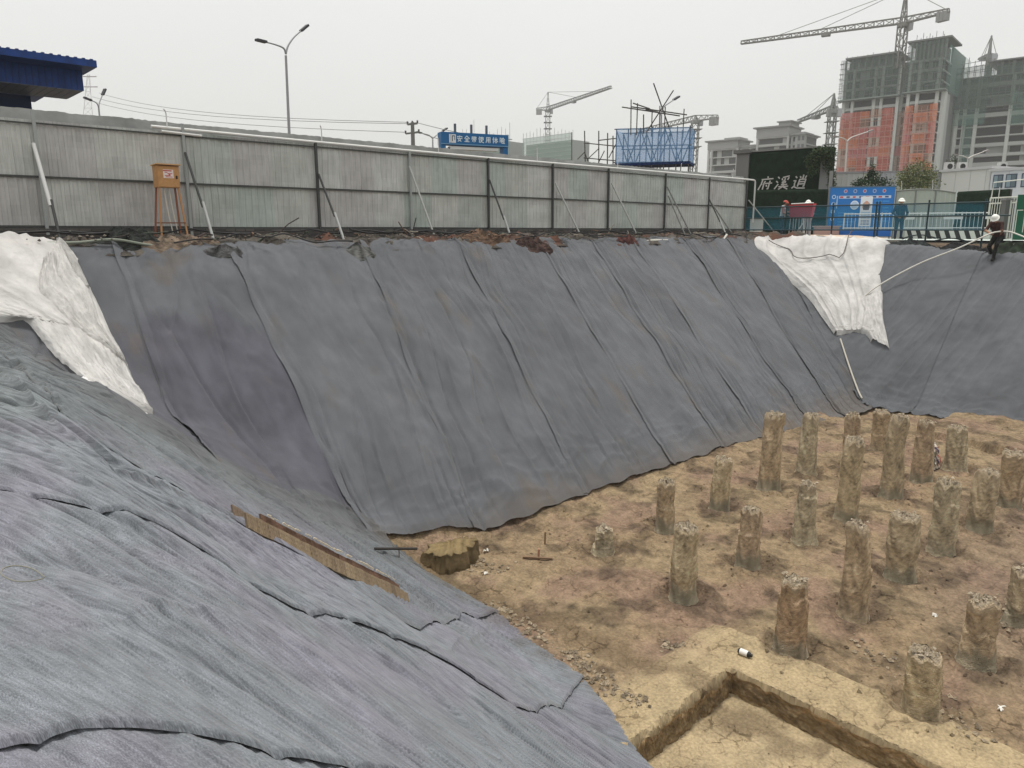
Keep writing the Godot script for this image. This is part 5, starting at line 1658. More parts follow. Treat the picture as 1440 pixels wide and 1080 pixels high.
	for k in 3:
		var ac := span("air_conditioner", ["outdoor air-conditioner unit on the cabin roof left of the pale lamp", "outdoor air-conditioner unit on the cabin roof right of the pale lamp", "outdoor unit on the cabin roof at the right edge"][k], "air conditioner", atpx([1330, 1348, 1405][k], 237.5, 50), atpx([1338, 1356, 1413][k], 237.5, 50))
		part_box(ac, "casing", Vector3(0, -0.1, -0.3), Vector3(0.5, 0.42, 0), mat(0.55, 0.55, 0.53))
		part_tube(ac, "fan_grille", [Vector3(0.25, 0.16, 0.0), Vector3(0.25, 0.16, 0.03)], 0.17, mat(0.04, 0.04, 0.04), 14)
	# notice board
	a = Vector3(15.851, 0.2, -38)
	b = Vector3(18.67, 0.2, -37.2)
	var nbd := span("notice_board", "bright blue safety notice board with a white central poster", "notice board", Vector3(a.x, -0.2, a.z), Vector3(b.x, -0.2, b.z))
	var nl := length_of(a, b)
	part_box(nbd, "panel", Vector3(0, 0.15, -0.08), Vector3(nl, 2.5, 0), mat(0.012, 0.17, 0.5, 0.5))
	var face := MB.new()
	face.face(Vector3(0.03, 0.18, 0.004), Vector3(nl - 0.06, 0, 0), Vector3(0, 2.29, 0))
	for z in 4: face.uv[z] = [Vector2(0, 1), Vector2(0, 0), Vector2(1, 0), Vector2(1, 1)][z]
	var pmat := StandardMaterial3D.new()
	pmat.albedo_texture = board_print()
	pmat.roughness = 0.5
	pmat.texture_repeat = false
	obj("printed_face", face, pmat, nbd)
	for x in [0.05, nl - 0.05]: part_tube(nbd, "post", [Vector3(x, 0, -0.1), Vector3(x, 2.62, -0.1)], 0.04, mat(0.2, 0.21, 0.22))
	part_box(nbd, "top_frame", Vector3(-0.05, 2.503, -0.08), Vector3(nl + 0.05, 2.56, 0.01), mat(0.1, 0.16, 0.22))
	# grey fence bay
	a = Vector3(18.841, 0.2, -37.4)
	b = Vector3(21.298, 0.2, -36.6)
	var gb := span("metal_fence_bay", "pale grey-green sheet bay with an arched top beside the notice board", "fence", Vector3(a.x, -0.2, a.z), Vector3(b.x, -0.2, b.z))
	var bl2 := length_of(a, b)
	for k in 3:
		var mb := MB.new()
		var w := bl2 / 3
		for q in 4:
			var x0 := k * w + q * w / 4
			mb.quad(Vector3(x0, 0, 0), Vector3(x0 + w / 4 - 0.01, 0, 0), Vector3(x0 + w / 4 - 0.01, arch(x0 + w / 4, bl2), 0), Vector3(x0, arch(x0, bl2), 0))
			mb.quad(Vector3(x0 + w / 4 - 0.01, 0, 0), Vector3(x0 + w / 4, 0, -0.025), Vector3(x0 + w / 4, arch(x0 + w / 4, bl2), -0.025), Vector3(x0 + w / 4 - 0.01, arch(x0 + w / 4, bl2), 0))
		obj("sheet", mb, mat(0.36, 0.39, 0.34, 0.6), gb)
	var rim := []
	for k in 13: rim.append(Vector3(bl2 * k / 12, arch(bl2 * k / 12, bl2), 0.02))
	part_tube(gb, "top_rail", rim, 0.035, mat(0.2, 0.21, 0.19))
	for k in 4: part_tube(gb, "post", [Vector3(bl2 * k / 3, 0, 0.03), Vector3(bl2 * k / 3, 2.35, 0.03)], 0.028, mat(0.2, 0.21, 0.2) if k < 3 else mat(0.5, 0.55, 0.52))
	for x in [0.2, 1.55]: part_tube(gb, "mist_nozzle", [Vector3(x, 2.3, 0.02), Vector3(x, 2.65, 0.02), Vector3(x - 0.05, 2.78, 0.08)], 0.015, mat(0.6, 0.6, 0.58), 6)
	# dark turf fence to the right
	a = Vector3(22.477, 0.2, -38.5)
	b = Vector3(23.458, 0.2, -36)
	var tr := span("turf_fence", "dark green turf-clad fence behind the gate on the right", "fence", Vector3(a.x, -0.2, a.z), Vector3(b.x, -0.2, b.z))
	turf_panel(tr, "turf_cladding", 0, length_of(a, b), 0, 2.35, 0.0, turf, gen, 500)
	part_box(tr, "backing", Vector3(0, 0, -0.2), Vector3(length_of(a, b), 2.34, -0.06), mat(0.05, 0.05, 0.045))
	a = Vector3(16.59, 0.308, -39)
	b = Vector3(16.117, 0.306, -38.4)
	# gate with white bars, post and green box
	a = Vector3(20.735, -0.105, -33)
	b = Vector3(21.233, -0.086, -31)
	var gt := span("barred_gate", "white gate of upright bars behind the crouching worker", "gate", Vector3(a.x, -0.25, a.z), Vector3(b.x, -0.25, b.z))
	var gw := length_of(a, b)
	var wm := mat(0.62, 0.62, 0.55, 0.5)
	for e in [0.12, 1.85, 1.62]: part_tube(gt, "rail", [Vector3(0, e, 0), Vector3(gw, e, 0)], 0.03, wm)
	for k in 17: part_tube(gt, "bar", [Vector3(gw * k / 16, 0.1, 0), Vector3(gw * k / 16, 1.87 if k != 3 else 2.3, 0)], 0.016 if k % 8 else 0.035, wm, 6)
	part_tube(gt, "frame_arm", [Vector3(0.02, 1.8, 0), Vector3(0.06, 2.5, 0), Vector3(gw, 2.55, 0)], 0.025, wm)
	a = Vector3(20.77, -0.096, -32)
	b = Vector3(21.163, -0.096, -32)
	var gp := span("gate_post", "dark grey gate post behind the worker's shoulder", "post", Vector3(a.x, -0.25, a.z), Vector3(b.x, -0.25, b.z))
	part_box(gp, "shaft", Vector3(0, 0, -0.3), Vector3(length_of(a, b), 1.72, 0), mat(0.13, 0.13, 0.125))
	part_box(gp, "cap", Vector3(-0.04, 1.723, -0.34), Vector3(length_of(a, b) + 0.04, 1.8, 0.04), mat(0.2, 0.2, 0.2))
	a = Vector3(20.572, -0.173, -31)
	b = Vector3(21.381, -0.161, -30)
	var gx := span("green_cabinet", "deep green metal cabinet with white framed panels at the right edge", "cabinet", Vector3(a.x, -0.3, a.z), Vector3(b.x, -0.3, b.z))
	part_box(gx, "casing", Vector3(0, 0, -0.6), Vector3(length_of(a, b), 1.95, 0), mat(0.01, 0.085, 0.045, 0.5))
	for x in [0.04, 0.32, 0.8]:
		part_box(gx, "panel_frame", Vector3(x, 0.45, 0.003), Vector3(x + 0.025, 1.35, 0.02), wm)
		part_box(gx, "panel_frame", Vector3(x + 0.028, 1.32, 0.003), Vector3(x + 0.22, 1.35, 0.02), wm)
	# guard rail with teal mesh
	var rl0 := W(33.0, -18.9, -0.2)
	var rl1 := W(33.0, -8.75, -0.2)
	var gr := span("guard_rail", "dark tube guard rail hung with teal mesh along the far pit edge", "guard rail", rl0, rl1)
	var rlen := length_of(rl0, rl1)
	var steel := mat(0.03, 0.055, 0.06, 0.5, 0.2)
	var n := 0
	for x in [0.05, 2.1, 4.25, 6.08, 6.2, 8.1, 10.1]:
		part_tube(gr, "post", [Vector3(x, -0.3, 0), Vector3(x, 1.62 if n != 0 else 1.5, 0)], 0.036, steel)
		n += 1
	var hts := [0.46, 1.0, 1.5]
	for h in 3: part_tube(gr, "rail", [Vector3(-0.2, hts[h], 0.05), Vector3(rlen + (0.8 if h == 1 else 0.1), hts[h] - 0.02, 0.05)], 0.028, steel if h > 0 else mat(0.04, 0.08, 0.1, 0.5))
	var net := StandardMaterial3D.new()
	net.albedo_color = Color(0.2, 0.5, 0.58, 0.4)
	net.transparency = BaseMaterial3D.TRANSPARENCY_ALPHA
	net.roughness = 0.9
	net.cull_mode = BaseMaterial3D.CULL_DISABLED
	var nets := [0.1, 2.05, 4.2, 6.05, 8.05, 10.05]
	for k in 5:
		var mb := MB.new()
		var x0: float = nets[k]
		var x1: float = nets[k + 1]
		mb.grid(20, 12, func(u, v): return Vector3(lerpf(x0, x1, u), lerpf(0.42, 1.5, v), 0.02 + 0.03 * n2(u * 3 + k * 5, v * 2) - 0.02 * sin(PI * v)), white, uv_plain, Vector3(0, 0, 1))
		obj("mesh_panel", mb, net, gr)
	# striped kerb blocks and a white railing on the road behind
	a = Vector3(18.473, 0.003, -35.5)
	b = Vector3(20.589, 0.02, -32.5)
	var kb := span("striped_barrier", "low concrete barrier with slanted black stripes behind the guard rail", "barrier", Vector3(a.x, -0.16, a.z), Vector3(b.x, -0.16, b.z))
	var kl := length_of(a, b)
	part_box(kb, "block", Vector3(0, 0, -0.3), Vector3(kl, 0.42, 0), mat(0.5, 0.52, 0.48))
	for k in int(kl / 0.42):
		var mb := MB.new()
		var x := 0.06 + k * 0.42
		mb.quad(Vector3(x + 0.16, 0.02, 0.004), Vector3(x + 0.36, 0.02, 0.004), Vector3(x + 0.2, 0.41, 0.004), Vector3(x, 0.41, 0.004))
		obj("stripe", mb, mat(0.03, 0.035, 0.035), kb)
		var m2 := MB.new()
		m2.quad(Vector3(x, 0.424, 0), Vector3(x + 0.2, 0.424, 0), Vector3(x + 0.08, 0.424, -0.3), Vector3(x - 0.12, 0.424, -0.3))
		obj("stripe", m2, mat(0.03, 0.035, 0.035), kb)
	a = Vector3(15.781, 0.001, -36)
	b = Vector3(20.907, 0.016, -33.2)
	var wr := span("road_railing", "white municipal road railing of thin upright bars behind the teal mesh", "railing", Vector3(a.x, -0.16, a.z), Vector3(b.x, -0.16, b.z))
	var wl := length_of(a, b)
	for e in [0.5, 1.15]: part_tube(wr, "rail", [Vector3(0, e, 0), Vector3(wl, e, 0)], 0.025, mat(0.68, 0.7, 0.68, 0.5))
	for k in int(wl / 0.16): part_tube(wr, "bar", [Vector3(k * 0.16, 0.45, 0), Vector3(k * 0.16, 1.2, 0)], 0.012 if k % 10 else 0.035, mat(0.68, 0.7, 0.68, 0.5), 5)
	for x in [2.2, 4.1, 5.6]: part_box(wr, "sign_plate", Vector3(x, 0.88, 0.03), Vector3(x + 0.75, 1.02, 0.045), mat(0.72, 0.75, 0.75))
	# road surface patches: pale pavement and an orange-brown ramp
	var pv := MB.new()
	pv.grid(20, 10, func(u, v): return W(lerpf(33.25, 37.5, v), lerpf(-13.6, -4.0, u), -0.15 + 0.01 * n2(u * 6, v * 4)), func(p, u, v): return Color(0.55, 0.6, 0.56) * (1.0 + 0.15 * fbm(u * 6, v * 3)), uv_plain, Vector3.UP)
	struct("pavement", pv, mat(1, 1, 1, 0.9, 0, true))
	var rp := MB.new()
	rp.grid(24, 10, func(u, v): return W(lerpf(33.2, 37.0, v) - 0.8 * smoothstep(0.5, 1.0, u) * (1 - v), lerpf(-18.8, -13.4, u), -0.13 + 0.14 * (1.0 - smoothstep(0.6, 1.0, u)) + 0.02 * n2(u * 5, v * 4)), func(p, u, v): return Color(0.56, 0.44, 0.33) * (1.0 + 0.2 * fbm(u * 6, v * 3)), uv_plain, Vector3.UP)
	struct("ramp", rp, mat(1, 1, 1, 0.9, 0, true))
	a = Vector3(15.045, 0.165, -37.5)
	b = Vector3(16.116, 0.166, -37.2)
	var slab := span("concrete_slab", "low pinkish concrete block behind the teal mesh left of the notice board", "concrete block", Vector3(a.x, -0.16, a.z), Vector3(b.x, -0.16, b.z))
	part_box(slab, "block", Vector3(0, 0, -0.8), Vector3(length_of(a, b), 0.55, 0), mat(0.4, 0.28, 0.26))
	part_box(slab, "lip", Vector3(-0.06, 0.553, -0.84), Vector3(length_of(a, b) + 0.06, 0.62, 0.05), mat(0.44, 0.33, 0.3))
	var tk := span("water_tank", "pale square plastic tank behind the mesh by the hoarding's end", "tank", Vector3(11.796, 0.165, -37.5), Vector3(12.401, 0.166, -37.3))
	part_box(tk, "body", Vector3(0, 0, -0.6), Vector3(0.62, 0.6, 0), mat(0.6, 0.62, 0.6))
	part_box(tk, "lid", Vector3(-0.03, 0.603, -0.63), Vector3(0.65, 0.66, 0.03), mat(0.5, 0.52, 0.5))
	part_tube(tk, "tap", [Vector3(0.2, 0.12, 0.0), Vector3(0.2, 0.12, 0.1), Vector3(0.2, 0.05, 0.12)], 0.025, mat(0.2, 0.2, 0.2), 6)
	# red equipment stand
	var ra: Vector3 = Vector3(12.847, -0.06, -35.2)
	var rb: Vector3 = Vector3(13.737, -0.056, -34.6)
	var rs := span("equipment_stand", "red sheet-metal box on thin white legs between two men", "equipment stand", Vector3(ra.x, -0.16, ra.z), Vector3(rb.x, -0.16, rb.z))
	var rw := length_of(ra, rb)
	var red := mat(0.5, 0.03, 0.035, 0.5)
	var bx := MB.new()
	bx.quad(Vector3(0.06, 0.98, 0.05), Vector3(rw - 0.1, 0.98, 0.05), Vector3(rw, 1.6, 0.1), Vector3(-0.02, 1.56, 0.1))
	bx.quad(Vector3(rw - 0.1, 0.98, 0.05), Vector3(rw - 0.1, 0.98, -0.4), Vector3(rw, 1.6, -0.5), Vector3(rw, 1.6, 0.1))
	bx.quad(Vector3(0.06, 0.98, -0.4), Vector3(0.06, 0.98, 0.05), Vector3(-0.02, 1.56, 0.1), Vector3(-0.02, 1.56, -0.5))
	bx.quad(Vector3(rw - 0.1, 0.98, -0.4), Vector3(0.06, 0.98, -0.4), Vector3(-0.02, 1.56, -0.5), Vector3(rw, 1.6, -0.5))
	bx.quad(Vector3(0.06, 0.98, -0.4), Vector3(rw - 0.1, 0.98, -0.4), Vector3(rw - 0.1, 0.98, 0.05), Vector3(0.06, 0.98, 0.05))
	bx.quad(Vector3(-0.02, 1.56, 0.1), Vector3(rw, 1.6, 0.1), Vector3(rw, 1.6, -0.5), Vector3(-0.02, 1.56, -0.5))
	obj("box", bx, red, rs)
	part_tube(rs, "top_rim", [Vector3(0.1, 1.585, 0.11), Vector3(rw, 1.615, 0.11)], 0.025, mat(0.7, 0.68, 0.64))
	for k in 8: part_tube(rs, "bucket_handle" if k in [2, 5] else "leg", [Vector3(0.08 + rw * 0.12 * k, 0.98, -0.02), Vector3(0.08 + rw * 0.12 * k + (0.03 if k % 2 else -0.03), 0.0, 0.0)], 0.018, mat(0.62, 0.58, 0.58), 6)
	part_tube(rs, "prop", [Vector3(rw - 0.35, 0.8, 0.1), Vector3(rw * 0.35, 0.05, 0.5)], 0.022, mat(0.65, 0.63, 0.6), 6)
	part_tube(rs, "prop", [Vector3(rw - 0.4, 0.95, 0.1), Vector3(rw - 0.25, 0.02, 0.3)], 0.03, mat(0.65, 0.63, 0.6), 6)
	# dark net heap by the worker, planks along the rail foot
	for e in [[Vector3(30.654, -7, -0.55), "dark green shade-net heap behind the crouching worker", 1.3, 0.75, Color(0.018, 0.026, 0.016), 31.9, -6.7], [Vector3(30.027, -9, -0.327), "black netting heaped at the rail foot left of the worker", 1.1, 0.28, Color(0.014, 0.015, 0.015), 32.2, -9.1], [Vector3(26.154, -9, -0.139), "low dark netting bundle at the guard rail's foot near the blue worker", 0.9, 0.2, Color(0.02, 0.025, 0.025), 32.5, -11.2]]:
		var mb := MB.new()
		mb.grid(60, 20, func(u, v):
			var an: float = u * TAU
			var q: float = 1.0 - v
			var rr: float = e[2] * q * (1.0 + 0.3 * n2(cos(an) * 1.3 + e[2] * 9, sin(an) * 1.3))
			var s: float = e[5] + cos(an) * rr * 0.55
			var t: float = e[6] + sin(an) * rr
			return W(s, t, minf(H(s, t), ground_level(s, t)) + e[3] * (1.0 - pow(q, 2.0)) * (0.7 + 0.6 * n2(s * 2, t * 2)) + 0.12 * ridge(n2(s * 5, t * 4), 2.0) * sqrt(1.0 - q * 0.9) - 0.04 * q),
			func(p, u, v): return e[4] * (1.0 + 0.9 * n2(p.x * 6, p.z * 6)), uv_plain, Vector3.UP, true)
		tag(obj("net_heap", mb, mat(1, 1, 1, 0.9, 0, true)), e[1], "netting")
	for e in [["dark bent plank lying by the guard rail foot under the blue worker", W(32.6, -11.6, -0.14), W(32.5, -10.2, -0.1)], ["dark plank along the guard rail foot left of the black netting", W(32.7, -10.4, -0.2), W(32.5, -8.9, -0.3)]]:
		var mb := MB.new()
		mb.grid(3, 16, func(u, v): return e[1].lerp(e[2], v) + Vector3(0, 0.16 * sin(PI * v) + [0.0, 0.03, 0.03, 0.0][int(round(u * 3))], 0) + Vector3(0.1, 0, 0.14) * (u - 0.5), white, uv_plain, Vector3.UP)
		tag(obj("plank", mb, mat(0.035, 0.05, 0.05)), e[0], "plank")
	# the white hose that the worker holds
	var ho := MB.new()
	ho.tube(smooth3([Vector3(12.251, -2.907, -28.4), Vector3(12.447, -2.874, -28.1), Vector3(12.87, -2.674, -28), Vector3(13.606, -1.89, -27.9), Vector3(14.948, -1.007, -27.6), Vector3(15.966, -0.425, -27), Vector3(16.653, -0.022, -26.75), Vector3(17.052, 0.156, -26.7), Vector3(17.435, 0.188, -26.6), Vector3(17.582, 0.079, -26.2), Vector3(17.627, -0.154, -25.5), Vector3(17.74, -0.714, -24.6)]), 0.026, 8)
	tag(obj("water_hose", ho, mat(0.62, 0.6, 0.54, 0.5)), "long white hose running from the worker's hands across the white sheet", "hose")


func arch(x: float, l: float) -> float:
	return 2.32 + 0.12 * sin(PI * x / l) - 0.12 * x / l


func atpx(x: float, y: float, d: float) -> Vector3:   # a point of the far ground plan, from its bearing, rise and distance
	var r := Vector3((x - 720) / 1040, (540 - y) / 1040 * 0.97929 - 0.20246, 0.97929 + (540 - y) / 1040 * 0.20246)
	return Vector3(r.x * d / r.z, 0.2 + r.y * d / r.z, -d)


func bush(label: String, lumps: Array, d: float, foot: Vector3, gen: RandomNumberGenerator, tones: Array) -> void:
	var o := thing("bush", label, "bush", Vector3(foot.x, -0.2, foot.z))
	var mb := MB.new()
	for e in lumps: leaves(mb, atpx(e[0], e[1], d) - o.position, Vector3(e[2], e[3], e[2]), e[4], 0.07, gen, tones)
	obj("foliage", mb, mat(1, 1, 1, 0.8, 0, true), o).set_meta("kind", "stuff")
	var top: Vector3 = atpx(lumps[0][0], lumps[0][1], d) - o.position
	for k in 5:
		part_tube(o, "stem", [Vector3(k * 0.08 - 0.16, 0, 0), top * Vector3(0.6, 0.5, 0.6) + Vector3(k * 0.1 - 0.2, 0, 0), top + Vector3(k * 0.25 - 0.5, 0.1, 0)], 0.03, mat(0.07, 0.055, 0.04), 6, 0.01)


func cabin(o: Node3D, l: float, deep: float, h: float, windows: Array, m: Material) -> void:
	part_box(o, "wall", Vector3(0, 0, -deep), Vector3(l, h, 0), m)
	part_box(o, "roof", Vector3(-0.12, h + 0.003, -deep - 0.1), Vector3(l + 0.12, h + 0.16, 0.12), mat(0.5, 0.5, 0.5))
	for k in int(l / 1.0): part_box(o, "panel_joint", Vector3(k * 1.0 + 0.98, 0.1, 0.002), Vector3(k * 1.0 + 1.0, h - 0.05, 0.012), mat(0.4, 0.4, 0.39))
	for w in windows:
		var f := part_box(o, "window", Vector3(w[0], h - 1.0, 0.003), Vector3(w[0] + w[1], h - 0.2, 0.04), mat(0.07, 0.09, 0.12))
		part_box(f, "pane", Vector3(w[0] + 0.06, h - 0.94, 0.042), Vector3(w[0] + w[1] / 2 - 0.02, h - 0.26, 0.048), mat(0.25, 0.32, 0.36, 0.15))
		part_box(f, "pane", Vector3(w[0] + w[1] / 2 + 0.02, h - 0.94, 0.042), Vector3(w[0] + w[1] - 0.06, h - 0.26, 0.048), mat(0.14, 0.18, 0.2, 0.15))


func turf_panel(o: Node3D, called: String, x0: float, x1: float, y0: float, y1: float, z: float, m: Material, gen: RandomNumberGenerator, tufts: int) -> void:
	var mb := MB.new()
	mb.grid(int((x1 - x0) * 14), int((y1 - y0) * 10), func(u, v): return Vector3(lerpf(x0, x1, u), lerpf(y0, y1, v), z + 0.035 * absf(n2(u * (x1 - x0) * 7, v * (y1 - y0) * 7)) + 0.02 * n2(u * 3, v * 9) - 0.06 * (1.0 if v == 0.0 or v == 1.0 else 0.0)), func(p, u, v): return grey(0.9 + 0.5 * fbm(p.x * 2, p.y * 2)), uv_plain, Vector3(0, 0, 1))
	for k in tufts:
		var p := Vector3(gen.randf_range(x0, x1), gen.randf_range(y0, y1), z + 0.02)
		var d := Vector3(gen.randfn() * 0.04, gen.randf_range(-0.06, 0.05), gen.randf_range(0.03, 0.09))
		mb.col = grey(gen.randf_range(0.6, 1.8))
		mb.tri(p, p + Vector3(0.025, 0, 0), p + d)
	obj(called, mb, m, o)


func lamp(label: String, pole: Array, arm_a: Array, arm_b: Array, r: float, m: Material, dark: Material) -> void:
	var o := thing("street_lamp", label, "street lamp", Vector3(pole[0].x, -0.2, pole[0].z))
	var at := o.position
	part_tube(o, "pole", [Vector3.ZERO, pole[1] - at], r * 1.35, m, 10, r * 0.85)
	for arm in [arm_a, arm_b]:
		var pts := []
		for p in smooth3(arm): pts.append(p - at)
		part_tube(o, "arm", pts, r * 0.75, m, 8, r * 0.5)
		var d: Vector3 = (pts[-1] - pts[-3]).normalized()
		var sd := d.cross(Vector3.UP).normalized()
		var mb := MB.new()
		var q: Vector3 = pts[-1]
		mb.boxv(q + d * r * 3.4, d * r * 3.8, sd.cross(d) * r * 0.7, -sd * r * 1.9) if false else mb.boxv(q + d * r * 3.4, sd * r * 1.9, sd.cross(d) * r * 0.75, -d * r * 4.0)
		obj("lamp_head", mb, dark, o)


func lattice(mb: MB, lo: Array, hi: Array, bays: int, w: float) -> void:
	for k in 4: mb.bar(lo[k], hi[k], w)
	for b in bays:
		for k in 4:
			var a0: Vector3 = lo[k].lerp(hi[k], float(b) / bays)
			var b1: Vector3 = lo[(k + 1) % 4].lerp(hi[(k + 1) % 4], float(b + 1) / bays)
			var a1: Vector3 = lo[k].lerp(hi[k], float(b + 1) / bays)
			mb.bar(a0, b1, w * 0.6)
			mb.bar(a1, b1, w * 0.6)


func scaffolds(gen: RandomNumberGenerator) -> void:
	var D := 36.0
	var tube := mat(0.1, 0.095, 0.09, 0.6, 0.2)
	var a: Vector3 = Vector3(4.948, 3.154, -36.6)
	var b: Vector3 = Vector3(8.132, 2.994, -35.4)
	var sc := span("scaffold_hoist", "blue mesh-wrapped scaffold box with crossed poles above the hoarding", "scaffold", Vector3(a.x, 0, a.z), Vector3(b.x, 0, b.z))
	var l := length_of(a, b)
	var inv := sc.transform.affine_inverse()
	var net := StandardMaterial3D.new()
	net.albedo_color = Color(0.5, 0.7, 0.9, 0.45)
	net.transparency = BaseMaterial3D.TRANSPARENCY_ALPHA
	net.roughness = 0.9
	net.cull_mode = BaseMaterial3D.CULL_DISABLED
	var y0 := 3.35
	var y1 := 4.93
	for e in [["front", Vector3(0, 0, 0.1), Vector3(l, 0, 0.1)], ["left", Vector3(-0.02, 0, -1.6), Vector3(0, 0, 0.1)], ["right", Vector3(l, 0, 0.1), Vector3(l + 0.02, 0, -1.6)], ["back", Vector3(0, 0, -1.6), Vector3(l, 0, -1.6)]]:
		var mb := MB.new()
		mb.grid(40, 14, func(u, v): return e[1].lerp(e[2], u) + Vector3(0, lerpf(y0, y1 - 0.1 * u, v), 0.03 * n2(u * 6, v * 2)), white, uv_plain, Vector3(0, 0, 1))
		obj("blue_mesh", mb, net, sc)
	part_box(sc, "deck", Vector3(-0.05, y0 - 0.12, -1.6), Vector3(l + 0.05, y0, 0.1), mat(0.01, 0.03, 0.1))
	for k in 7:
		for z in [0.05, -1.5]:
			part_tube(sc, "standard", [Vector3(l * k / 6, 0, z), Vector3(l * k / 6, y1 - 0.02, z)], 0.028, tube, 6)
			if k < 6: part_tube(sc, "diagonal", [Vector3(l * k / 6, y0, z), Vector3(l * (k + 1) / 6, y1 - 0.1, z)] if k % 2 else [Vector3(l * (k + 1) / 6, y0, z), Vector3(l * k / 6, y1 - 0.1, z)], 0.025, tube, 6)
	for h in [y0 + 0.05, (y0 + y1) / 2, y1 - 0.03]:
		for z in [0.05, -1.5]: part_tube(sc, "ledger", [Vector3(-0.1, h, z), Vector3(l + 0.1, h - 0.08, z)], 0.028, tube, 6)
	for e in [[887.5, 140, 887, 190], [896.5, 145, 895, 190], [917, 158, 916, 192], [928, 149, 927, 192], [935.5, 150, 934, 194], [962, 153, 960, 195]]:
		part_tube(sc, "upright_pole", [inv * atpx(e[0], e[1], D), inv * atpx(e[2], e[3], D)], 0.026, tube, 6)
	for e in [[874.5, 150.5, 956, 163], [887, 150, 966, 161.5], [890, 145, 914, 153], [919, 117, 945, 191], [947, 127, 909, 186], [905, 161, 905, 188]]:
		part_tube(sc, "tie_pole", [inv * atpx(e[0], e[1], D - 0.1), inv * atpx(e[2], e[3], D - 0.1)], 0.03, tube, 6)
	var s2 := thing("tube_scaffold", "bare rusty scaffold tubes left of the blue mesh box", "scaffold", Vector3(atpx(822, 240, 37).x, 0, -37))
	var at := s2.position
	for e in [[822, 184, 823, 232], [842, 184, 842, 232], [854.5, 187, 854, 232], [862, 191, 862, 232], [804, 186, 804, 226]]:
		part_tube(s2, "standard", [Vector3(atpx(e[2], e[3], 37).x - at.x, 0, 0), atpx(e[2], e[3], 37) - at, atpx(e[0], e[1], 37) - at], 0.03 if e[0] > 810 else 0.022, tube, 6)
	for e in [[821, 201, 866, 205.5], [841, 197.5, 866, 194.5], [821, 222, 866, 226]]:
		part_tube(s2, "ledger", [atpx(e[0], e[1], 36.9) - at, atpx(e[2], e[3], 36.5) - at], 0.027, tube, 6)
	for e in [[812, 224, 822, 214], [822, 214, 827, 227], [826, 224, 842, 209], [856, 222, 866, 203], [842, 228, 850, 212]]:
		part_tube(s2, "diagonal", [atpx(e[0], e[1], 36.9) - at, atpx(e[2], e[3], 36.9) - at], 0.025, tube, 6)


func board_print() -> ImageTexture:
	var im := Image.create(512, 376, false, Image.FORMAT_RGB8)
	im.fill(Color8(20, 112, 190))
	var g := RandomNumberGenerator.new()
	g.seed = 3
	for k in 5:   # round pictograms along the top
		disc(im, 120 + k * 78, 22, 16, Color8(150, 170, 205))
		disc(im, 120 + k * 78, 22, 9, [Color8(190, 70, 80), Color8(60, 90, 150)][k % 2])
	im.fill_rect(Rect2i(70, 58, 420, 22), Color8(190, 205, 225))
	for k in 8: im.fill_rect(Rect2i(78 + k * 52, 63, g.randi_range(22, 40), 12), [Color8(190, 50, 60), Color8(30, 60, 120)][k % 2])
	im.fill_rect(Rect2i(52, 58, 8, 100), Color8(170, 200, 230))
	for y in [66, 124, 182, 240]:
		disc(im, 28, y, 17, Color8(190, 215, 240))
		disc(im, 28, y, 11, Color8(30, 110, 180))
	disc(im, 202, 132, 36, Color8(215, 228, 240))
	disc(im, 202, 132, 28, Color8(180, 205, 235))
	im.fill_rect(Rect2i(250, 66, 96, 236), Color8(228, 232, 238))
	disc(im, 298, 140, 34, Color8(178, 160, 150))
	im.fill_rect(Rect2i(274, 132, 48, 40), Color8(90, 75, 80))
	disc(im, 298, 116, 16, Color8(210, 160, 140))
	im.fill_rect(Rect2i(262, 188, 72, 54), Color8(170, 195, 225))
	for k in 4: im.fill_rect(Rect2i(264, 252 + k * 11, 68, 5), Color8(60, 90, 150))
	for k in 8:
		for r in 7: im.fill_rect(Rect2i(370 + (k % 2) * 60, 100 + r * 26, g.randi_range(28, 52), 7), Color8(70, 150, 215))
	for r in 5: im.fill_rect(Rect2i(74, 190 + r * 24, g.randi_range(90, 150), 7), Color8(70, 150, 215))
	im.fill_rect(Rect2i(0, 340, 512, 36), Color8(16, 95, 175))
	return ImageTexture.create_from_image(im)


func disc(im: Image, cx: int, cy: int, r: int, c: Color) -> void:
	for y in range(-r, r + 1):
		var w := int(sqrt(r * r - y * y))
		im.fill_rect(Rect2i(cx - w, cy + y, 2 * w, 1), c)


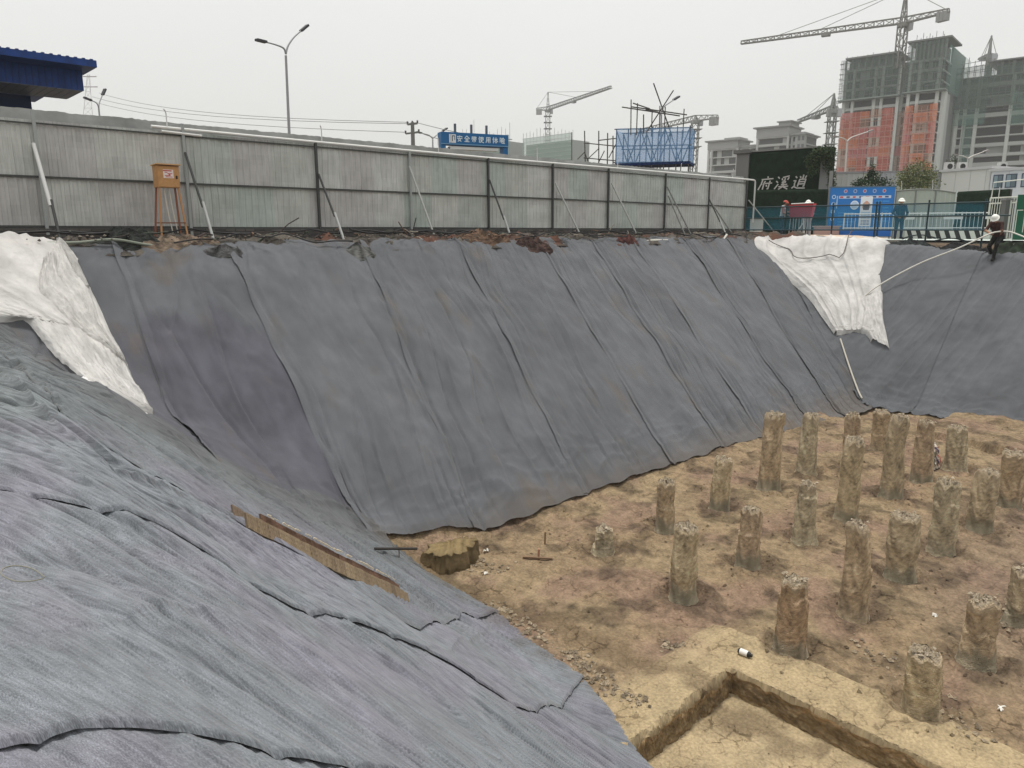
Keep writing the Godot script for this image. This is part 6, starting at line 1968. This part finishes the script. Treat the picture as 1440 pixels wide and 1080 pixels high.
# --- people --------------------------------------------------------------
func build_people() -> void:
	var skin := Color(0.36, 0.2, 0.13)
	var helmet := mat(0.8, 0.8, 0.74, 0.35)
	# man in blue facing the pit
	var j := standing()
	j.elbow_l = Vector3(0.3, 1.13, -0.06)
	j.wrist_l = Vector3(0.2, 0.95, 0.14)
	j.elbow_r = Vector3(-0.29, 1.13, -0.05)
	j.wrist_r = Vector3(-0.13, 0.97, 0.2)
	j.toe_l = Vector3(0.17, 0.045, 0.13)
	var p: Vector3 = Vector3(16.882, -0.181, -33)
	person("man in dark blue work clothes and white helmet standing behind the guard rail", Vector3(p.x, -0.15, p.z), -0.25, j, {"top": Color(0.02, 0.05, 0.1), "legs": Color(0.018, 0.035, 0.07), "skin": skin, "shoes": Color(0.02, 0.02, 0.02), "hat": helmet})
	# man in a red cap leaning on the red stand
	j = standing()
	j.head = Vector3(0, 1.58, 0.1)
	j.neck = Vector3(0, 1.45, 0.05)
	j.chest = Vector3(0, 1.3, 0.03)
	j.elbow_l = Vector3(0.25, 1.18, 0.16)
	j.wrist_l = Vector3(0.16, 1.2, 0.38)
	j.elbow_r = Vector3(-0.24, 1.12, 0.06)
	j.wrist_r = Vector3(-0.16, 1.02, 0.28)
	j.face = Vector3(0.1, -0.2, 1)
	p = Vector3(12.691, -0.063, -35.6)
	person("man in red cap and pale sleeveless vest at the left of the red stand", Vector3(p.x, -0.1, p.z), 1.15, j, {"top": Color(0.55, 0.58, 0.6), "legs": Color(0.04, 0.06, 0.08), "skin": skin, "shoes": Color(0.03, 0.03, 0.03), "hat": mat(0.42, 0.09, 0.07, 0.8), "helmet": false, "long": false, "sleeve": Color(0.45, 0.2, 0.17)})
	j = standing()
	j.wrist_r = Vector3(-0.2, 0.95, 0.24)
	j.elbow_r = Vector3(-0.26, 1.14, 0.02)
	j.face = Vector3(-0.2, -0.2, 1)
	p = Vector3(14.099, -0.067, -36.2)
	person("person in white helmet mostly hidden behind the red stand", Vector3(p.x, -0.1, p.z), -0.6, j, {"top": Color(0.35, 0.36, 0.38), "legs": Color(0.3, 0.32, 0.36), "skin": skin, "shoes": Color(0.03, 0.03, 0.03), "hat": helmet})
	# worker at the slope edge, stooping over the hose
	j = {"pelvis": Vector3(0.02, 0.88, -0.2), "chest": Vector3(0, 1.24, 0.02), "neck": Vector3(0, 1.4, 0.1), "head": Vector3(0, 1.5, 0.2),
		"shoulder_l": Vector3(0.18, 1.33, 0.06), "shoulder_r": Vector3(-0.18, 1.33, 0.06), "elbow_l": Vector3(0.26, 1.08, 0.2), "elbow_r": Vector3(-0.25, 1.08, 0.24),
		"wrist_l": Vector3(0.17, 1.0, 0.0), "wrist_r": Vector3(-0.06, 0.98, 0.34), "hip_l": Vector3(0.1, 0.83, -0.18), "hip_r": Vector3(-0.09, 0.83, -0.18),
		"knee_l": Vector3(0.15, 0.6, 0.2), "knee_r": Vector3(-0.13, 0.52, 0.1), "ankle_l": Vector3(0.14, 0.14, 0.3), "ankle_r": Vector3(-0.16, 0.24, -0.28),
		"toe_l": Vector3(0.16, 0.04, 0.45), "toe_r": Vector3(-0.17, 0.19, -0.14), "face": Vector3(0.25, -0.55, 1)}
	p = Vector3(17.309, -0.728, -27)
	person("stooping worker in maroon jacket and white helmet holding the white hose", Vector3(p.x, -0.86, p.z), -0.95, j, {"top": Color(0.05, 0.02, 0.016), "legs": Color(0.012, 0.012, 0.013), "skin": skin, "shoes": Color(0.012, 0.012, 0.012), "hat": helmet, "long": false, "curl": 0.8})


# --- far buildings and cranes ----------------------------------------------
const E1 := Vector3(0.76, 0, 0.65)


func build_far() -> void:
	var gen := RandomNumberGenerator.new()
	gen.seed = 33
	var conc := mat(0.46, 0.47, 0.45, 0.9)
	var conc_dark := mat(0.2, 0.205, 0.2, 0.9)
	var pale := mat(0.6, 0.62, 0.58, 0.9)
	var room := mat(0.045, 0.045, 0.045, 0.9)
	var bs := Basis(E1, Vector3.UP, E1.cross(Vector3.UP))
	var alpha := noise_tex(FastNoiseLite.TYPE_SIMPLEX_SMOOTH, 0.05, 4, Color(1, 1, 1, 0.55), Color(1, 1, 1, 0.95), 512, 81)
	var green := net_material(Color(0.1, 0.16, 0.13), 0.7, alpha)
	var teal := net_material(Color(0.16, 0.32, 0.26), 0.5, alpha)
	var red := net_material(Color(0.75, 0.14, 0.08), 0.68, alpha)
	var rust := net_material(Color(0.62, 0.3, 0.17), 0.42, alpha)
	var orange_net := net_material(Color(0.85, 0.22, 0.07), 0.72, alpha)
	var pink_net := net_material(Color(0.75, 0.17, 0.16), 0.72, alpha)
	# tower with red netting
	var ta := thing("tower_block", "unfinished tower block wrapped in red netting below and green above", "building", Vector3(120, -0.2, -219), bs * Basis.from_scale(Vector3(0.9, 0.913, 0.9)))
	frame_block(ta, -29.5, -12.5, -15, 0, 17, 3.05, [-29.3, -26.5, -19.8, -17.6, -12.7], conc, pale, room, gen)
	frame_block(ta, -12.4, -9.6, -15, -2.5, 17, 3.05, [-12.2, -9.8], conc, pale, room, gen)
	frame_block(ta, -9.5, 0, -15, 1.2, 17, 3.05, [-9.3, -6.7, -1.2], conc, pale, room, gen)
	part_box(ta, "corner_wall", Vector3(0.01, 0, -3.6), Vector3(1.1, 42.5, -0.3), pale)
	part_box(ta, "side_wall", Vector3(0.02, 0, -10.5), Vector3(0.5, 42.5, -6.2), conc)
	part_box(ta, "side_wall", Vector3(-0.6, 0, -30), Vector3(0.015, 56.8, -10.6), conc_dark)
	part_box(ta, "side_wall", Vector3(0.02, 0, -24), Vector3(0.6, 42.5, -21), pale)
	for e in [[-29.3, -20.3, 0.35, 38.6, red], [-20.1, -12.9, 0.35, 39.0, red], [-9.4, -7.1, 1.55, 38.8, red], [-6.9, -2.6, 1.55, 38.8, rust], [-2.4, -0.2, 1.6, 38.8, red], [-12.3, -9.9, -2.0, 38.0, rust]]:
		var wide := maxi(1, int(round((e[1] - e[0]) / 3.0)))
		for f in range(3, 13):
			for k in wide:
				if gen.randf() < 0.015: continue
				var mb := MB.new()
				var xa: float = lerpf(e[0], e[1], float(k) / wide)
				var xb: float = lerpf(e[0], e[1], float(k + 1) / wide)
				var yb: float = minf(e[3], (f + 1) * 3.05 - 0.1 + gen.randf_range(-0.1, 0.1))
				mb.grid(4, 4, func(u, v): return Vector3(lerpf(xa, xb, u), lerpf(f * 3.05 - 0.2, yb, v), e[2] + 0.2 * n2(u * 2 + xa, v * 2 + f) + 0.12 * sin(PI * v)), white, func(q, u, v): return Vector2(u * 0.3 + k * 0.37, v * 0.3 + f * 0.21), Vector3(0, 0, 1))
				obj("red_netting", mb, [e[4], e[4], orange_net, pink_net, rust][gen.randi() % 5], ta)
	for e in [[-30, -12.0, 1.3, 42.3, 55.0], [-12.0, -9.4, -0.9, 42.5, 54.5], [-9.8, 0.9, 2.4, 42.6, 57.0]]:
		var mb := MB.new()
		mb.grid(20, 14, func(u, v): return Vector3(lerpf(e[0], e[1], u), lerpf(e[3], e[4], v), e[2] + 0.2 * n2(u * 6, v * 6)), white, func(q, u, v): return Vector2(u * 1.3, v), Vector3(0, 0, 1))
		obj("green_netting", mb, green, ta)
	var sd := MB.new()
	sd.grid(14, 14, func(u, v): return Vector3(1.5 + 0.2 * n2(u * 5, v * 5), lerpf(42.5, 55.5, v), lerpf(2.4, -30, u)), white, func(q, u, v): return Vector2(u, v), Vector3(1, 0, 0))
	obj("green_netting", sd, teal, ta)
	scaffold_skin(ta, [[-29.4, -12.8, 0.5, 3, 38.5], [-9.4, -0.2, 1.75, 3, 38.5]], mat(0.5, 0.3, 0.24), gen)
	scaffold_skin(ta, [[-30.2, -12.0, 1.5, 42, 55.4], [-9.9, 1.0, 2.6, 42.4, 57.4]], mat(0.12, 0.125, 0.12), gen)
	for e in [[-30.4, -11.8, -1.0, 1.9, 42.2], [-10.2, 1.6, -1, 2.9, 42.4]]: part_box(ta, "catch_platform", Vector3(e[0], e[4], e[2]), Vector3(e[1], e[4] + 0.35, e[3] + 0.6), mat(0.25, 0.29, 0.27))
	part_box(ta, "roof_slab", Vector3(-29.0, 55.0, -13), Vector3(-12.6, 55.5, 1.8), conc_dark)
	part_box(ta, "roof_slab", Vector3(-10.5, 57.2, -13), Vector3(1.8, 57.7, 2.6), conc_dark)
	for e in [[-29.5, -13, 51.85, 55.0, 0.2], [-9.5, 0, 51.85, 57.2, 1.2]]:
		for k in 9: part_box(ta, "roof_column", Vector3(lerpf(e[0], e[1], k / 8.0), e[2], e[4] - 0.6), Vector3(lerpf(e[0], e[1], k / 8.0) + 0.5, e[3] - 0.003, e[4]), conc)
		part_box(ta, "roof_storey", Vector3(e[0] + 1, e[2], -12), Vector3(e[1] - 1, e[3] - 0.7, e[4] - 1.5), conc_dark)
	for k in 5: part_tube(ta, "edge_pole", [Vector3(-8 + k * 1.8, 57.7, 2), Vector3(-8 + k * 1.8, 59.2 + 0.4 * (k % 2), 2)], 0.08, conc_dark, 5)
	# second tower with teal netting
	var tb := thing("tower_block", "unfinished tower block with teal netting at the right edge", "building", Vector3(132, -0.2, -232), bs * Basis.from_scale(Vector3(1, 0.91, 1)))
	frame_block(tb, 0, 34, -15, 0, 16, 3.05, [0.2, 2.2, 5.2, 13.5, 19.5, 22.5, 27, 33], conc, pale, room, gen)
	for e in [[-0.5, 34.5, 1.4, 39, 51.5, green], [-0.4, 8, 1.1, 34, 48, teal], [14, 22, 1.5, 33, 43, teal], [2.4, 5.0, 0.6, 3, 37, teal]]:
		var mb := MB.new()
		mb.grid(24, 14, func(u, v): return Vector3(lerpf(e[0], e[1], u), lerpf(e[3], e[4], v), e[2] + 0.2 * n2(u * 6, v * 6 + e[0])), white, func(q, u, v): return Vector2(u * 1.5, v), Vector3(0, 0, 1))
		obj("teal_netting", mb, e[5], tb)
	scaffold_skin(tb, [[-0.5, 34.5, 1.6, 38, 51.8]], mat(0.13, 0.15, 0.14), gen)
	part_box(tb, "roof_slab", Vector3(7, 52.5, -13), Vector3(31, 52.9, 1.6), conc_dark)
	for k in 9: part_box(tb, "roof_column", Vector3(7.5 + k * 2.7, 48.8, -0.8), Vector3(8 + k * 2.7, 52.497, -0.3), conc)
	part_box(tb, "roof_storey", Vector3(9, 48.8, -12), Vector3(29, 51.6, -2.2), conc_dark)
	for k in 7: part_tube(tb, "edge_pole", [Vector3(-1 + k * 1.6, 48.8, 1), Vector3(-1 + k * 1.6, 53.5 + 0.6 * (k % 3), 1)], 0.09, conc_dark, 5)
	for k in 3: part_tube(tb, "edge_tube", [Vector3(-2, 50.2 + k * 1.3, 1.1), Vector3(9, 50.8 + k * 1.3, 1.1)], 0.09, conc_dark, 5)
	# grey apartment row
	var ap := thing("apartment_block", "pale grey stepped apartment block with balconies behind the sign wall", "building", Vector3(94.4, -0.2, -261.3), bs * Basis.from_scale(Vector3(0.78, 0.89, 0.78)))
	frame_block(ap, -15.8, -1.2, -14, 0, 12, 3.0, [-15.6, -1.9], mat(0.5, 0.5, 0.48), mat(0.52, 0.52, 0.5), mat(0.12, 0.12, 0.12), gen)
	part_box(ap, "attic_wall", Vector3(-15.8, 36.0, -14), Vector3(-1.2, 39.4, 0.3), mat(0.36, 0.36, 0.35))
	part_box(ap, "eaves", Vector3(-17, 39.4, -15), Vector3(-0.2, 39.9, 1.6), mat(0.3, 0.3, 0.29))
	part_box(ap, "penthouse", Vector3(-6.5, 39.9, -11), Vector3(-1.2, 41.2, -1), mat(0.34, 0.34, 0.33))
	part_box(ap, "penthouse_eaves", Vector3(-7.2, 41.2, -12), Vector3(-0.4, 41.6, -0.2), mat(0.3, 0.3, 0.29))
	frame_block(ap, -24.5, -16, -14, -3, 11, 3.0, [-24.3, -20], mat(0.45, 0.45, 0.43), mat(0.48, 0.48, 0.46), mat(0.11, 0.11, 0.11), gen)
	part_box(ap, "roof_slab", Vector3(-25, 33.05, -14), Vector3(-15.9, 34.0, -2.6), mat(0.3, 0.3, 0.29))
	frame_block(ap, -39.5, -24.7, -14, -1, 11, 3.0, [-39.3, -37.8, -25.2], mat(0.5, 0.5, 0.48), mat(0.52, 0.52, 0.5), mat(0.12, 0.12, 0.12), gen)
	part_box(ap, "attic_wall", Vector3(-39.5, 33.0, -14), Vector3(-24.7, 36.0, -0.7), mat(0.36, 0.36, 0.35))
	part_box(ap, "eaves", Vector3(-40.5, 36.0, -15), Vector3(-23.5, 36.5, 0.5), mat(0.3, 0.3, 0.29))
	part_box(ap, "penthouse", Vector3(-32, 36.5, -11), Vector3(-24.5, 37.3, -2), mat(0.34, 0.34, 0.33))
	frame_block(ap, -0.9, 5.6, -16, -1.5, 12, 3.0, [-0.7, 1.2, 4.9], mat(0.42, 0.42, 0.41), mat(0.44, 0.44, 0.43), mat(0.13, 0.13, 0.13), gen)
	part_box(ap, "hip_roof", Vector3(-1.5, 36.02, -17), Vector3(6.6, 36.5, -0.4), mat(0.28, 0.28, 0.28))
	part_box(ap, "hip_roof_top", Vector3(0.4, 36.5, -14), Vector3(4.5, 37.3, -3), mat(0.3, 0.3, 0.3))
	part_box(ap, "end_wall", Vector3(1.9, 0, -1.45), Vector3(5.6, 36, -1.0), mat(0.38, 0.38, 0.37))
	for f in 5:
		for x in [2.3, 4.0]:
			part_box(ap, "window", Vector3(x, 22.0 + f * 3.0, -0.99), Vector3(x + 1.1, 23.7 + f * 3.0, -0.93), mat(0.14, 0.145, 0.15, 0.3))
	# netted shells far away
	var faint := mat(0.3, 0.42, 0.34, 0.9)
	for e in [[735, 804, 195, 400, "faint green-netted building shell below the middle tower crane"], [640, 716, 197, 430, "faint netted shell with bristling rods behind the blue banner"]]:
		var a := atpx(e[0], 225, e[3])
		var b := atpx(e[1], 225, e[3] - 25)
		var t := span("building_shell", e[4], "building", Vector3(a.x, -0.2, a.z), Vector3(b.x, -0.2, b.z))
		var l := length_of(a, b)
		var h: float = atpx(e[0], e[2], e[3]).y
		part_box(t, "core", Vector3(1, 0, -14), Vector3(l - 1, h - 3, -1.5), mat(0.3, 0.32, 0.3))
		var mb := MB.new()
		mb.grid(10, 16, func(u, v): return Vector3(l * u, lerpf(0, h, v), 0.3 * n2(u * 5, v * 9)), white, func(q, u, v): return Vector2(u * 2, v * 2), Vector3(0, 0, 1))
		obj("netting", mb, net_material(Color(0.3, 0.45, 0.36), 0.75, alpha), t)
		for k in 15: part_tube(t, "rod", [Vector3(l * k / 14, h - 8, -0.5), Vector3(l * k / 14, h + gen.randf_range(0.5, 4.5) * (1.0 if e[0] > 700 else 2.2), -0.5)], 0.12, mat(0.35, 0.36, 0.34), 5)
		for k in 7: part_tube(t, "scaffold_tube", [Vector3(0, h - 2.0 * k, 0.5), Vector3(l, h - 2.0 * k, 0.5)], 0.1, mat(0.35, 0.4, 0.36), 5)
	# tower cranes
	crane("large tower crane rising from the red netted tower", atpx(1270, 33, 226), 62.8, -12.0, 4.0, Vector2(1042, 62), Vector2(1334, 17), 9.0, mat(0.23, 0.22, 0.2), 2.0)
	crane("faint tower crane over the green-netted shell in the middle", atpx(770.5, 155, 410), 69.0, -70, 3.2, Vector2(859, 124), Vector2(754, 155), 9.0, mat(0.24, 0.24, 0.24), 2.2)
	crane("tower crane partly behind the scaffold left of the apartment block", atpx(978, 170, 290), 43.0, -43, 3.4, Vector2(898, 186), Vector2(1009, 166), 1.8, mat(0.26, 0.26, 0.25), 2.4)
	crane("tower crane between apartment block and red netted tower", atpx(1171, 155, 222), 36.5, -37, 4.2, Vector2(1122, 172), Vector2(1178, 155), 4.5, mat(0.24, 0.25, 0.24), 1.7)
	crane("small crane on the roof of the teal netted tower", atpx(1391, 78, 236), 56.2, -6, 2.0, Vector2(1376, 84), Vector2(1402, 79), 5.5, mat(0.26, 0.27, 0.26), 0.8)


func net_material(c: Color, a: float, tex: Texture2D) -> StandardMaterial3D:
	var m := StandardMaterial3D.new()
	var s := c.linear_to_srgb()
	m.albedo_color = Color(s.r, s.g, s.b, a)
	m.albedo_texture = tex
	m.uv1_scale = Vector3(2, 2, 1)
	m.transparency = BaseMaterial3D.TRANSPARENCY_ALPHA
	m.roughness = 0.9
	m.cull_mode = BaseMaterial3D.CULL_DISABLED
	return m


# a concrete frame: slabs, columns, a dark recessed core and patchy infill walls, each storey open to the front
func frame_block(o: Node3D, x0: float, x1: float, z0: float, z1: float, floors: int, fh: float, cols: Array, slab: Material, col: Material, room: Material, gen: RandomNumberGenerator) -> void:
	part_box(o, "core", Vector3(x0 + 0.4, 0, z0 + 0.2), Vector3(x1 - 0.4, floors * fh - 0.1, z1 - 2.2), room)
	for f in range(3, floors + 1):
		part_box(o, "floor_slab", Vector3(x0, f * fh - 0.42, z0), Vector3(x1, f * fh, z1 - 0.05), slab)
		if gen.randf() < 0.75: part_box(o, "balcony_parapet", Vector3(x0 + 0.5, f * fh + 0.003, z1 - 0.35), Vector3(x1 - 0.5, f * fh + gen.randf_range(0.3, 0.9), z1 - 0.2), slab)
		var w := (x1 - x0) / 4.0
		for k in 4:
			if gen.randf() < 0.4: part_box(o, "infill_wall", Vector3(x0 + w * k + 0.3, (f - 1) * fh + 0.003, z1 - 2.0), Vector3(x0 + w * k + w * gen.randf_range(0.4, 0.8), f * fh - 0.425, z1 - 1.8), slab)
	for x in cols: part_box(o, "column", Vector3(x - 0.15, 0, z1 - 0.75), Vector3(x + 0.75, floors * fh, z1 + 0.08), col)


func scaffold_skin(o: Node3D, faces: Array, m: Material, gen: RandomNumberGenerator) -> void:
	var mb := MB.new()
	for e in faces:
		var w: float = e[1] - e[0]
		for k in int(w / 1.6) + 1: mb.bar(Vector3(e[0] + k * 1.6, e[3], e[2]), Vector3(e[0] + k * 1.6, e[4] + gen.randf_range(-0.5, 1.0), e[2]), 0.12)
		for k in int((e[4] - e[3]) / 1.7) + 1: mb.bar(Vector3(e[0] - 0.4, e[3] + k * 1.7, e[2]), Vector3(e[1] + 0.4, e[3] + k * 1.7, e[2]), 0.12)
		for k in 9: mb.bar(Vector3(e[0] - 0.9, e[3] + k * 1.5, e[2] - 1.5), Vector3(e[0] + 0.3, e[3] + k * 1.5, e[2] - 1.5), 0.16)
	obj("scaffold_tubes", mb, m, o).set_meta("kind", "stuff")


func crane(label: String, slew: Vector3, h: float, foot: float, mast_w: float, jib_px: Vector2, tail_px: Vector2, head: float, m: Material, w: float) -> void:
	var o := thing("tower_crane", label, "tower crane", Vector3(slew.x, slew.y + foot, slew.z))
	var top := Vector3(0, -foot, 0)
	# both arms are level: the distance of their ends follows from their bearing and rise
	var ends := []
	for px in [jib_px, tail_px]:
		var p := atpx(px.x, px.y, 100.0)
		ends.append(atpx(px.x, px.y, 100.0 * (slew.y - 0.2) / (p.y - 0.2)) - o.position)
	var hw := w / 2
	var mast := MB.new()
	var sq := [Vector3(-hw, 0, -hw), Vector3(hw, 0, -hw), Vector3(hw, 0, hw), Vector3(-hw, 0, hw)]
	var hi := []
	var lo := []
	for q in sq:
		lo.append(q)
		hi.append(q + top)
	lattice(mast, lo, hi, maxi(3, int(-foot / 3.0)), 0.3)
	obj("mast", mast, m, o)
	for a in 2:
		var e: Vector3 = ends[a]
		var d := (e - top).normalized()
		var sd := d.cross(Vector3.UP).normalized()
		var mb := MB.new()
		var r := w * 0.34
		lattice(mb, [top + sd * r, top - sd * r, top - sd * r * 0.4 + Vector3(0, r * 2.4, 0), top + sd * r * 0.4 + Vector3(0, r * 2.4, 0)], [e + sd * r * 0.8, e - sd * r * 0.8, e - sd * r * 0.3 + Vector3(0, r * 1.3, 0), e + sd * r * 0.3 + Vector3(0, r * 1.3, 0)], maxi(4, int(e.distance_to(top) / 2.4)), 0.26)
		obj(["jib", "counter_jib"][a], mb, m, o)
		if a == 1:
			for k in 3:
				var cw := MB.new()
				cw.boxv(e - d * (0.5 + k * 1.0) - Vector3(0, w * 0.4, 0), sd * w * 0.4, Vector3(0, w * 0.6, 0), -d * 0.46)
				obj("counterweight", cw, mat(0.3, 0.3, 0.29), o)
		else:
			var tr := MB.new()
			var q := top.lerp(e, 0.45)
			tr.boxv(q - Vector3(0, 0.5, 0), sd * 0.9, Vector3(0, 0.35, 0), -d * 1.2)
			obj("trolley", tr, m, o)
	var cab := MB.new()
	cab.box(top + Vector3(hw, -1.8, -0.9), top + Vector3(hw + 1.5, 0.4, 0.9))
	obj("cab", cab, mat(0.4, 0.41, 0.42, 0.4), o)
	part_tube(o, "slewing_ring", [top + Vector3(0, -0.9, 0), top + Vector3(0, 0.2, 0)], w * 0.75, m, 12)
	for k in 4: part_box(o, "platform", top + Vector3(-w * 0.95, -3.2 - k * 3.1, -w * 0.95), top + Vector3(w * 0.95, -3.0 - k * 3.1, w * 0.95), m) if k < 3 and -foot > 12 else null
	var ch := MB.new()
	var pk := top + Vector3(0, head, 0)
	lattice(ch, [top + sq[0] * 0.7, top + sq[1] * 0.7, top + sq[2] * 0.7, top + sq[3] * 0.7], [pk + sq[0] * 0.12, pk + sq[1] * 0.12, pk + sq[2] * 0.12, pk + sq[3] * 0.12], maxi(2, int(head / 2.5)), 0.24)
	obj("tower_head", ch, m, o)
	if head > 3:
		for e in [ends[0] * 1.0, top.lerp(ends[0], 0.55), ends[1]]:
			part_tube(o, "pendant", [pk, top.lerp(e, 0.75 if e == ends[0] else 0.9) + Vector3(0, w * 0.6, 0)], 0.09, m, 5)
